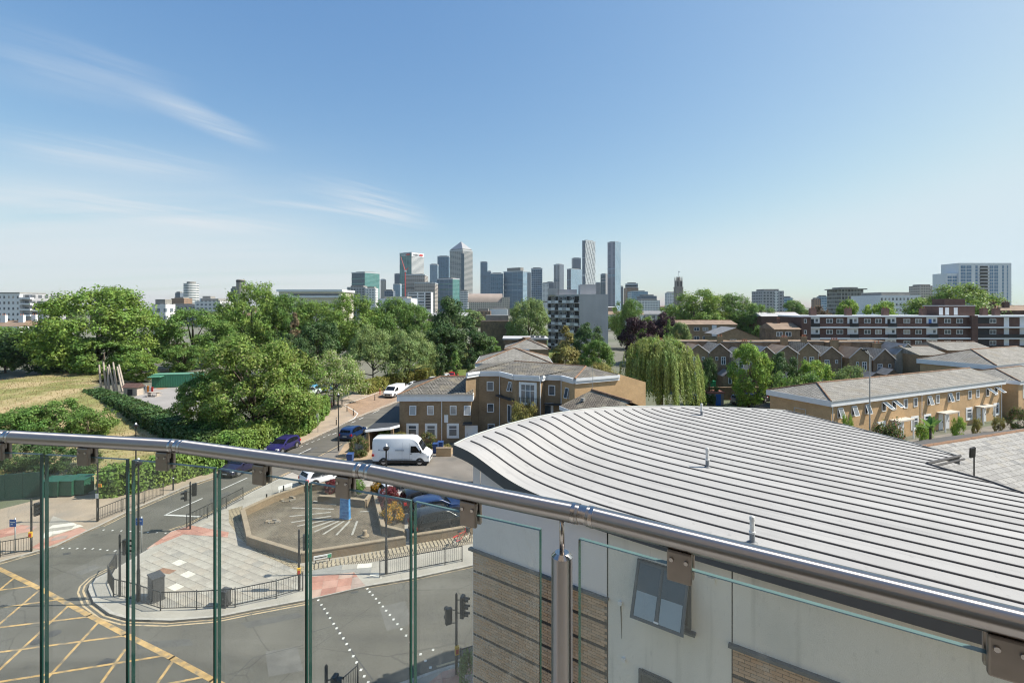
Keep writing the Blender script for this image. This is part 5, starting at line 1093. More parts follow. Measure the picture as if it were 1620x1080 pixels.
# carport on its left
p = [G(577, 695), G(616, 690), G(634, 690), G(634, 655)]
CP = thing('carport', 'low open carport with dark flat roof beside the brick house', 'carport', (G(578, 697).x, G(578, 697).y, 0))
o0 = Vector(CP.location)
q = [G(578, 680, 2.5)-o0, G(617, 676, 2.5)-o0, G(632, 672, 2.5)-o0, G(632, 636, 2.5)-o0]
rf = MB().prism([(v.x, v.y) for v in q], 2.28, 2.5, 0); rf.build('carport_roof', LEAD, CP)
for i, j in ((0, 1), (1, 2)): MB().obox(q[i], q[j], 0.08, 2.26, 2.53).build('roof_edge', FWHITE, CP)
for v in (q[0], q[1]): MB().box(v.x-0.15+0.2, v.x+0.15+0.2, v.y+0.1, v.y+0.4, 0, 2.28).build('pier', BRK_BRN, CP)
MB().obox(q[0]+Vector((0.2, 0.5, 0)), q[3]+Vector((0.1, -0.4, 0)), 0.15, 0, 2.27).build('fence_panel', mat('timber_brown', (0.10, 0.065, 0.045), 0.8, 0.2, 3, stretch=(6, 6, 1)), CP)

# --- three-storey brick flats with a zigzag front
ZE = 8.3
fpx = [(737, 589.5), (757.5, 586.5), (791, 586.5), (814, 592), (855, 594), (862, 592), (889, 593), (909, 598), (978, 592.5)]
fp = [G(x, y, ZE) for x, y in fpx]; base = fp[4].copy(); base.z = 0
FL = thing('brick_flats', 'three storey brown brick block with zigzag front and juliet balcony', 'flats', base)
P = [(v.x-base.x, v.y-base.y) for v in fp]; bk = [(P[-1][0]-2.5, P[-1][1]+8), (P[0][0]+1.5, P[0][1]+9)]
MB().prism(P+bk, 0, ZE-0.5).build('wall', BRK_BRN, FL)
sidew = MB(); d = Vector((0.898, 0.44)); s0 = Vector(P[-2]); s1 = Vector(P[-1]); s2 = s1+d*4.1; nrm = Vector((-0.44, 0.898))
sidew.prism([tuple(s0-nrm*0.02), tuple(s1-nrm*0.02), tuple(s1+nrm*7), tuple(s0+nrm*7)], 0, ZE-0.45); sidew.prism([tuple(s1-nrm*0.02), tuple(s2-nrm*0.02), tuple(s2+nrm*7), tuple(s1+nrm*7)], [0, 0, 0, 0], [ZE+0.1, ZE-1.15, ZE-1.15, ZE+0.1]).build('side_wall', BRK_TAN, FL)  # sunlit wall of the same block, sun put into the tan colour
for i in range(len(P)-1):
    A = Vector(P[i]); B_ = Vector(P[i+1]); dd = (B_-A).normalized(); n_ = Vector((dd.y, -dd.x))*0.12
    MB().obox(A+n_, B_+n_, 0.24, ZE-0.62, ZE-0.30).build('fascia', FWHITE, FL); MB().obox(A+n_*1.5, B_+n_*1.5, 0.34, ZE-0.295, ZE).build('fascia', FWHITE, FL)
r0 = Vector((AX(813, 64)-base.x, 64-base.y, ZT(571, 64))); r1 = Vector((AX(927, 59.5)-base.x, 59.5-base.y, ZT(579, 59.5)))
ev = [Vector((p[0], p[1], ZE+0.01)) for p in [(Vector(q)-Vector((0, 0.28))) for q in P]]; bkv = [Vector((b_[0], b_[1], ZE)) for b_ in bk]
vs_ = ev+bkv+[r0, r1]; nE = len(ev); i0, i1 = nE+2, nE+3
MB().add(vs_, [(k, k+1, i0) for k in range(0, 3)] + [(3, 4, i1, i0)] + [(k, k+1, i1) for k in range(4, nE-2)] + [(nE-2, nE-1, i1), (nE-1, nE, i1), (nE, nE+1, i0, i1), (nE+1, 0, i0)]).build('roof', TILE, FL)
b = MB(); b.tube([r0, r1], 0.1, 6); b.tube([r1, ev[7]], 0.1, 6); b.build('ridge_tiles', RIDGE, FL)
def on_wall(i, xpx, ypx, fn, **k):
    A = Vector(P[i]); B_ = Vector(P[i+1]); wa = fp[i]; wb = fp[i+1]; kx = (xpx-CX)/F
    t = (kx*wa.y-wa.x)/((wb.x-wa.x)-kx*(wb.y-wa.y)); q = A+(B_-A)*t; Yd = wa.y+(wb.y-wa.y)*t
    return fn(FL, q.x, q.y, ZT(ypx, Yd), rz=math.atan2((B_-A).y, (B_-A).x), **k)
on_wall(1, 775.5, 618, window, w=0.85, h=1.15); on_wall(1, 776, 652, window, w=0.85, h=1.1); on_wall(1, 777, 684, window, w=0.85, h=1.1)
on_wall(2, 808, 619, open_sash, w=0.7, h=1.15, ang=16); on_wall(5, 873, 625.5, window, w=0.8, h=1.2, mull=0); on_wall(6, 898, 630, open_sash, w=0.75, h=1.2, ang=12)
on_wall(2, 806, 668, window, w=0.9, h=2.1); on_wall(5, 866, 656, window, w=1.0, h=1.2, surround=True)
on_wall(3, 835, 638, window, w=1.75, h=2.25, surround=True, mull=2, trans=True, name='balcony_door')
A = Vector(P[3]); B_ = Vector(P[4]); zb = ZT(640, fp[3].y)
jb = MB(); pa = A+(B_-A)*0.18; pb = A+(B_-A)*0.86; n_ = Vector((0.06, -0.45)); pts = [pa, pa+n_, pb+n_, pb]
for zq in (0.05, 0.95): jb.tube([(p.x, p.y, zb+zq) for p in pts], 0.02, 5)
for a_, c_ in zip(pts[:-1], pts[1:]):
    for k in range(9): q = a_+(c_-a_)*(k/9); jb.tube([(q.x, q.y, zb+0.05), (q.x, q.y, zb+0.95)], 0.012, 4)
jb.build('juliet_balcony', BLACKM, FL)
for i, z_ in ((2, ZT(630, 57)), (5, ZT(637, 56.5))):
    A = Vector(P[i]); B_ = Vector(P[i+1]); dd = (B_-A).normalized(); n_ = Vector((dd.y, -dd.x))*0.35; MB().obox(A+n_, B_+n_, 0.7, z_-0.12, z_).build('canopy', LEAD, FL)
for i, t in ((1, 0.98), (3, 0.99), (5, 0.95)):
    A = Vector(P[i]); B_ = Vector(P[i+1]); q = A+(B_-A)*t; downpipe(FL, q.x, q.y, 0, ZE-0.6)
# pyramid-roofed blocks behind it
def simple_block(name, label, cat, xl, xr, D, zt, dep, rh, wall, roofm, hip=True, fascia=None, group=None, rz=0, fh=0.4):
    x0 = AX(xl, D); w = AX(xr, D)-x0; e = thing(name, label, cat, (x0, D, 0), rz, group)
    MB().box(0, w, 0, dep, 0, zt-(fh*0.8 if fascia else 0)).build('wall', wall, e)
    if rh > 0: hip_roof(e, w, dep, zt, rh, roofm, 0.25, hipl=None if hip else 0, hipr=None if hip else 0, fascia=fascia, fh=fh)
    return e, w
e, w = simple_block('brick_house', 'brick block with pale pyramid roof rising behind the zigzag flats', 'house', 755, 872, 68, 8.2, 10, 1.7, BRK_BRN, TILE_L, fascia=FWHITE)
e, w = simple_block('brick_house', 'farther brick house with grey roof and short white fascia above the flats', 'house', 800, 868, 86, 8.6, 9, 1.8, BRK_BRN, TILE_L)
MB().box(0.6, w*0.55, -0.32, -0.26, 8.1, 8.7).build('fascia', FWHITE, e)
e, w = simple_block('flat_roofed_house', 'low house with flat white skylit roof beyond the flats', 'house', 798, 865, 104, 9.1, 8, 0, BRK_DRK, TILE)
MB().box(-0.4, w+0.4, -0.4, 8.4, 9.1, 9.4).build('flat_roof', CONC, e)
for k in range(3): s = MB().box(w*0.62+k*1.1, w*0.62+k*1.1+0.8, 0.5, 3.0, 9.41, 9.9).build('skylight', WGLASS, e)
# gabled tile roof in front of the flats
gr = thing('brick_house', 'house with dark concrete tile gable roof directly behind the metal roof', 'house', (8.4, 51, 0))
A_, B_, hwv = Vector((0, 0, 7.4)), Vector((2.6, -6.4, 7.4)), Vector((-3.45, -0.75, -1.5)); hw2 = Vector((3.45, 0.75, -1.5))
TILE_R = brick_mat('concrete_tiles', (0.24, 0.20, 0.155), (0.20, 0.17, 0.13), (0.07, 0.06, 0.05), 0.34, 0.30, 0.04, plan=True, var=0.3, bump=1.0, dirt=((0.32, 0.28, 0.20), 0.8))
MB().add([A_, B_, B_+hwv, A_+hwv, A_+hw2, B_+hw2], [(0, 3, 2, 1), (0, 1, 5, 4)]).build('roof', TILE_R, gr); MB().tube([A_+Vector((0, 0, .04)), B_+Vector((0, 0, .04))], 0.13, 6).build('ridge_tiles', RIDGE, gr)
MB().prism([tuple((A_+hwv*0.96).xy), tuple((B_+hwv*0.96).xy), tuple((B_+hw2*0.96).xy), tuple((A_+hw2*0.96).xy)], 0, 5.85).build('wall', BRK_BRN, gr)
MB().obox((A_+hwv).xy, (B_+hwv).xy, 0.1, 5.5, 5.9).build('fascia', FWHITE, gr); MB().add([A_+Vector((0, 0.01, -.05)), A_+hwv+Vector((0.1, 0.01, -.1)), A_+hw2+Vector((-.1, 0.01, -.1))], [(0, 1, 2)]).build('gable', FWHITE, gr)
MB().tube([A_+hwv*0.55+Vector((0.7, -1.5, 0.05)), A_+hwv*0.55+Vector((0.7, -1.5, 0.35))], [0.28, 0.2], 10).build('roof_cowl', CONC_D, gr)
an = thing('tv_aerial', 'thin television aerial mast standing above the gabled tile roof', 'aerial', (8.5, 50.9, 7.4)); MB().tube([(0, 0, 0), (0, 0, 2.6)], 0.025, 6).build('mast', GREYM, an); MB().box(-0.35, 0.35, -0.01, 0.01, 0.9, 0.93).build('cross_bar', GREYM, an)

# --- right-hand yellow brick terrace
c0 = G(1313.8, 634, 5.6); c1 = G(1585.4, 600.7, 5.6); rzT, LT = face_tf(c0.xy, c1.xy)
TR = thing('brick_terrace', 'long two storey yellow brick terrace with grey tiled hip roof at right', 'terrace', (c0.x, c0.y, 0), rzT)
DT = 7.6
MB().box(0, LT, 0, DT, 0, 5.2).build('wall', BRK_TAN, TR); hip_roof(TR, LT, DT, 5.62, 1.25, TILE_L, 0.25, hipl=3.4, hipr=0, fascia=FWHITE, fh=0.62)
def tx(x):   # terrace coordinate for photo column
    k = (x-CX)/F; d = (c1-c0).normalized(); return (k*c0.y-c0.x)/(d.x-k*d.y)
up = [(1328.5, 1), (1350.5, 1), (1371.5, 1), (1398, 2), (1414, 2), (1432.5, 0), (1448, 0), (1469.5, 1), (1483, 0), (1502, 1), (1515, 0), (1534, 0), (1546.5, 0), (1562, 2), (1575.5, 2)]
for x, op in up:
    if op: open_sash(TR, tx(x), 0, 3.55, 0.85, 1.15, 18 if op == 1 else 55)
    else: window(TR, tx(x), 0, 3.55, 0.85, 1.15)
for x in (1342, 1394, 1447, 1467, 1533, 1576): window(TR, tx(x), 0, 0.85, 1.25, 1.35, surround=True, trans=True)
for x in (1420, 1493, 1552):
    t = tx(x); pc = MB().box(t-1.7, t+1.7, -1.0, 0, 2.3, 2.45).build('porch_canopy', SURR, TR)
    for s in (-0.75, 0.75):
        dr = MB().box(t+s-0.5, t+s+0.5, -0.06, 0, 0.05, 2.15).build('door', DOORW, TR); MB().box(t+s+0.3, t+s+0.36, -0.1, -0.06, 1.0, 1.15).build('handle', BLACKM, dr)
    for s in (-1.6, 1.6): MB().box(t+s-0.06, t+s+0.06, -0.95, -0.83, 0, 2.3).build('porch_post', WFRAME, TR)
for x in (1316, 1457, 1583): downpipe(TR, tx(x), -0.02, 0, 5.0)
fb = MB(); fb.box(-0.05, 0.0, 2.2, 4.3, 1.6, 3.4); fr = window(TR, -0.005, 3.6, 2.6, 1.5, 1.5, rz=-math.pi/2, fr=SURR, pane=False)
# taller house at its far end and next wing
def along(t, y): d = (c1-c0).normalized(); nn = Vector((-d.y, d.x, 0)); return c0+d*t+nn*y
q = Vector((75.9, 76.0, 0)); HB = thing('brick_house', 'yellow brick house with big pale hip roof behind the terrace end', 'house', (q.x, q.y, 0), rzT)
MB().box(0, 26, 0, 10, 0, 6.4).build('wall', BRK_TAN, HB); hip_roof(HB, 26, 10, 7.0, 1.9, TILE_L, 0.3, hipl=5, hipr=5, fascia=FWHITE, fh=0.75)
for x in (1.2, 3.0, 7.5, 9.5): (open_sash(HB, x, 0, 4.6, 0.8, 1.2, 20) if x in (3.0, 9.5) else window(HB, x, 0, 4.6, 0.8, 1.2))
downpipe(HB, 0.3, 0, 0, 6.3)
q = along(LT+1.5, -1.2); HC = thing('brick_house', 'brick house with bay windows cut off at the right edge', 'house', (q.x, q.y, 0), rzT)
MB().box(0, 16, 0, 8, 0, 5.2).build('wall', BRK_TAN, HC); hip_roof(HC, 16, 8, 5.5, 1.1, TILE_L, 0.25, hipl=4, hipr=4, fascia=FWHITE, fh=0.5)
for x in (2.5, 6.0, 9.5): window(HC, x, 0, 3.1, 2.0, 1.7, mull=1, surround=True); window(HC, x, 0, 0.7, 1.3, 1.5, surround=True)
# garage roofs behind
for xl, xr, D, zt, lb in ((1455, 1500, 88, 7.4, 'low house with plain grey roof left of the pale hip roof'), (1500, 1575, 92, 7.9, 'low house with pale gable roof behind the hip roof')):
    simple_block('brick_house', lb, 'house', xl, xr, D, zt, 9, 1.3, BRK_BRN, TILE_L, hip=False)
# --- slate roof close behind the metal roof
n0 = G(1440, 709, 6.6); n1 = G(1640, 677, 6.6); rzS, LS = face_tf(n0.xy, n1.xy)
d_ = (n1-n0).normalized(); st = n0-d_*2.5; LS = LS+8; SR = thing('slate_roof_house', 'house with pale grey slate roof and brown ridge tiles at right edge', 'house', (st.x, st.y, 0), rzS)
SLP = R(21); depth = 9.5; zr = 6.6
MB().box(0.3, LS-0.3, -depth*math.cos(SLP)+0.4, depth*math.cos(SLP)-0.4, 0, zr-depth*math.sin(SLP)-0.05).build('wall', BRK_TAN, SR)
rb = MB().add([(0, 0, zr-0.05), (LS, 0, zr-0.05), (LS, -depth*math.cos(SLP), zr-depth*math.sin(SLP)-0.05), (0, -depth*math.cos(SLP), zr-depth*math.sin(SLP)-0.05), (0, depth*math.cos(SLP), zr-depth*math.sin(SLP)), (LS, depth*math.cos(SLP), zr-depth*math.sin(SLP))], [(3, 2, 1, 0), (0, 1, 5, 4)]).build('roof', mat('roof_felt', (0.10, 0.09, 0.08), 0.9, 0.1, 3), SR)
SLT = slab_mat('pale_slate', [(0, (0.285, 0.275, 0.255)), (0.3, (0.31, 0.298, 0.275)), (0.55, (0.255, 0.245, 0.228)), (0.8, (0.29, 0.272, 0.24)), (0.93, (0.215, 0.21, 0.20))])
swd, exp_ = 0.52, 0.40
ms = MB().box(0, swd-0.028, -exp_-0.06, 0.0, 0, 0.03); mes = bpy.data.meshes.new('slate'); mes.from_pydata(ms.v, [], ms.f); mes.materials.append(SLT)
lst = []
for r in range(int(depth/exp_)):
    for k in range(-1, int(LS/swd)):
        x = k*swd+(swd/2 if r % 2 else 0)+random.uniform(-.006, .006)
        if x < 0 or x > LS-swd: continue
        sd = r*exp_+0.02; yl = -sd*math.cos(SLP); zl = zr-sd*math.sin(SLP)
        wv = Vector((st.x+x*math.cos(rzS)-yl*math.sin(rzS), st.y+x*math.sin(rzS)+yl*math.cos(rzS), zl)); pxx = CX+F*wv.x/wv.y
        lst.append((0 if pxx < 1650 else 1, wv.y, x, yl, zl))
lst.sort(key=lambda q: (q[0], q[1])); rst = MB()
tilt = SLP+R(-2.6)
for i, (_, _, x, yl, zl) in enumerate(lst):
    if i < 300: link('slate', mes, rb, (x, yl, zl), rot=(tilt+random.uniform(-.008, .008), 0, random.uniform(-.01, .01)))
    else:
        c_, s_ = math.cos(tilt), math.sin(tilt); v = [(x+px_, yl+py_*c_-pz_q*s_, zl+py_*s_+pz_q*c_) for px_, py_, pz_q in ms.v]; rst.add(v, ms.f)
SLI = island_slab('pale_slate_far', [(0, (0.285, 0.275, 0.255)), (0.3, (0.31, 0.298, 0.275)), (0.55, (0.255, 0.245, 0.228)), (0.8, (0.29, 0.272, 0.24)), (0.93, (0.215, 0.21, 0.20))])
o = rst.build('slates_rest', SLI, rb); o['kind'] = 'stuff'
rtm = MB(); hh = [( -0.17, -0.07), (-0.1, 0.06), (0, 0.1), (0.1, 0.06), (0.17, -0.07)]
rtm.add([(0, y, z) for y, z in hh]+[(0.44, y*0.93, z*0.93) for y, z in hh], [(i, i+1, i+6, i+5) for i in range(4)]); mer = bpy.data.meshes.new('ridge_tile'); mer.from_pydata(rtm.v, [], rtm.f); mer.materials.append(RIDGE)
for k in range(int(LS/0.44)): link('ridge_tile', mer, rb, (k*0.44, 0, zr+0.01), rot=(random.uniform(-.05, .05), random.uniform(-.06, .02), random.uniform(-.05, .05)))
# floodlight on a thin mast in front of the slates, and the tall column by the terrace
p = Vector((AX(1541, 27), 27, 6.2)); e = thing('floodlight_mast', 'dark floodlight on thin mast in front of the slate roof', 'floodlight', (p.x, p.y, 2.0)); zt = ZT(720, 27)-2.0
MB().tube([(0, 0, 0), (0, 0, zt)], 0.035, 8).build('mast', BLACKM, e); h = MB().box(-0.14, 0.14, -0.05, 0.05, -0.05, 0.6).build('floodlight', BLACKM, e, loc=(-0.1, 0, zt-0.05)); h.rotation_euler = (R(20), R(-18), 0)
p = G(1375, 700); dl = 50.0; e = thing('street_lamp', 'tall slim street lamp standing in front of the yellow terrace', 'street lamp', (AX(1376, dl), dl, 0), 0, 'street lamps')
MB().tube([(0, 0, 0), (0, 0, 1.4), (0, 0, 1.45), (0, 0, ZT(563, dl))], [0.1, 0.1, 0.07, 0.05], 8).build('column', GREYM, e); MB().tube([(0, 0, ZT(563, dl)), (-0.2, 0, ZT(556, dl)), (-0.5, 0, ZT(553, dl))], 0.05, 6).build('arm', GREYM, e); MB().box(-0.75, -0.35, -0.12, 0.12, ZT(555, dl), ZT(552, dl)).build('lantern', BLACKM, e)

# --- back of the Victorian terrace
pks = [1072, 1106, 1141, 1176, 1208, 1242, 1279, 1317, 1355, 1393, 1434]; DV = 92
for i, x in enumerate(pks):
    w = 4.1; x0 = AX(x, DV)-w/2
    e = thing('victorian_house', 'sooty brick rear of a terraced house with gabled wing, number %s from the willow' % ['one', 'two', 'three', 'four', 'five', 'six', 'seven', 'eight', 'nine', 'ten', 'eleven'][i], 'house', (x0, DV, 0), 0, 'row of Victorian terraced houses'); e.location.y += random.uniform(-1.2, 0.8)
    pk = ZT(546, DV)+random.uniform(-0.75, 0.35); ev_ = pk-random.uniform(1.35, 2.1)
    MB().box(-0.15, w+0.15, 5.5, 12, 0, ZT(541, DV+5.5)).build('main_wall', BRK_DRK, e); MB().box(-0.15, w+0.15, 5.4, 5.7, ZT(541, DV+5.5), ZT(541, DV+5.5)+0.15).build('parapet_coping', CONC_D, e)
    MB().add([(0, 0, 0), (w, 0, 0), (w, 0, ev_), (w/2, 0, pk), (0, 0, ev_), (0, 5.5, 0), (w, 5.5, 0), (w, 5.5, ev_), (w/2, 5.5, pk), (0, 5.5, ev_)], [(0, 1, 2, 3, 4), (1, 6, 7, 2), (5, 0, 4, 9), (6, 5, 9, 8, 7)]).build('rear_wing_wall', [BRK_DRK, BRK_BRN, BRK_DRK, mat('cream_painted_brick', (0.42, 0.37, 0.29), 0.85, 0.2, 1.2), BRK_DRK, BRK_DRK, BRK_BRN][i % 7], e)
    rm = [TILE_L, TILE_B, SLATE_M, TILE_B, TILE, SLATE_M, TILE_L][(i*3) % 7]
    MB().add([(-0.2, -0.15, ev_-0.12), (w/2, -0.15, pk+0.06), (w/2, 5.5, pk+0.06), (-0.2, 5.5, ev_-0.12)], [(3, 2, 1, 0)]).build('roof', rm, e); MB().add([(w+0.2, -0.15, ev_-0.12), (w/2, -0.15, pk+0.06), (w/2, 5.5, pk+0.06), (w+0.2, 5.5, ev_-0.12)], [(0, 1, 2, 3)]).build('roof', rm, e)
    b = MB(); b.tube([(-0.2, -0.17, ev_-0.1), (w/2, -0.17, pk+0.1), (w+0.2, -0.17, ev_-0.1)], 0.09, 5); b.build('verge', CONC, e)
    sx = 0.3*w if i % 2 else 0.68*w; window(e, sx, 0, ev_-2.3, 0.9, 1.5, trans=True, mull=1); window(e, w-sx+0.2, 0, ev_-1.5, 0.5, 0.7); window(e, sx, 0, ev_-5.0, 1.0, 1.4, trans=True)
    if i % 3 != 1: chimney(e, w if i % 4 else 0.2, 4.6, pk-1.0, random.uniform(0.9, 1.5), 0.6, random.uniform(1.5, 2.3), random.choice([2, 3, 4]), BRK_BRN)
    if i % 3 != 1:
        lw = 2.4; lz = 4.3+random.uniform(-.3, .5); xo = 0.2 if i % 2 else w-lw-0.2
        MB().add([(xo, -3, 0), (xo+lw, -3, 0), (xo+lw, -3, lz-0.9), (xo+lw/2, -3, lz), (xo, -3, lz-0.9), (xo, 0, 0), (xo+lw, 0, 0), (xo+lw, 0, lz-0.9), (xo+lw/2, 0, lz), (xo, 0, lz-0.9)], [(0, 1, 2, 3, 4), (1, 6, 7, 2), (5, 0, 4, 9)]).build('outhouse', BRK_DRK, e)
        MB().add([(xo-0.15, -3.1, lz-1.0), (xo+lw/2, -3.1, lz+0.05), (xo+lw/2, 0, lz+0.05), (xo-0.15, 0, lz-1.0), (xo+lw+0.15, -3.1, lz-1.0), (xo+lw+0.15, 0, lz-1.0)], [(3, 2, 1, 0), (4, 1, 2, 5)[::-1]]).build('outhouse_roof', SLATE_M, e); window(e, xo+lw/2, -3, 1.9, 0.6, 1.2)
    downpipe(e, w*0.98, 0, 0, ev_, GREYM)
# low walls, shed and bin of the rear car park
b = thing('boundary_wall', 'dark brick boundary wall behind the rear car park', 'wall', (AX(1110, 84), 84, 0)); MB().box(0, 14, 0, 0.3, 0, 2.1).box(0, 14, -0.05, 0.35, 2.1, 2.2).build('wall_section', BRK_DRK, b)
p = G(1119, 641); e = thing('garden_shed', 'small shed with red roof and blue door by the willow', 'shed', (p.x, p.y, 0)); MB().box(0, 2.7, 0, 2.2, 0, 2.0).build('wall', CONC_D, e); MB().box(-0.15, 2.9, -0.2, 2.4, 2.0, 2.15).build('roof', mat('red_felt', (0.30, 0.12, 0.09), 0.9, 0.1, 3), e); MB().box(1.4, 2.2, -0.05, 0, 0, 1.85).build('door', BLUEP, e); MB().box(0.3, 0.9, -0.03, 0, 1.0, 1.8).build('notice', WHITEP, e)
p = G(1127, 629); e = thing('wheelie_bin', 'green bin standing behind the small shed', 'bin', (p.x, p.y+1.5, 0)); GB = mat('green_plastic', (0.02, 0.26, 0.12), 0.5, 0.05, 3); MB().ring_loft([[(0, 0, 0), (1.1, 0, 0), (1.1, 0.9, 0), (0, 0.9, 0)], [(-.1, -.1, 2.6), (1.2, -.1, 2.6), (1.2, 1, 2.6), (-.1, 1, 2.6)]]).build('body', GB, e); MB().box(-0.15, 1.25, -0.15, 1.05, 2.6, 2.75).build('lid', GB, e)
p = G(1200, 655); e = thing('boundary_wall', 'low red brick yard wall in front of the rear car park', 'wall', (p.x, p.y, 0)); MB().box(0, 5, 0, 0.25, 0, 0.9).box(3.2, 5.2, -1.5, 0.2, 0, 1.5).build('wall_section', BRK_RED, e)
# blue recycling bins by the white van
for i, (x, y) in enumerate(((689, 716), (697, 713), (554, 733))):
    p = G(x, y, 0.02); e = thing('recycling_bin', ['blue recycling bin nearest the front of the white van', 'blue recycling bin behind another beside the white van', 'blue bin under the shrub by the street lamp'][i], 'bin', (p.x, p.y, 0.02)); BB = mat('blue_plastic', (0.03, 0.07, 0.20), 0.5, 0.05, 3)
    MB().ring_loft([[(-.25, -.28, .05), (.25, -.28, .05), (.25, .28, .05), (-.25, .28, .05)], [(-.29, -.34, 1.0), (.29, -.34, 1.0), (.29, .34, 1.0), (-.29, .34, 1.0)]]).build('body', BB, e); MB().box(-0.31, 0.31, -0.38, 0.36, 1.0, 1.07).build('lid', BB, e)
    for s in (-0.22, 0.22): MB().tube([(s-0.03, 0.28, 0.1), (s+0.03, 0.28, 0.1)], 0.1, 8).build('wheel', TYRE, e)
p0 = G(690, 722); e = thing('garden_wall', 'short tan brick garden wall at the van bonnet', 'wall', (p0.x, p0.y, 0.01)); MB().box(0, 1.6, 0, 0.3, 0, 0.85).build('wall_section', BRK_TAN, e); MB().box(-0.03, 1.63, -0.03, 0.33, 0.85, 0.92).build('coping_stone', COPE, e)

# --- long council block
DC = 130; x0 = AX(1265, DC); wC = AX(1760, DC)-x0; zt = ZT(499.5, DC); fl = 2.94
CB = thing('council_block', 'long dark red brick block of flats with white balcony bands', 'flats', (x0, DC, 0))
MB().box(0, wC, 0, 10, 0, zt-0.25).build('wall', BRK_RED, CB)
for k in range(5):
    z = zt-k*fl; MB().box(2.4 if k else -0.2, wC, -0.9 if k else -0.5, -0.003 if k else 10.3, z-0.34, z+0.04).build('balcony_slab' if k else 'roof_slab', FWHITE, CB)
def cx_(x): return AX(x, DC)-x0
WB = mat('white_panel', (0.70, 0.71, 0.72), 0.6, 0.06, 1)
for k in range(4):
    zf = zt-(k+1)*fl
    for mx_ in (1288, 1349, 1409, 1474):
        t = cx_(mx_); MB().box(t-1.45, t+1.45, -0.05, 0, zf, zf+2.55).build('door_panel', WB, CB); MB().box(t-0.9, t-0.1, -0.08, -0.052, zf, zf+2.1).build('door', BLUEP if (mx_ == 1474 and k == 0) else DARKV if k != 1 else DOORW, CB); MB().box(t+0.35, t+1.0, -0.08, -0.052, zf+1.3, zf+2.1).build('door_window', WGLASS, CB)
        MB().box(t-1.35, t+1.0, -0.92, -0.86, zf, zf+1.0).build('balcony_panel', DARKV, CB)
    for mx_ in (1312, 1328.5, 1372, 1389.5, 1434.5, 1453, 1499, 1518): window(CB, cx_(mx_), 0, zf+0.95, 1.75, 1.25, mull=1)
    MB().box(2.4, cx_(1531), -0.30, -0.005, zf, zf+0.85).build('spandrel', BRK_RED, CB)
    MB().box(cx_(1541), cx_(1565), -0.10, -0.02, zf+0.9, zf+2.6).build('gallery_opening_shade', DARKV, CB)
    for mx_ in (1570.5, 1650, 1668, 1700): window(CB, cx_(mx_), 0, zf+0.95, 1.75, 1.25, mull=1)
    for mx_ in (1592, 1617, 1632): MB().box(cx_(mx_-4), cx_(mx_+4), -0.06, -0.004, zf, zf+2.5).build('door_panel', WB, CB); 
    MB().box(cx_(1541), wC, -0.92, -0.86, zf, zf+0.95).build('balcony_panel', DARKV, CB) if k else None
MB().box(cx_(1531), cx_(1540.5), -1.2, 0, 0, zt+0.1).build('stair_tower', BRK_RED, CB)
MB().box(-0.05, 2.4, -1.0, 0, 0, zt-0.3).build('end_bay', BRK_RED, CB)
for k in range(4): window(CB, 0.9, -1.0, zt-(k+1)*fl+1.0, 0.7, 1.1)
ph = MB().box(cx_(1501), cx_(1559), 3, 8, zt, zt+2.6).build('plant_room', BRK_RED, CB); MB().box(cx_(1500), cx_(1560), 2.8, 8.2, zt+2.6, zt+2.85).build('plant_room_roof', CONC, ph)
MB().box(cx_(1513), cx_(1546), 3.5, 7.5, zt+2.85, zt+4.6).build('tank_room', BRK_RED, ph); 
for q_ in (1504, 1514, 1528): MB().box(cx_(q_-3), cx_(q_+3), 2.94, 3.0, zt+0.2, zt+2.2).build('white_screen', WB, ph)
for mx_ in (1304, 1362, 1423, 1485, 1585, 1605): chimney(CB, cx_(mx_), 5, zt, 1.6, 0.9, 1.9, 2, BRK_RED)
# --- other houses between trees on the right
e, w = simple_block('brick_flats', 'three storey brown flats with white window bands behind the copper beech', 'flats', 1070, 1166, 152, 10.6, 10, 1.2, BRK_BRN, TILE_B, hip=False)
for k in range(3):
    for x in (1084, 1102, 1116, 1160): window(e, AX(x, 152)-AX(1070, 152), 0, 9.0-k*2.8-0.4, 1.7, 1.1, mull=1)
MB().box(AX(1126, 152)-AX(1070, 152), AX(1133, 152)-AX(1070, 152), -0.3, 0, 0, 10.4).build('stair_bay', WB, e)
e, w = simple_block('gabled_house', 'brown brick house with broad grey gable roof above the terrace backs', 'house', 1136, 1202, 120, 8.4, 8, 0, BRK_BRN, SLATE_M)
MB().add([(-0.3, -0.3, 9.3), (w*0.42, -0.3, 11.0), (w*0.42, 8, 11.0), (-0.3, 8, 9.3), (w+0.3, -0.3, 8.3), (w+0.3, 8, 8.3)], [(0, 1, 2, 3), (1, 4, 5, 2)]).build('roof', SLATE_M, e); MB().add([(0, 0, 8.4), (w, 0, 8.4), (w*0.42, 0, 10.9), (0, 0, 9.4)], [(0, 1, 2, 3)]).build('gable_wall', BRK_BRN, e); window(e, w*0.36, 0, 6.7, 1.6, 1.4, mull=1)
e, w = simple_block('brick_house', 'small brown roofed house beside the end of the council block', 'house', 1226, 1266, 128, 10.2, 8, 1.6, BRK_DRK, TILE_B, hip=False)
for k in range(2):
    for x in (1233, 1247): window(e, AX(x, 128)-AX(1226, 128), 0, 8.3-k*2.8, 1.6, 1.2, mull=1)
chimney(e, w*0.45, 4, 11.4, 0.9, 0.7, 1.4, 2, BRK_RED)
simple_block('long_house', 'long low building with pale roof far behind the trees at right', 'house', 1205, 1268, 190, 12.4, 10, 1.6, BRK_RED, CONC, hip=False)
e, w = simple_block('brick_house', 'red chimneyed house above the right end of the council block', 'house', 1578, 1660, 175, 14.8, 10, 1.8, BRK_RED, TILE_B, hip=False)
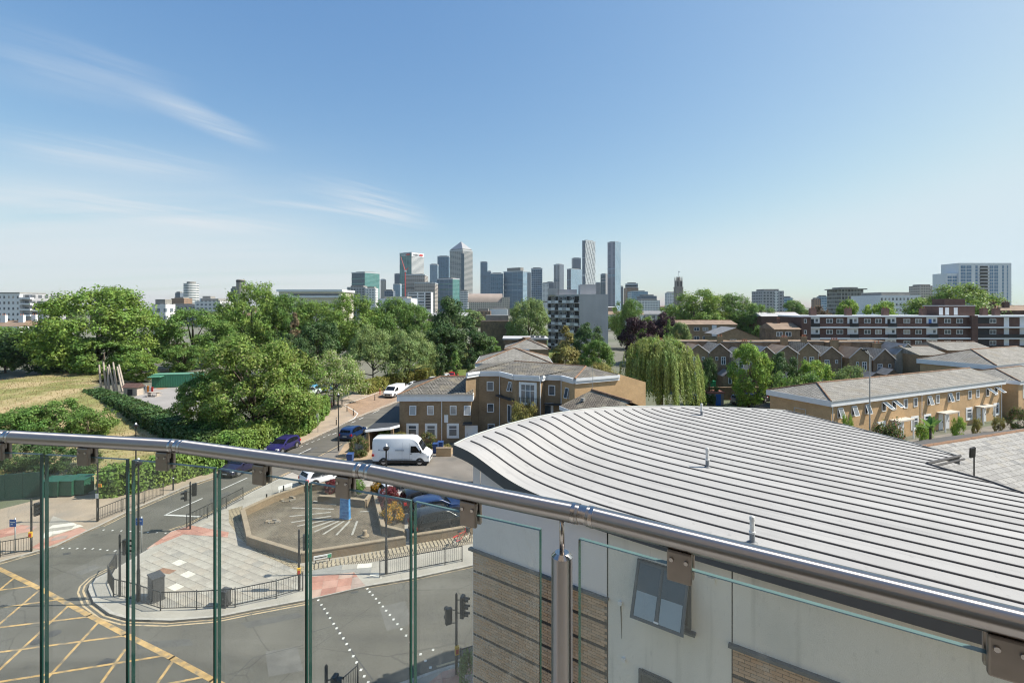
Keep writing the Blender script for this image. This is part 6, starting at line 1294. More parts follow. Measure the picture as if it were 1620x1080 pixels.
chimney(e, w*0.06, 3, 15.6, 2.0, 1, 2.2, 3, BRK_RED); chimney(e, w*0.32, 3, 15.6, 2.0, 1, 2.2, 3, BRK_RED)

# --- concrete slab tower
DS = 178; zt = ZT(466, DS); xl, xm, xr = AX(870, DS), AX(917, DS-6), AX(962, DS-6)
SL = thing('concrete_tower', 'pale concrete slab tower of flats with blank end wall and balconies', 'tower', (xm, DS-6, 0))
# end wall faces the camera; the balcony front recedes to the left
wE = xr-xm; bx = xl-xm; by = 16.0
MB().prism([(0, 0), (wE, 0), (wE+0.4, by+2), (bx, by)], 0, zt).build('wall', CONC, SL)
d2 = Vector((bx, by)); Lb = d2.length; rzb = math.atan2(-d2.y, -d2.x)
FBx = bpy.data.objects.new('balcony_front', None); C.objects.link(FBx); FBx.parent = SL; FBx.location = (bx, by, 0); FBx.rotation_euler = (0, 0, rzb)
for k in range(8):
    z = zt-0.4-(k+1)*2.72
    MB().box(0.3, Lb-0.4, -0.08, -0.004, z+0.95, z+2.5).build('recess_shade', DARKV, FBx); MB().box(0, Lb, -0.5, -0.002, z-0.12, z+0.12).build('floor_slab', CONC, FBx)
    for s in range(8):
        a_, c_ = 0.4+s*(Lb-0.8)/8, 0.4+(s+1)*(Lb-0.8)/8
        MB().box(a_, c_-0.08, -0.45, -0.38, z+0.12, z+1.02).build('balcony_panel', [WB, CONC, WB, DARKV][(s+k) % 4], FBx); MB().box(a_-0.08, a_, -0.44, -0.085, z+0.12, z+2.5).build('balcony_fin', CONC, FBx)
    for s in (1, 3, 4, 6): window(FBx, 0.4+(s+0.5)*(Lb-0.8)/8, -0.085, z+1.1, 1.6, 1.2, mull=1, pane=False)
for (a_, c_, yt) in ((870, 886, 455), (885, 916, 457), (918, 943, 450)):
    MB().box(AX(a_, DS)-xm, AX(c_, DS)-xm, 6 if a_ > 900 else 12, 11 if a_ > 900 else 16, zt, ZT(yt, DS)).build('lift_housing', CONC, SL)
# ---------------------------------------------------------------- far skyline
sk_ = 'skyscrapers of the distant business district'
FIN = mat('tower_fin', (0.45, 0.48, 0.50), 0.5, 0.05, 1)
def tower(name, label, x0, xc, x1, ytop, D, mL, mR=None, group=None, cat='tower', dep=None, top=None):
    """box tower; xc = photo column of the near corner (None: front face only)"""
    h = ZT(ytop, D)
    if xc is None:
        w = AX(x1, D)-AX(x0, D); e = thing(name, label, cat, (AX(x0, D), D, 0), 0, group); dp = dep or w
        MB().box(0, w, 0, dp, 0, h).build('shaft', mL, e); pts = [(0, 0), (w, 0), (w, dp), (0, dp)]
    else:
        base = Vector((AX(xc, D), D)); e = thing(name, label, cat, (base.x, base.y, 0), 0, group); th = R(38)
        # left face runs back-left, right face back-right
        wl = AX(xc, D)-AX(x0, D); wr = AX(x1, D)-AX(xc, D); k = base.x/D
        lx, ly = -wl, wl*math.tan(th)*0.8; rx, ry = wr, wr*math.tan(R(52))*0.8
        lx += k*ly; rx += k*ry
        pts = [(0, 0), (rx, ry), (lx+rx, ly+ry), (lx, ly)]
        MB().prism(pts, 0, h).build('shaft', mL, e)
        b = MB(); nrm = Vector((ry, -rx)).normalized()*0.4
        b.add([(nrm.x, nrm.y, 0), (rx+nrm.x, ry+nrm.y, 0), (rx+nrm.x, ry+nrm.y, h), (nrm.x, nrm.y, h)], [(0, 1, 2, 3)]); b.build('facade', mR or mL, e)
    if group == sk_ and h > 60:                       # storey belts and a parapet give the shafts relief
        cxq = sum(p[0] for p in pts)/4; cyq = sum(p[1] for p in pts)/4; rs_ = random.Random(int(x0*7))
        for zz_ in [h-1.5]+[h*q for q in sorted(rs_.uniform(0.35, 0.95) for _ in range(3))]:
            MB().prism([(cxq+(p[0]-cxq)*1.02, cyq+(p[1]-cyq)*1.02) for p in pts], zz_-1.6, zz_+1.5).build('storey_belt', FIN if zz_ > h-2 else (mR or mL), e)
    t = top if top else 0.02
    cxp = sum(p[0] for p in pts)/4; cyp = sum(p[1] for p in pts)/4
    MB().prism([(cxp+(p[0]-cxp)*0.7, cyp+(p[1]-cyp)*0.7) for p in pts], h, h+max(2.0, (AX(x1, D)-AX(x0, D))*t)).build('roof_plant', CONC_D, e)
    return e, h, pts
GRN = facade_mat('glass_green', (0.05, 0.17, 0.16), (0.16, 0.31, 0.29), 4, 0.25, 4.5, 0.1)
GDK = facade_mat('glass_dark', (0.03, 0.075, 0.105), (0.08, 0.13, 0.165), 4, 0.2, 3, 0.08)
GBL = facade_mat('glass_blue', (0.045, 0.125, 0.20), (0.13, 0.225, 0.30), 4, 0.25, 6, 0.08)
GBP = facade_mat('glass_pale_blue', (0.12, 0.22, 0.31), (0.33, 0.42, 0.48), 3.6, 0.35, 4, 0.15)
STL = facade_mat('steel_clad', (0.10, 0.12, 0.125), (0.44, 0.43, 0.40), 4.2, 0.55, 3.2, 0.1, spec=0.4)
STLS = facade_mat('steel_clad_shade', (0.07, 0.09, 0.10), (0.36, 0.36, 0.35), 4.2, 0.5, 3.2, 0.1)  # darker copy of the steel cladding, shade put into its colour
WST = facade_mat('white_stripe', (0.12, 0.15, 0.17), (0.62, 0.63, 0.62), 4.0, 0.5, 7, 0.06)
BEI = facade_mat('beige_block', (0.14, 0.13, 0.12), (0.50, 0.44, 0.38), 3.4, 0.5, 3.2, 0.45)
GRY = facade_mat('grey_block', (0.11, 0.12, 0.13), (0.36, 0.36, 0.37), 3.2, 0.45, 3.5, 0.4)
WHB = facade_mat('white_block', (0.16, 0.19, 0.22), (0.66, 0.66, 0.65), 3.1, 0.5, 3.4, 0.45)
BRB = facade_mat('brown_block', (0.12, 0.10, 0.09), (0.28, 0.18, 0.12), 3.0, 0.5, 3.0, 0.5)
CNS = facade_mat('unfinished_floors', (0.12, 0.11, 0.10), (0.46, 0.42, 0.38), 3.8, 0.42, 6, 0.12)
DGT = facade_mat('dark_grey_tower', (0.07, 0.095, 0.13), (0.17, 0.205, 0.25), 3.4, 0.35, 3, 0.35)
sk = 'skyscrapers of the distant business district'
T_ = lambda *a, **k: tower('office_tower', *a, group=sk, **k)
T_('dark green glass office block left of the striped tower', 556, 577, 601, 430, 1500, GDK, GRN)
T_('narrow beige tower beside the green glass block', 602, None, 609, 442, 1750, BEI)
T_('slim dark tower touching the left of striped tower', 624, None, 633, 433, 1800, DGT); T_('pale blue block below the slim dark tower', 622, None, 633, 449, 1550, GBP)
e, h, pts = T_('tall office tower with dark and white striped faces and small red mark at top', 632, 651, 671, 399, 1700, GRN, WST)
# crown with lettering and a small red hexagon on both faces
a_, b_ = Vector(pts[0]), Vector(pts[1]); dr = (b_-a_).normalized(); nn = Vector((dr.y, -dr.x)); rzr = math.atan2(dr.y, dr.x); l2 = Vector(pts[3]); dl_ = (a_-l2).normalized(); rzl = math.atan2(dl_.y, dl_.x)
MB().add([(a_.x+nn.x, a_.y+nn.y, h-15), (b_.x+nn.x, b_.y+nn.y, h-15), (b_.x+nn.x, b_.y+nn.y, h-0.5), (a_.x+nn.x, a_.y+nn.y, h-0.5)], [(0, 1, 2, 3)]).build('crown_band', FWHITE, e)
def letters(txt, parent, loc_, rz, size, m):
    cu = bpy.data.curves.new('lettering', 'FONT'); cu.body = txt; cu.size = size; ob_ = bpy.data.objects.new('tmp', cu); C.objects.link(ob_)
    me_ = bpy.data.meshes.new_from_object(ob_.evaluated_get(bpy.context.evaluated_depsgraph_get())); bpy.data.objects.remove(ob_); me_.materials.append(m)
    return link('lettering', me_, parent, loc_, rot=(R(90), 0, rz))
SGD = mat('sign_dark', (0.02, 0.02, 0.02), 0.5, 0.05, 1); wr_ = (b_-a_).length; wl_ = (a_-l2).length
p = a_+nn*1.6+dr*wr_*0.12; letters('HSBC', e, (p.x, p.y, h-12), rzr, 11, SGD)
nl = Vector((dl_.y, -dl_.x)); p2 = l2+nl*1.6+dl_*wl_*0.12; letters('HSBC', e, (p2.x, p2.y, h-12), rzl, 11, WHITEP)
for q, rz_, nv, dv, wv_ in ((a_, rzr, nn, dr, wr_), (l2, rzl, nl, dl_, wl_)):
    c = q+dv*wv_*0.74+nv*2.0; hx = bpy.data.objects.new('emblem', None); s = 6.0; zc = h-7.5
    def V3(u, w): return (c.x+dv.x*u*s, c.y+dv.y*u*s, zc+w*s)
    MB().add([V3(-1, -.5), V3(1, -.5), V3(1, .5), V3(-1, .5)], [(0, 1, 2, 3)]).build('emblem_ground', WHITEP, e)
    c = c+nv*0.6
    MB().add([V3(-1, .5), V3(0, 0), V3(-1, -.5), V3(-1.6, 0), V3(1, .5), V3(1.6, 0), V3(1, -.5), V3(-1, .5), V3(1, .5), V3(-1, -.5), V3(1, -.5)], [(0, 1, 2, 3), (4, 1, 6, 5), (7, 1, 8), (9, 10, 1)][:2] + [(7, 1, 8), (9, 1, 10)]).build('emblem', REDP, e)
T_('unfinished concrete tower below the red crane', 642, None, 672, 434, 1400, CNS); T_('wide unfinished block with open floors', 656, None, 688, 447, 1350, CNS)
T_('blue tower with faint diagonal bracing', 680, None, 692, 418, 1750, GBP); T_('dark blue tower just left of the pyramid topped tower', 692, None, 710, 405, 1780, GBL)
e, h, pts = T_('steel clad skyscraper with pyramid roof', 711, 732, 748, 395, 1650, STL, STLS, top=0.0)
c = (sum(p[0] for p in pts)/4, sum(p[1] for p in pts)/4); ap = ZT(381, 1665)
MB().prism([(c[0]+(p[0]-c[0])*0.94, c[1]+(p[1]-c[1])*0.94) for p in pts], h, h+4).build('pyramid_base', STL, e)
MB().add([(c[0]+(p[0]-c[0])*0.94, c[1]+(p[1]-c[1])*0.94, h+4.05) for p in pts]+[(c[0], c[1], ap)], [(0, 1, 4), (1, 2, 4), (2, 3, 4), (3, 0, 4)]).build('pyramid_roof', mat('pyramid_steel', (0.38, 0.38, 0.38), 0.35, 0.1, 0.2, metal=0.6), e)
for f in (0.33, 0.66): 
    q0 = Vector(pts[0]); 
q_ = Vector(pts[0]); MB().prism([(q_.x-5, q_.y-1), (q_.x+5, q_.y-1), (q_.x+5, q_.y+6), (q_.x-5, q_.y+6)], 0, h-13).build('corner_notch', GDK, e)
T_('glass block standing in front of the pyramid tower', 691, 716, 727, 440, 1450, GBL, GRN); T_('low white striped block right below the pyramid tower', 728, None, 740, 460, 1100, WST)
T_('slim tall blue tower right of the pyramid tower', 760, None, 771, 414, 2000, GBL); T_('lower half of the slim blue pair', 771, None, 777, 429, 2000, GBL)
T_('broad blue glass block, left half', 776, None, 796, 432, 1500, GBL); T_('broad blue glass block, right half with rooftop plant', 796, 827, 834, 428, 1480, GBL, GBP, top=0.14)
T_('grey brown tower touching the broad blue block', 827, None, 840, 431, 1600, GRY); T_('blue banded tower left of the white block', 841, None, 858, 424, 1300, facade_mat('glass_blue_band', (0.04, 0.09, 0.15), (0.30, 0.36, 0.42), 6, 0.2, 5, 0.1))
T_('low white block between the blue towers', 858, None, 868, 448, 1200, WHB); T_('grey tower with right face coloured darker as shade', 876, 885, 892, 418, 1700, GRY, DGT); T_('small dark block left of the grey tower', 865, None, 876, 446, 1900, DGT)  # grey tower's right face gets a darker facade in place of shade
T_('dark tower peeping above the pale blue block', 906, None, 919, 408, 2050, DGT); T_('pale blue block left of the lattice tower', 897, 903, 921, 425, 1750, DGT, GBP)
e, h, pts = T_('very tall white lattice patterned tower', 921, 926, 942, 380, 1620, DGT, facade_mat('lattice_glass', (0.30, 0.34, 0.37), (0.50, 0.52, 0.53), 3.4, 0.3, 4, 0.2), top=0.0)
a_, b_ = Vector(pts[0]), Vector(pts[1]); dr = (b_-a_).normalized(); nn = Vector((dr.y, -dr.x)); wr_ = (b_-a_).length
LAT = mat('lattice_white', (0.62, 0.63, 0.62), 0.5, 0.05, 1); cells = 4; ch = wr_/cells*2.6; k = 0; z = 0
while z < h-ch*0.5:
    for i in range(cells):
        for sgn in (0, 1):
            u0 = wr_*(i+sgn)/cells; u1 = wr_*(i+1-sgn)/cells; p0 = a_+nn*0.9+dr*u0; p1 = a_+nn*0.9+dr*u1; z1 = min(z+ch, h)
            MB().tube([(p0.x, p0.y, z), (p0.x+(p1.x-p0.x)*(z1-z)/ch, p0.y+(p1.y-p0.y)*(z1-z)/ch, z1)], 0.55, 4).build('lattice_bar', LAT, e)
    z += ch
T_('small grey tower between the two tallest towers', 943, None, 950, 447, 1900, GRY); T_('dark grey slab between the two tallest towers', 950, 958, 961, 433, 1800, GDK, GRY)
T_('tallest slim residential tower with grey and pale faces', 961, 973, 982, 382, 1820, facade_mat('mauve_fins', (0.16, 0.17, 0.22), (0.24, 0.25, 0.30), 3.3, 0.15, 4, 0.5), GBP, top=0.0)
T_('low dark block at the foot of the tallest tower', 982, None, 986, 453, 1900, GDK)
T_('brown and glass block right of the tallest tower', 991, None, 1010, 455, 1100, BRB); T_('glass top storeys of the brown block', 993, None, 1009, 448, 1108, GBP)
T_('pale glass block with flat roof right of the brown block', 999, None, 1025, 461, 900, GBP); T_('dark flat roofed block above the trees', 1014, None, 1039, 468, 700, DGT); T_('white low block above the trees', 1010, None, 1044, 475, 600, WHB)
T_('small pale block left of the church tower', 1056, None, 1069, 463, 1000, WHB)
# red tower crane
cb = Vector((AX(641.5, 1690), 1500)); CR = thing('tower_crane', 'red luffing tower crane against the striped tower', 'crane', (AX(641, 1500), 1500, 0)); z0 = ZT(442, 1500); zc = ZT(428, 1500)
b = MB()
for sx_, sy_ in ((-1, -1), (1, -1), (1, 1), (-1, 1)): b.tube([(sx_, sy_, 0), (sx_, sy_, zc)], 0.5, 4)
for k in range(int(zc/6)): b.tube([(-1, -1, k*6), (1, -1, k*6+6)], 0.3, 4); b.tube([(1, -1, k*6), (-1, -1, k*6+6)], 0.3, 4)
b.build('mast', REDP, CR); MB().tube([(0, 0, zc), (AX(634, 1500)-AX(641, 1500), 0, ZT(406, 1500))], [1.2, 0.6], 4).build('jib', REDP, CR); MB().tube([(0, 0, zc), (AX(646, 1500)-AX(641, 1500), 0, ZT(424, 1500))], 1.2, 4).build('counter_jib', REDP, CR); MB().box(-2, 3, -2, 2, zc-4, zc+1).build('cab', WHITEP, CR)
# church tower with pinnacles and flagstaff
DCh = 760; xw = AX(1081, DCh)-AX(1069.6, DCh); CT = thing('church_tower', 'dark stone church tower with pinnacles and flagstaff', 'church tower', (AX(1075.3, DCh), DCh, 0)); STN = mat('church_stone', (0.26, 0.23, 0.20), 0.9, 0.2, 0.15)
hw = xw/2; zt = ZT(455, DCh); z2 = ZT(444, DCh); MB().box(-hw, hw, 0, xw, 0, zt).build('lower_stage', STN, CT); MB().box(-hw*1.1, hw*1.1, -0.4, xw+.4, zt, zt+1).build('cornice', STN, CT); MB().box(-hw*0.85, hw*0.85, 0.8, xw-.8, zt+1, z2).build('belfry', STN, CT)
for s in (-0.45, 0.45): MB().box(s*hw-0.9, s*hw+0.9, 0.7, 0.8, zt+2.2, z2-1.2).build('louvre', DARKV, CT)
for s in (-1, 0, 1):
    for y in (1.5, xw-1.5): MB().tube([(s*hw*0.72, y, z2), (s*hw*0.72, y, z2+4), (s*hw*0.72, y, ZT(438, DCh)+1)], [0.9, 0.8, 0.2], 6).build('pinnacle', STN, CT)
MB().tube([(0, xw/2, z2), (0, xw/2, z2+6)], [2.2, 1.5], 8).build('lantern', STN, CT); MB().tube([(0, xw/2, z2+6), (0, xw/2, ZT(428, DCh))], 0.22, 5).build('flagstaff', GREYM, CT); MB().box(0.2, 2.0, xw/2, xw/2+0.1, ZT(430, DCh)-0.5, ZT(429, DCh)+0.3).build('flag', WHITEP, CT)
# right-hand far blocks
fr_ = 'far blocks above the trees at right'
R_ = lambda *a, **k: tower('far_block', *a, group=fr_, cat='building', **k)
e, h, pts = R_('grey tower block with white centre strip beyond the trees', 1206, None, 1240, 460, 520, GRY); MB().box(13, 17, -0.3, 0, 0, h).build('centre_strip', WHB, e)
R_('small dark block attached left of the grey tower block', 1201, None, 1206, 464, 540, DGT); R_('small pale block right of the grey tower block', 1240, None, 1254, 471, 600, GBP); R_('tiny grey tower far off in the middle right', 1299, None, 1310, 469, 700, GBP); R_('tiny brown block far off left of the grey one', 1289, None, 1298, 473, 700, BRB)
e, h, pts = R_('gutted block with overhanging flat roof under renovation', 1331, None, 1366, 458, 380, facade_mat('gutted', (0.08, 0.09, 0.09), (0.30, 0.29, 0.27), 3, 0.3, 2.4, 0.25, gvar=0.8)); w = pts[1][0]; MB().box(-2, w+2, -1.5, w, h, h+0.8).build('overhanging_roof', CONC_D, e)
R_('pale block right of the gutted block', 1369, None, 1383, 468, 420, GBP)
e, h, pts = R_('long white three storey building between the trees', 1392, None, 1457, 467, 300, WB)
w = pts[1][0]
for k in range(3):
    for i in range(11): window(e, w*(i+0.5)/11, 0, h-3.2-k*3.4, 1.3, 1.7)
R_('pale pink block left of the white tower', 1456, None, 1478, 452, 650, BEI)
DW = 430; e = thing('white_tower', 'large white apartment tower with dark window columns at right', 'tower', (AX(1517, DW), DW, 0)); w = AX(1600, DW)-AX(1517, DW); h = ZT(416, DW)
MB().box(0, w, 0, 18, 0, h).build('wall', WB, e); wl = AX(1517, DW)-AX(1500, DW); MB().box(-wl, 0, 1.5, 16, 0, ZT(432, DW)).build('lower_wing', WB, e)
nf = 17; fh_ = 2.95; TGL = mat('tower_blue_glass', (0.10, 0.20, 0.32), 0.12, 0.3, 0.3, spec=0.8)
for k in range(nf):
    z = h-2.0-(k+1)*fh_
    if z < 2: break
    for i, (a_, c_) in enumerate(((0.03, 0.13), (0.14, 0.24), (0.31, 0.36), (0.58, 0.66), (0.67, 0.75), (0.82, 0.86), (0.91, 0.94))): window(e, w*(a_+c_)/2, 0, z, w*(c_-a_), 2.75, mull=1 if c_-a_ > .06 else 0, pm=TGL)
    MB().box(w*0.40, w*0.55, -0.1, -0.003, z-0.3, z+2.3).build('balcony_recess_shade', DARKV, e); MB().box(w*0.39, w*0.56, -1.3, -0.11, z-0.3, z+0.7).build('balcony', CONC, e)
    if k > 2: window(e, -wl*0.72, 1.5, z, wl*0.42, 2.5, mull=1, pm=TGL); window(e, -wl*0.26, 1.5, z, wl*0.42, 2.5, mull=1, pm=TGL)
    if k < 12 and k > 4: MB().box(w, w+3, 2, 8, z, z+0.25).build('balcony', CONC_D, e)
# left far blocks
DL = 250; e = thing('apartment_block', 'white apartment block with curved balconies at far left', 'building', (AX(-40, DL), DL, 0)); w = AX(31, DL)-AX(-40, DL); h = ZT(464, DL)
MB().box(0, w, 0, 14, 0, h).build('wall', WHB if False else WB, e); MB().box(-0.3, w+0.3, -0.3, 14, h, h+0.5).build('roof_slab', CONC_D, e)
for k in range(7):
    for i in range(10): window(e, w*(i+0.6)/10, 0, h-2.7-k*2.95, 1.2, 1.5)
b0 = w; w2 = AX(49, DL)-AX(31, DL); MB().box(b0, b0+w2-1, 1.5, 14, 0, h-0.6).build('balcony_bay', GRY, e); w3 = AX(68, DL)-AX(49, DL); MB().box(b0+w2, b0+w2+w3-1, 3, 14, 0, ZT(476, DL)).build('lower_bay', GRY, e)
for k in range(7):
    z = h-3.0-k*2.95; MB().box(b0, b0+w2, -0.5, 1.49, z, z+0.9).build('balcony', WB, e)
    if k: MB().box(b0+w2+.05, b0+w2+w3, 1.2, 2.99, z-0.5, z+0.4).build('balcony', WB, e)
for xl, xr, D, yt, lb in ((-30, 28, 150, 513, 'row of brown roofed houses with white chimneys at far left'), (28, 62, 155, 512, 'brown roofed house with white chimney left of plane tree')):
    e, w = simple_block('brick_house', lb, 'house', xl, xr, D, ZT(yt+3, D), 8, 1.6, WB, TILE_B, hip=False)
    for f in (0.35, 0.85): chimney(e, w*f, 3, ZT(yt, D)+0.4, 1.5, 0.8, 2.3, 2, FWHITE)
lf = 'far blocks above the trees at left'
L_ = lambda *a, **k: tower('far_block', *a, group=lf, cat='building', **k)
L_('white house front right of the plane tree', 240, None, 262, 481, 200, WHB); L_('brown brick building under the plane tree crown', 236, None, 270, 545, 150, BRK_RED)
DR = 800; e = thing('round_tower', 'round glass tower far off on the left skyline', 'tower', (AX(295, DR), DR+12, 0)); rr = (AX(306, DR)-AX(285, DR))/2; h = ZT(448, DR); MB().tube([(0, 0, 0), (0, 0, h)], rr, 24).build('shaft', WST, e, smooth=True, angle=40); MB().tube([(0, 0, h), (0, 0, h+3)], rr*0.6, 16).build('roof_plant', CONC_D, e)
L_('small grey tower left of the round tower', 277, None, 285, 463, 850, DGT); L_('brown block below the round tower', 271, None, 291, 472, 700, BRB); L_('low pale block right of the round tower', 264, None, 312, 484, 420, GRY); L_('white stepped block with rooftop boxes on left skyline', 308, None, 348, 476, 400, WHB, top=0.08); L_('small white rooftop block on left skyline', 316, None, 334, 472, 405, WB)
e = thing('chimney_stack', 'dark round chimney tower behind the tall tree', 'chimney', (AX(381, 500), 500, 0)); MB().tube([(0, 0, 0), (0, 0, ZT(443, 500)), (0, 0, ZT(442, 500))], [4.4, 4.2, 3.6], 16).build('shaft', CONC_D, e, smooth=True, angle=40); MB().tube([(0, 0, ZT(446, 500)), (0, 0, ZT(444, 500))], 4.5, 16).build('rim', DARKV, e)
L_('small dark block beside the chimney tower', 365, None, 374, 456, 520, DGT)
D = 260; x0 = AX(441, D); w = AX(540, D)-x0; e = thing('flat_roofed_hall', 'long white flat roofed building above the tree belt', 'building', (x0, D, 0)); h = ZT(458, D); CRM = mat('cream_render', (0.62, 0.57, 0.48), 0.8, 0.05, 0.5)
MB().box(0, w, 0, 20, 0, h-1.2).build('wall', CRM, e); MB().box(-0.8, w+0.8, -1.0, 20, h-1.2, h).build('roof_slab', FWHITE, e); MB().box(w*0.22, w*0.97, -0.1, -0.01, h-3.2, h-2.2).build('window_strip', WGLASS, e); MB().box(-0.5, w+1, -1.2, -0.02, h-4.4, h-3.4).build('canopy', FWHITE, e)
L_('grey brick block with white annex below the green glass tower', 549, None, 578, 454, 600, GRY); L_('white annex with small dark windows', 578, None, 594, 456, 590, WHB)
L_('low dark block left of the white apartments', 608, None, 622, 460, 700, DGT); L_('low white roofed block above the trees', 598, None, 650, 472, 500, WB)
# white apartment building in front of the unfinished tower
D = 620; x0 = AX(645, D); w = AX(682, D)-x0; h = ZT(462, D); e = thing('apartment_block', 'white and blue glass apartment block in front of the unfinished tower', 'building', (x0, D, 0)); MB().box(0, w, 0, 16, 0, h).build('wall', WB, e)
for k in range(6):
    for a_, c_ in ((0.03, 0.40), (0.45, 0.70)): window(e, w*(a_+c_)/2, 0, h-3.4-k*3.6, w*(c_-a_), 2.6, mull=3)
    MB().box(w*0.76, w*0.98, -0.2, -0.01, h-3.4-k*3.6, h-1-k*3.6).build('balcony_recess_shade', DARKV, e); MB().box(w*0.75, w, -1.5, -0.21, h-3.9-k*3.6, h-3.2-k*3.6).build('balcony', BEI if False else CONC, e)
# barrel-roofed hall
D = 800; x0 = AX(741, D); w = AX(806, D)-x0; h = ZT(478, D); e = thing('barrel_roof_hall', 'beige hall with long curved roof on the skyline', 'building', (x0, D, 0)); MB().box(0, w, 0, 40, 0, h).build('wall', BEI, e)
rings = []
for t in np.linspace(0, math.pi, 9): rings.append((0.5-0.5*math.cos(t), math.sin(t)))
zr_ = ZT(464, D)-h; b = MB(); n_ = len(rings); v = [(-1, 40*u, h+zr_*s) for u, s in rings]+[(w*0.82, 40*u, h+zr_*s) for u, s in rings]; b.add(v, [(i, i+1, n_+i+1, n_+i) for i in range(n_-1)]+[tuple(range(n_)), tuple(range(n_, 2*n_))]); b.build('barrel_roof', mat('roof_bronze', (0.34, 0.27, 0.22), 0.6, 0.1, 0.1), e, smooth=True, angle=40)
MB().box(w*0.82, w, -1, 30, 0, ZT(470, D)).build('gable_end', BEI, e); L_('white cube building below the barrel roofed hall', 775, None, 803, 489, 400, WB); L_('brown brick terrace below the barrel roofed hall', 752, None, 776, 492, 380, BRB)
L_('dark brick boundary building behind the cedar trees', 760, None, 812, 508, 170, BRK_DRK)
# scattered low town fabric out to the horizon
rs = random.Random(3); tw = MB(); 
mats_ = [BRB, WHB, GRY, BEI, BRK_DRK]
nm = ['brown', 'white', 'grey', 'beige', 'dark brick']
ords = ['first', 'second', 'third', 'fourth', 'fifth', 'sixth', 'seventh', 'eighth', 'ninth', 'tenth', 'eleventh', 'twelfth', 'thirteenth', 'fourteenth', 'fifteenth', 'sixteenth', 'seventeenth', 'eighteenth', 'nineteenth', 'twentieth', 'twenty first', 'twenty second', 'twenty third', 'twenty fourth', 'twenty fifth', 'twenty sixth', 'twenty seventh', 'twenty eighth', 'twenty ninth', 'thirtieth']
xs_ = sorted([rs.uniform(-60, 1680) for _ in range(40)]+[rs.uniform(1700, 2300) for _ in range(10)])
for k in range(50):
    D = rs.uniform(330, 1500); xp = xs_[k]; w = rs.uniform(14, 40); h = rs.uniform(7, 13) if D < 700 else rs.uniform(8, 19); i = k % 5
    e = thing('distant_building', 'low %s building in the far town, %s from the left of its colour' % (nm[i], ords[k//5]), 'building', (AX(xp, D), D, 0), 0, 'low buildings of the far town'); MB().box(-w/2, w/2, 0, 12, 0, h).build('wall', mats_[i], e)
    MB().add([(-w/2-.4, -.4, h), (w/2+.4, -.4, h), (w/2+.4, 12.4, h), (-w/2-.4, 12.4, h), (-w/2-.4, 6, h+2.4), (w/2+.4, 6, h+2.4)], [(0, 1, 5, 4), (2, 3, 4, 5), (3, 0, 4), (1, 2, 5)]).build('roof', [TILE_B, SLATE_M, CONC][k % 3], e)
# ---------------------------------------------------------------- trees, hedges, shrubs
BARK = mat('bark', (0.10, 0.075, 0.055), 0.9, 0.3, 3, 0.4, 12, stretch=(1, 1, 0.3))
LM = dict(
    plane=leaf_mat('leaf_plane', (0.162, 0.258, 0.053)), dark=leaf_mat('leaf_dark', (0.064, 0.121, 0.038), trans=0.2), mid=leaf_mat('leaf_mid', (0.127, 0.223, 0.053)),
    bright=leaf_mat('leaf_bright', (0.207, 0.329, 0.060)), grey=leaf_mat('leaf_greygreen', (0.193, 0.268, 0.096)), olive=leaf_mat('leaf_olive', (0.244, 0.235, 0.073)), willow=leaf_mat('leaf_willow', (0.237, 0.307, 0.092), trans=0.3),
    purple=leaf_mat('leaf_purple', (0.050, 0.024, 0.030), hue=0.01, trans=0.2), flower=leaf_mat('leaf_blossom', (0.207, 0.311, 0.078), spot=((0.52, 0.50, 0.34), 0.25)), hedge=leaf_mat('leaf_hedge', (0.146, 0.238, 0.053)),
    hedgey=leaf_mat('leaf_hedge_golden', (0.20, 0.215, 0.05)), brown=leaf_mat('leaf_dry', (0.17, 0.13, 0.07), trans=0.15), chest=leaf_mat('leaf_chestnut', (0.176, 0.268, 0.059), spot=((0.30, 0.31, 0.12), 0.10)),
    pinkf=leaf_mat('leaf_rose', (0.10, 0.14, 0.04), spot=((0.42, 0.20, 0.16), 0.10)), redl=leaf_mat('leaf_red', (0.18, 0.045, 0.04)), yelf=leaf_mat('leaf_yellow_flower', (0.14, 0.15, 0.03), spot=((0.75, 0.38, 0.02), 0.40)))
def leaf_cloud(P, N_, size, rg, aspect=0.62, hang=None):
    """one leaf-shaped quad per point; returns vertices, faces"""
    n = len(P); t = rg.normal(size=(n, 3)); 
    if hang is not None: t = t*0.25+hang
    N_ = N_/np.linalg.norm(N_, axis=1, keepdims=True)
    a = t-N_*(t*N_).sum(1, keepdims=True); a /= np.linalg.norm(a, axis=1, keepdims=True)+1e-9; b = np.cross(N_, a)
    s = size*rg.uniform(0.6, 1.35, (n, 1)); la = a*s; lb = b*s*aspect
    fold = N_*s*0.12
    V_ = np.stack([P-la, P-lb+fold, P+la, P+lb+fold], 1).reshape(-1, 3)
    return V_
def mesh_quads(name, V_, m):
    n = len(V_)//4; me = bpy.data.meshes.new(name); me.vertices.add(len(V_)); me.vertices.foreach_set('co', V_.astype(np.float32).ravel())
    me.loops.add(n*4); me.loops.foreach_set('vertex_index', np.arange(n*4, dtype=np.int32)); me.polygons.add(n); me.polygons.foreach_set('loop_start', np.arange(0, n*4, 4, dtype=np.int32)); me.polygons.foreach_set('loop_total', np.full(n, 4, dtype=np.int32))
    me.materials.append(m); me.update(calc_edges=True); return me
def sph(n, rg):
    v = rg.normal(size=(n, 3)); return v/np.linalg.norm(v, axis=1, keepdims=True)
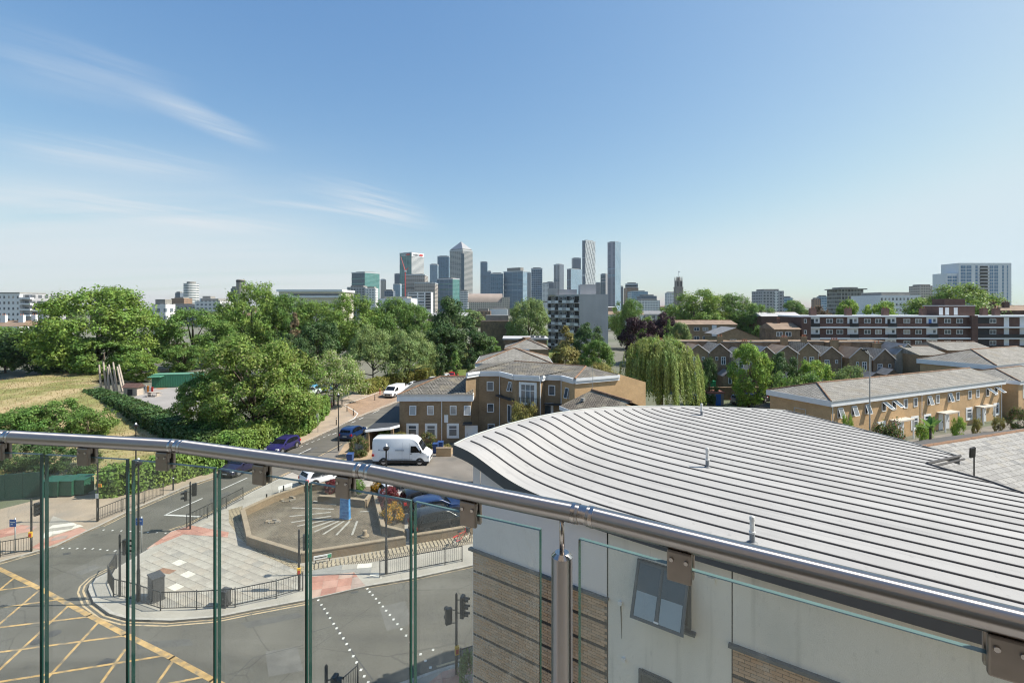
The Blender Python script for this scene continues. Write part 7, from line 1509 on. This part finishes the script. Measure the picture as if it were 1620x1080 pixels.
def crown_points(seed, n, H, Rr, z0, shape='round', clumps=46, cr=0.27):
    rg = np.random.default_rng(seed); c = []
    while len(c) < clumps:
        d = sph(1, rg)[0]; r = rg.uniform(0.45, 1.0)**0.6
        if shape == 'round': q = np.array([d[0]*Rr*r, d[1]*Rr*r, z0+(H-z0)*(0.46+0.50*d[2]*r)]); rad = cr*Rr*rg.uniform(0.65, 1.25)
        elif shape == 'cone':
            f = rg.uniform(0, 1)**0.75; th = rg.uniform(0, 2*math.pi); rr = Rr*(1-f*0.93)*rg.uniform(0.5, 1); q = np.array([rr*math.cos(th), rr*math.sin(th), z0+(H-z0)*f*0.97]); rad = cr*Rr*(1.15-0.7*f)
        elif shape == 'oval':
            f = rg.uniform(0, 1); th = rg.uniform(0, 2*math.pi); rr = Rr*(math.sin(math.pi*min(1, 0.12+f*0.86))**0.7)*rg.uniform(0.35, 0.95); q = np.array([rr*math.cos(th), rr*math.sin(th), z0+(H-z0)*f*0.95]); rad = cr*Rr*rg.uniform(0.8, 1.3)
        else: # umbrella
            th = rg.uniform(0, 2*math.pi); rr = Rr*math.sqrt(rg.uniform(0, 1)); q = np.array([rr*math.cos(th), rr*math.sin(th), z0+(H-z0)*(0.85*math.sqrt(max(0, 1-(rr/Rr)**2))*rg.uniform(0.55, 1.0)+0.05)]); rad = cr*Rr*rg.uniform(0.7, 1.2)
        c.append((q, rad))
    w = np.array([r**2 for _, r in c]); cnt = np.maximum(8, (n*w/w.sum()).astype(int)); Ps, Ns = [], []
    cen = np.array([0, 0, z0+(H-z0)*0.4])
    for (q, rad), k in zip(c, cnt):
        out = (q-cen)/(np.linalg.norm(q-cen)+1e-6); ns_ = 15
        sd = sph(ns_, rg); sd[(sd@out) < -0.45] *= -1                       # sprays of twigs on the outer side of the limb
        sc_ = q+sd*rad*rg.uniform(0.45, 1.18, (ns_, 1))*np.array([1.0, 1.0, 0.85]); pick = rg.integers(0, ns_, k)
        off_ = rg.normal(size=(k, 3))*rad*rg.uniform(0.16, 0.34, (ns_, 1))[pick]*np.array([1.0, 1.0, 0.7]); d = sd[pick]
        Ps.append(sc_[pick]+off_); Ns.append(d*0.6+off_/rad*1.2+rg.normal(size=(k, 3))*0.5+np.array([0, 0, 0.40]))
    return np.concatenate(Ps), np.concatenate(Ns), c
tree_cache = {}
def tree_mesh(kind, var):
    key = (kind, var)
    if key in tree_cache: return tree_cache[key]
    sh, H, Rr, z0, n, lf, cl, cr = dict(big=('round', 20, 10.5, 2.2, 34000, 0.27, 90, 0.215), near=('round', 13, 7.2, 0.3, 62000, 0.155, 110, 0.20), med=('round', 12, 5.2, 1.2, 19000, 0.20, 56, 0.25), cone=('cone', 12, 3.4, 0.8, 13000, 0.18, 40, 0.36), oval=('oval', 10, 3.6, 1.0, 14000, 0.18, 34, 0.36),
        col=('oval', 5, 0.95, 0.1, 2600, 0.13, 20, 0.45), umb=('umb', 12, 8.0, 2.5, 26000, 0.19, 80, 0.21), shrub=('round', 2.2, 1.5, 0.0, 9000, 0.062, 34, 0.30), far=('round', 13, 6.5, 1.5, 8000, 0.40, 34, 0.30))[kind]
    s = abs(hash_(kind))+var*17; P_, N_, c = crown_points(s, n, H, Rr, z0, sh, cl, cr); rg = np.random.default_rng(s+5)
    V_ = leaf_cloud(P_, N_, lf, rg); 
    b = MB(); rr0 = 0.035*H if kind in ('big', 'near') else 0.022*H
    b.tube([(0, 0, -0.3), (0.05, 0, z0*0.5), (0, 0.05, z0+(H-z0)*0.3), (0.1, 0, z0+(H-z0)*0.62)], [rr0, rr0*0.8, rr0*0.55, rr0*0.2], 8)
    for q, rad in c[:14 if kind != 'shrub' else 8]:
        s0 = z0*0.6+(q[2]-z0*0.6)*0.35; b.tube([(0, 0, s0), (q[0]*0.45, q[1]*0.45, s0+(q[2]-s0)*0.6), (q[0]*0.9, q[1]*0.9, q[2])], [rr0*0.42, rr0*0.25, rr0*0.08], 5)
    mt = bpy.data.meshes.new('trunk'); mt.from_pydata(b.v, [], b.f); mt.materials.append(BARK); mt.polygons.foreach_set('use_smooth', [True]*len(b.f))
    tree_cache[key] = (V_, mt, H, Rr); return tree_cache[key]
def hash_(s): return sum(ord(ch)*(i+3) for i, ch in enumerate(s))
mesh_cache = {}
def tree(kind, var, m, label, x, d, ztop, width, group=None, name='tree', z=0.0, cat='tree', rz=None, sq=1.0):
    V_, mt, H, Rr = tree_mesh(kind, var); k = (kind, var, m)
    if k not in mesh_cache: mesh_cache[k] = mesh_quads('crown', V_, LM[m])
    e = thing(name, label, cat, (AX(x, d), d, z), rz if rz is not None else random.uniform(0, 6.28), group)
    sx_ = (width/2)/(Rr*1.20); sz_ = (ztop-z)/(H*1.035); e.scale = (sx_, sx_*sq, sz_)
    link('trunk', mt, e); link('crown', mesh_cache[k], e); return e
def tpx(kind, var, m, label, xc, wpx, ytop, d, **k): return tree(kind, var, m, label, xc, d, ZT(ytop, d), wpx*d/F, **k)
# named trees, roughly left to right
tpx('near', 0, 'chest', 'large leafy chestnut tree beside the road behind the handrail', 402, 216, 529, 60, rz=0.0, sq=0.86)
tpx('med', 0, 'mid', 'leafy tree filling the gap left of the chestnut by the playground', 318, 90, 596, 60)
tpx('big', 0, 'plane', 'biggest spreading plane tree on the left beyond the meadow', 155, 190, 449, 112)
tpx('med', 1, 'mid', 'dark green tree at far left edge beyond the meadow', 8, 90, 512, 118); tpx('med', 2, 'dark', 'rounded dark tree left of the biggest plane tree', 70, 105, 513, 116); tpx('med', 0, 'dark', 'low dark tree under the biggest plane tree', 112, 80, 538, 114); tpx('med', 1, 'plane', 'tree cut off by the left edge of the photo', -45, 95, 500, 120)
tpx('med', 1, 'mid', 'low spreading tree hiding the biggest plane tree trunk', 165, 110, 528, 106); tpx('med', 2, 'plane', 'small tree beside the leaning timber poles', 222, 60, 556, 104)
tpx('big', 1, 'mid', 'broad tree right of the biggest plane tree', 305, 128, 486, 128); tpx('med', 2, 'mid', 'low tree behind the green container', 290, 60, 540, 118)
tpx('big', 2, 'plane', 'tall domed tree in front of the chimney tower', 398, 112, 447, 150); tpx('big', 0, 'mid', 'tall tree right of the domed tree', 452, 96, 463, 152); tpx('big', 1, 'plane', 'tree below the long white flat roofed building', 505, 90, 474, 156)
tpx('cone', 0, 'brown', 'brownish conifer in the middle of the park', 466, 42, 492, 118); tpx('med', 1, 'dark', 'dark rounded tree right of the brownish conifer', 503, 76, 503, 116); tpx('med', 2, 'dark', 'dark tree low behind the blossom tree', 455, 70, 525, 108)
tpx('big', 2, 'plane', 'broad tree under the grey block on the skyline', 560, 104, 465, 150); tpx('big', 1, 'mid', 'broad tree under the unfinished towers', 615, 92, 469, 155); tpx('big', 0, 'mid', 'tree under the white apartment block', 657, 70, 477, 158)
tpx('umb', 0, 'grey', 'grey green spreading tree on the left of the pair by the hedge', 590, 100, 511, 99); tpx('umb', 1, 'grey', 'grey green spreading tree on the right of the pair by the hedge', 648, 98, 517, 101)
tpx('umb', 0, 'flower', 'blossom covered tree beside the park fence', 528, 104, 552, 79, rz=1.0)
tpx('oval', 0, 'dark', 'tall dark poplar like tree under the pyramid tower', 713, 68, 466, 150); tpx('med', 0, 'dark', 'dark cedar left of the small cypresses', 700, 74, 516, 122); tpx('med', 2, 'dark', 'dark cedar under the barrel roofed hall', 745, 76, 512, 128); tpx('med', 1, 'mid', 'mid green tree behind the far road cars', 768, 50, 528, 135)
tpx('col', 0, 'dark', 'slim cypress left of the palm', 697, 17, 545, 100, name='cypress'); tpx('col', 1, 'mid', 'slim cypress in the middle by the palm', 722, 17, 553, 98, name='cypress'); tpx('col', 0, 'dark', 'slim cypress right of the palm', 746, 15, 550, 102, name='cypress')
tpx('big', 0, 'grey', 'pale green rounded tree left of the concrete tower', 836, 74, 469, 165)
tpx('cone', 1, 'olive', 'yellow green conifer in front of the concrete tower', 896, 62, 512, 104); tpx('med', 2, 'dark', 'dark rounded tree at the foot of the concrete tower', 928, 54, 507, 128); tpx('med', 0, 'mid', 'loose tree right of the yellow green conifer', 944, 60, 538, 100); tpx('shrub', 1, 'olive', 'yellowish bush behind the flats roof', 950, 60, 575, 82, name='shrub', cat='shrub')
tpx('big', 1, 'mid', 'tall tree right of the concrete tower', 992, 60, 471, 185); tpx('med', 1, 'purple', 'copper beech, left of the two purple trees', 1012, 62, 495, 135); tpx('med', 2, 'purple', 'copper beech, right of the two purple trees', 1050, 54, 490, 140); tpx('cone', 0, 'mid', 'small conifer right of the copper beeches', 1058, 30, 503, 130); tpx('med', 0, 'grey', 'pale loose tree beside the brown flats', 1075, 40, 510, 132)
tpx('big', 2, 'plane', 'broad dense tree below the church tower', 1098, 120, 459, 205); tpx('big', 0, 'mid', 'broad tree right of the church tower trees', 1152, 96, 463, 210); tpx('big', 1, 'mid', 'tree right of the dense tree belt', 1195, 70, 480, 200); tpx('med', 1, 'mid', 'green tree behind the gabled house', 1212, 52, 510, 140)
tpx('med', 0, 'bright', 'bright green garden tree in front of the terrace backs', 1185, 70, 544, 78); tpx('med', 2, 'dark', 'dark ivy covered tree beside the bright garden tree', 1234, 54, 553, 80); tpx('med', 1, 'bright', 'round green garden tree left of the street lamp', 1289, 56, 564, 76); tpx('oval', 1, 'dark', 'narrow dark garden tree right of the willow', 1122, 30, 566, 80); tpx('shrub', 0, 'mid', 'wide garden shrub in front of the round garden tree', 1262, 80, 591, 72, name='shrub', cat='shrub'); tpx('shrub', 2, 'grey', 'pale garden shrub before the outhouses', 1345, 56, 577, 75, name='shrub', cat='shrub'); tpx('shrub', 1, 'mid', 'garden shrub between willow and dark tree', 1100, 40, 590, 78, name='shrub', cat='shrub')
tpx('big', 1, 'plane', 'very broad tree before the white tower at right', 1510, 135, 447, 190); tpx('med', 0, 'bright', 'round tree left of the pair above the council block', 1341, 46, 474, 175); tpx('med', 1, 'bright', 'round tree right of the pair above the council block', 1391, 54, 470, 178); tpx('med', 2, 'brown', 'brownish sparse tree behind the council block end', 1293, 50, 480, 170); tpx('med', 0, 'mid', 'tree left of the grey tower block', 1255, 50, 475, 300)
tpx('shrub', 0, 'olive', 'leafy shrub below the juliet balcony', 829, 50, 637, 54.5, name='shrub', cat='shrub')
tpx('shrub', 1, 'mid', 'leafy bush at lower left above the handrail, left of three', 38, 84, 645, 60, name='shrub', cat='shrub'); tpx('shrub', 2, 'mid', 'leafy bush at lower left above the handrail, middle of three', 92, 90, 632, 61, name='shrub', cat='shrub'); tpx('shrub', 0, 'mid', 'leafy bush at lower left above the handrail, right of three', 140, 70, 646, 60, name='shrub', cat='shrub'); tpx('med', 2, 'mid', 'bush at left edge above the handrail', -12, 100, 652, 59, name='shrub', cat='shrub')
for x, w, yt, d, m, lb in ((567, 34, 690, 52.5, 'pinkf', 'flowering shrub at the courtyard entrance'), (610, 26, 679, 56, 'mid', 'green shrub beside the carport pier'), (632, 30, 684, 56.5, 'olive', 'shrub left of the house front windows'), (676, 30, 684, 55.5, 'pinkf', 'rose bush between the van and the house'), (705, 16, 702, 55, 'olive', 'small weedy plant right of the bins'),
    (1407, 62, 668, 47, 'pinkf', 'flowering shrub in front of the yellow terrace'), (1462, 30, 668, 53, 'bright', 'rounded shrub by the terrace porch'), (1340, 20, 657, 51.5, 'bright', 'small bright shrub at the terrace corner'), (1518, 20, 660, 58.5, 'bright', 'clipped dome shrub between terrace doors'), (1546, 14, 662, 60, 'olive', 'potted plant by the terrace door'), (1580, 16, 660, 62, 'olive', 'small shrub at the terrace end'), (1610, 30, 644, 62, 'pinkf', 'flowering shrub at the right edge'), (742, 40, 1030, 19.5, 'mid', 'dark bush against the brick wall corner')):
    tpx('shrub', 0 if w < 30 else 1, m, lb, x, w, yt, d, name='shrub', cat='shrub')
for x, w, yt, d, lb in ((-30, 80, 706, 47, 'dark bush behind the green hoarding, leftmost'), (25, 70, 700, 48, 'dark bush behind the green hoarding, second from left'), (78, 66, 704, 48, 'dark bush behind the waste containers'), (128, 60, 708, 47, 'dark bush between waste containers and hedge'), (-70, 80, 690, 45, 'dark bush beyond the left edge of the photo')): tpx('shrub', 1, 'dark', lb, x, w, yt, d, name='shrub', cat='shrub')
# planter flowers
for x, y, w, h, m, lb in ((526, 775, 1.4, 0.7, 'redl', 'reddish shrub in the back planter'), (562, 778, 1.6, 0.9, 'mid', 'green shrub in the back planter'), (598, 782, 1.2, 1.2, 'yelf', 'yellow flowers at the top of the flower bed'), (614, 800, 1.7, 1.3, 'redl', 'red leaved shrub in the flower bed'), (622, 822, 1.7, 1.0, 'yelf', 'yellow and orange flowers at the front of the bed')):
    p = G(x, y, 0.3); e = tree('shrub', 2, m, lb, 0, 1, h, w, name='flower_bed' if m == 'yelf' else 'shrub', cat='flowers' if m == 'yelf' else 'shrub', z=0.15); e.location = (p.x, p.y, 0.15); e.scale = (w/3.3, w/3.3, (h+0.3)/2.1)
# willow
def willow(x, d, ytop, wpx, label):
    rg = np.random.default_rng(31); Rr = wpx*d/F/2; H = ZT(ytop, d); e = thing('willow_tree', label, 'tree', (AX(x, d), d, 0)); Ps, Ns = [], []
    for k in range(105):                       # hanging tresses, each a bunch of strands
        th0 = rg.uniform(0, 2*math.pi); f0 = math.sqrt(rg.uniform(0.02, 1)); ln0 = rg.uniform(0.40, 0.92)
        for j_ in range(7):
            th = th0+rg.normal()*0.05; f = min(1.03, max(0.02, f0+rg.normal()*0.035)); lobes = 1+0.14*math.sin(3*th+1)+0.1*math.sin(7*th); r = Rr*0.92*f*lobes; z = H*(0.60+0.40*math.sqrt(max(0, 1-min(1, f)**2)))*rg.uniform(0.95, 1.0)
            ln = ln0*rg.uniform(0.8, 1.1)*z*(0.5+0.5*f); m_ = int(ln/0.075); q = np.arange(m_)[:, None]*0.075; sw = rg.normal(size=2)*0.03
            P_ = np.array([r*math.cos(th), r*math.sin(th), z])+np.hstack([q*sw[0]+math.cos(th)*0.22*np.sqrt(q), q*sw[1]+math.sin(th)*0.22*np.sqrt(q), -q])+rg.normal(size=(m_, 3))*0.07
            P_ = P_[P_[:, 2] > 0.3]; Ps.append(P_); Ns.append(rg.normal(size=P_.shape)*0.7+np.array([math.cos(th), math.sin(th), 0.4]))
    P_ = np.concatenate(Ps); N_ = np.concatenate(Ns); V_ = leaf_cloud(P_, N_, 0.16, rg, 0.32, hang=np.array([0, 0, -1.0])); link('crown', mesh_quads('crown', V_, LM['willow']), e)
    b = MB(); b.tube([(0, 0, -0.2), (0.1, 0, H*0.3), (0, 0.1, H*0.7)], [0.5, 0.4, 0.15], 8)
    for k in range(9): th = k*0.7; b.tube([(0, 0, H*0.3), (Rr*0.35*math.cos(th), Rr*0.35*math.sin(th), H*0.7), (Rr*0.65*math.cos(th), Rr*0.65*math.sin(th), H*0.85)], [0.2, 0.12, 0.05], 5)
    b.build('trunk', BARK, e, smooth=True); P2, N2, _ = crown_points(77, 3500, H*0.9, Rr*0.7, H*0.25, 'round', 26, 0.3); link('inner_foliage', mesh_quads('inner', leaf_cloud(P2, N2, 0.22, rg, 0.4), LM['mid']), e)
willow(1044, 72, 528, 122, 'large weeping willow with pale hanging branches')
# palm by the flats, banana plant by the terrace
def blades(label, x, d, ytop, n, L_, w, m, trunk, name, cat, droop):
    e = thing(name, label, cat, (AX(x, d), d, 0)); zt = ZT(ytop, d)-L_*0.5; MB().tube([(0, 0, 0), (0, 0, max(0.3, zt))], [trunk, trunk*0.8], 8).build('trunk', BARK, e); rg = random.Random(5)
    for k in range(n):
        th = k*2.399; el = rg.uniform(0.15, 1.3); b = MB(); pts = []
        for s in np.linspace(0, 1, 7):
            r = L_*s*math.cos(el); z = L_*s*math.sin(el)-droop*s*s*L_; wd = w*math.sin(math.pi*min(0.98, 0.1+0.88*s)); c_, s_ = math.cos(th), math.sin(th); pts += [(r*c_-wd*s_, r*s_+wd*c_, z+max(0.3, zt)), (r*c_, r*s_, z-wd*0.35+max(0.3, zt)), (r*c_+wd*s_, r*s_-wd*c_, z+max(0.3, zt))]
        b.add(pts, [(3*i+j, 3*i+3+j, 3*i+4+j, 3*i+1+j) for i in range(6) for j in (0, 1)]); b.build('frond', LM[m], e)
blades('spiky palm standing behind the two storey house roof', 757, 84, 575, 46, 2.2, 0.05, 'grey', 0.18, 'palm_tree', 'tree', 0.35)
blades('banana plant with broad leaves in front of the terrace', 1472, 46.5, 664, 9, 1.7, 0.24, 'mid', 0.12, 'banana_plant', 'plant', 0.25)
# hedges: a solid dark core inside a skin of leaves
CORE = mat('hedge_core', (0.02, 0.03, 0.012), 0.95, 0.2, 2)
def hedge(pts, w, h, label, m, dens=260, lf=0.10, z=0.0, rag=0.12):
    rg = np.random.default_rng(len(label)); P0 = Vector((pts[0][0], pts[0][1], z)); e = thing('hedge', label, 'hedge', P0); Vs = []; core = MB()
    for a, c in zip(pts[:-1], pts[1:]):
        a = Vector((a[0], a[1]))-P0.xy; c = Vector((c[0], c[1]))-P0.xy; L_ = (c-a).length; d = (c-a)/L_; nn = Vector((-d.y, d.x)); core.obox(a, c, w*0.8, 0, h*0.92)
        for face in ('f', 'b', 't', 's', 'e'):
            ar = L_*h if face in 'fb' else L_*w if face == 't' else w*h; k = int(ar*dens); u = rg.uniform(0, 1, k); v = rg.uniform(0, 1, k); off_ = rg.normal(size=k)*rag; big = 0.12*np.sin(u*L_*1.7)+0.08*np.sin(u*L_*4.1+1)
            if face in 'fb': s = (w/2+off_+big)*(1 if face == 'b' else -1); X = a.x+d.x*u*L_+nn.x*s; Yy = a.y+d.y*u*L_+nn.y*s; Z = v*h; N_ = np.tile([nn.x*(1 if face == 'b' else -1), nn.y*(1 if face == 'b' else -1), 0.3], (k, 1))
            elif face == 't': s = (v-0.5)*w; X = a.x+d.x*u*L_+nn.x*s; Yy = a.y+d.y*u*L_+nn.y*s; Z = h+off_+big; N_ = np.tile([0, 0, 1.0], (k, 1))
            else: s = (u-0.5)*w; q = a if face == 's' else c; sg = -1 if face == 's' else 1; X = q.x+nn.x*s+d.x*off_*sg; Yy = q.y+nn.y*s+d.y*off_*sg; Z = v*h; N_ = np.tile([d.x*sg, d.y*sg, 0.3], (k, 1))
            Vs.append(leaf_cloud(np.stack([X, Yy, Z], 1), N_+rg.normal(size=(k, 3))*0.5, lf, rg))
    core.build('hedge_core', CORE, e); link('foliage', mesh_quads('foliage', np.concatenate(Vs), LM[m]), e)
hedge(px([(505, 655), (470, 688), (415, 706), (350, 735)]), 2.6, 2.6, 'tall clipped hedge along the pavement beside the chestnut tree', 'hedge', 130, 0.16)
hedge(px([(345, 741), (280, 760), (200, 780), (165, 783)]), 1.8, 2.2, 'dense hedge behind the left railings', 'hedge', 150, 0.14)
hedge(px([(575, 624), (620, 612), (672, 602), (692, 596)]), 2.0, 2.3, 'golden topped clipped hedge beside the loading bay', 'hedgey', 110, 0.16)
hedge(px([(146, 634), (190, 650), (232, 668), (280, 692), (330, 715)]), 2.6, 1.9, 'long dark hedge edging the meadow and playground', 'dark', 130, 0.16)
# meadow tufts and weeds (uncountable)
rg = np.random.default_rng(9); n = 60000; X = rg.uniform(-150, -32, n); Yy = rg.uniform(46, 120, n); kp = np.array([in_meadow(x, y) for x, y in zip(X, Yy)]); X = X[kp]; Yy = Yy[kp]; n = len(X); Z = np.array([mound(x, y) for x, y in zip(X, Yy)])
V_ = leaf_cloud(np.stack([X, Yy, Z+0.06], 1), rg.normal(size=(n, 3))*np.array([1, 1, 0.5])+np.array([0,0,0.5]), 0.13, rg, 0.3, hang=np.array([0, 0, 1.0])); o = link('meadow_grass', mesh_quads('grass', V_, leaf_mat('leaf_grass', (0.30, 0.25, 0.11), var=0.3, hue=0.05, trans=0.4))); tag(o, 'long dry meadow grass on the mound', 'grass', kind='stuff')
# background tree belt: trees that read as one wooded town beyond the parks
rs = random.Random(11); tones = dict(mid='mid green', plane='fresh green', dark='dark green', grey='greyish green'); cntt = {}
for k, xp in enumerate(sorted([rs.uniform(-90, 1700) for _ in range(88)]+[rs.uniform(1700, 2300) for _ in range(22)]+[rs.uniform(-500, -90) for _ in range(10)])):
    d = rs.uniform(165, 620) if k % 4 else rs.uniform(600, 1300)
    if 1255 < xp < 1640 and d < 190: d += 120
    if 855 < xp < 970 and d < 220: continue
    m = ('mid', 'plane', 'dark', 'grey')[k % 4]; i = cntt.get(m, 0); cntt[m] = i+1
    tree('far', k % 3, m, 'rounded %s tree of the far wooded belt, %s from left among that colour' % (tones[m], ords[i]), xp, d, rs.uniform(9, 15.5), rs.uniform(10, 17), group='trees of the far wooded belt')
# park fence, green container, play equipment
p = G(240, 607); CN = thing('storage_container', 'long green storage container at the back of the playground', 'container', (AX(240, 96), 96, 0), R(12)); GC = mat('container_green', (0.045, 0.19, 0.11), 0.5, 0.08, 2); MB().box(0, 8.5, 0, 2.4, 0.1, 2.6).build('body', GC, CN)
for k in range(28): MB().box(0.1+k*0.3, 0.22+k*0.3, -0.04, 0, 0.2, 2.5).build('corrugation', GC, CN)
MB().box(-0.05, 8.55, -0.06, 2.46, 2.6, 2.7).build('roof', mat('container_roof', (0.13, 0.29, 0.20), 0.5, 0.08, 2), CN); MB().box(-0.05, 2.2, -1.6, -0.05, 2.35, 2.45).build('awning', mat('container_awning', (0.10, 0.30, 0.19), 0.6, 0.05, 2), CN)
SC = thing('timber_sculpture', 'group of leaning pale timber poles by the playground', 'sculpture', (AX(180, 92), 92, 1.6)); TB = mat('weathered_timber', (0.42, 0.36, 0.30), 0.9, 0.2, 3, stretch=(4, 4, 0.6))
for k in range(7): MB().tube([(k*0.75-2.4, 0.3*(k % 2), -1.5), (k*0.62-2.8, 0.2*(k % 3), 3.6+0.5*math.sin(k*2.1))], [0.2, 0.15], 7).build('pole', TB, SC)
for x, y, lb in ((206, 626, 'wooden play hut with dark opening on the playground'),):
    p = G(x, y); e = thing('play_hut', lb, 'play hut', (p.x, p.y, 0)); MB().box(-1.2, 1.2, 0, 1.6, 0, 1.5).build('wall', TB, e); MB().add([(-1.5, -.2, 1.5), (1.5, -.2, 1.5), (1.5, 1.8, 1.5), (-1.5, 1.8, 1.5), (-1.5, .8, 2.2), (1.5, .8, 2.2)], [(0, 1, 5, 4), (2, 3, 4, 5), (3, 0, 4), (1, 2, 5)]).build('roof', BRK_RED, e); MB().box(-0.5, 0.4, -0.03, 0, 0.1, 1.2).build('opening', DARKV, e)
p = G(229, 622); e = thing('playground_toy', 'small orange and white play panel beside the hut', 'play equipment', (p.x, p.y, 0))
for k, m_ in enumerate((WHITEP, ORANGEP, WHITEP, REDP)): MB().box(k*0.4, k*0.4+0.34, 0, 0.08, 0, 1.5-0.1*k).build('panel', m_, e)
p = G(243, 627); e = thing('picnic_table', 'wooden picnic table on the playground', 'table', (p.x, p.y, 0.05)); MB().box(-1, 1, -0.4, 0.4, 0.7, 0.76).build('table_top', TB, e)
for s in (-1, 1):
    MB().box(-1, 1, s*0.75-0.14, s*0.75+0.14, 0.42, 0.47).build('bench', TB, e); MB().box(s*0.8-0.05, s*0.8+0.05, -0.8, 0.8, 0, 0.1).build('foot', TB, e); MB().box(s*0.8-0.04, s*0.8+0.04, -0.35, 0.35, 0.1, 0.7).build('leg', TB, e)
def fence(pts, h, label, m=DKGREEN, z=0.1, step=2.4, bar=0.13):
    P = [Vector((p[0], p[1], z)) for p in pts]; e = thing('park_fence', label, 'fence', P[0])
    for a, c in zip(P[:-1], P[1:]):
        a = a-P[0]; c = c-P[0]; L_ = (c-a).length; d = (c-a)/L_; k = max(1, round(L_/step))
        for i in range(k+1): q = a+d*(L_*i/k); MB().box(q.x-0.04, q.x+0.04, q.y-0.04, q.y+0.04, 0, h+0.1).build('post', m, e)
        for zq in (0.15, h-0.1): MB().obox(a, c, 0.04, zq, zq+0.05).build('rail', m, e)
        b = MB()
        for i in range(int(L_/bar)): q = a+d*(i*bar); b.box(q.x-0.012, q.x+0.012, q.y-0.012, q.y+0.012, 0.1, h)
        o = b.build('bars', m, e); o['kind'] = 'stuff'
fence(px([(345, 738), (300, 752), (262, 764)]), 1.9, 'dark green park railings behind the left pavement')
fence(px([(508, 660), (515, 640), (560, 622), (660, 596)]), 1.6, 'green park fence beyond the loading bay')
e = thing('hoarding', 'dark green solid hoarding at the left behind the pavement', 'fence', (G(-80, 800).x, G(-80, 800).y, 0.1)); q = G(78, 786)-G(-80, 800); LH = math.hypot(q.x, q.y); e.rotation_euler = (0, 0, math.atan2(q.y, q.x))
for k in range(int(LH/1.2)): MB().box(k*1.2+0.01, k*1.2+1.19, 0, 0.06, 0, 2.1).build('board', mat('hoarding_green', (0.012, 0.05, 0.04), 0.5, 0.1, 2), e); MB().box(k*1.2-0.04, k*1.2+0.04, 0.06, 0.14, 0, 2.15).build('post', DKGREEN, e)
for i, (x, y) in enumerate(((78, 787), (100, 786), (120, 784))):
    p = G(x, y, 0.12); e = thing('waste_container', ['dark green waste container leftmost behind the pavement', 'dark green waste container in the middle behind the pavement', 'dark green waste container nearest the hedge'][i], 'waste container', (p.x, p.y+0.5, 0.12), 0, 'waste containers'); MB().box(-0.7, 0.7, -0.5, 0.5, 0.12, 1.3).build('body', DKGREEN, e); MB().add([(-.75, -.55, 1.3), (.75, -.55, 1.3), (.75, .55, 1.45), (-.75, .55, 1.45), (-.75, -.55, 1.36), (.75, -.55, 1.36), (.75, .55, 1.52), (-.75, .55, 1.52)], [(0, 1, 5, 4), (1, 2, 6, 5), (2, 3, 7, 6), (3, 0, 4, 7), (4, 5, 6, 7)]).build('lid', DKGREEN, e)
    for sx_ in (-.5, .5): MB().tube([(sx_-.04, 0, .1), (sx_+.04, 0, .1)], 0.1, 8).build('wheel', TYRE, e)
for i, (x, y, m_) in enumerate(((601, 624, REDP), (606, 621, BLACKM), (525, 644, REDP), (534, 641, BLACKM), (541, 640, BLACKM))):
    bollard(x, y, ['short red post near the white van', 'black post near the white van', 'red post at the hedge end', 'black post beside the red post at hedge end', 'second black post beside the loading bay'][i], 1.2, m_)

# ---------------------------------------------------------------- summer haze over the town
hz = MB().box(-2600, 2600, -40, 2700, -1.0, 262); hzm = bpy.data.materials.new('haze_air'); hzm.use_nodes = True; nt = hzm.node_tree; nt.nodes.clear()
ho = nt.nodes.new('ShaderNodeOutputMaterial'); pv = nt.nodes.new('ShaderNodeVolumePrincipled'); pv.inputs['Color'].default_value = (0.86, 0.93, 1.0, 1); pv.inputs['Density'].default_value = 0.00005; pv.inputs['Anisotropy'].default_value = 0.2
nt.links.new(pv.outputs[0], ho.inputs['Volume']); h_ = hz.build('haze', hzm); tag(h_, 'thin pale summer haze over the distant town', 'haze', kind='stuff')
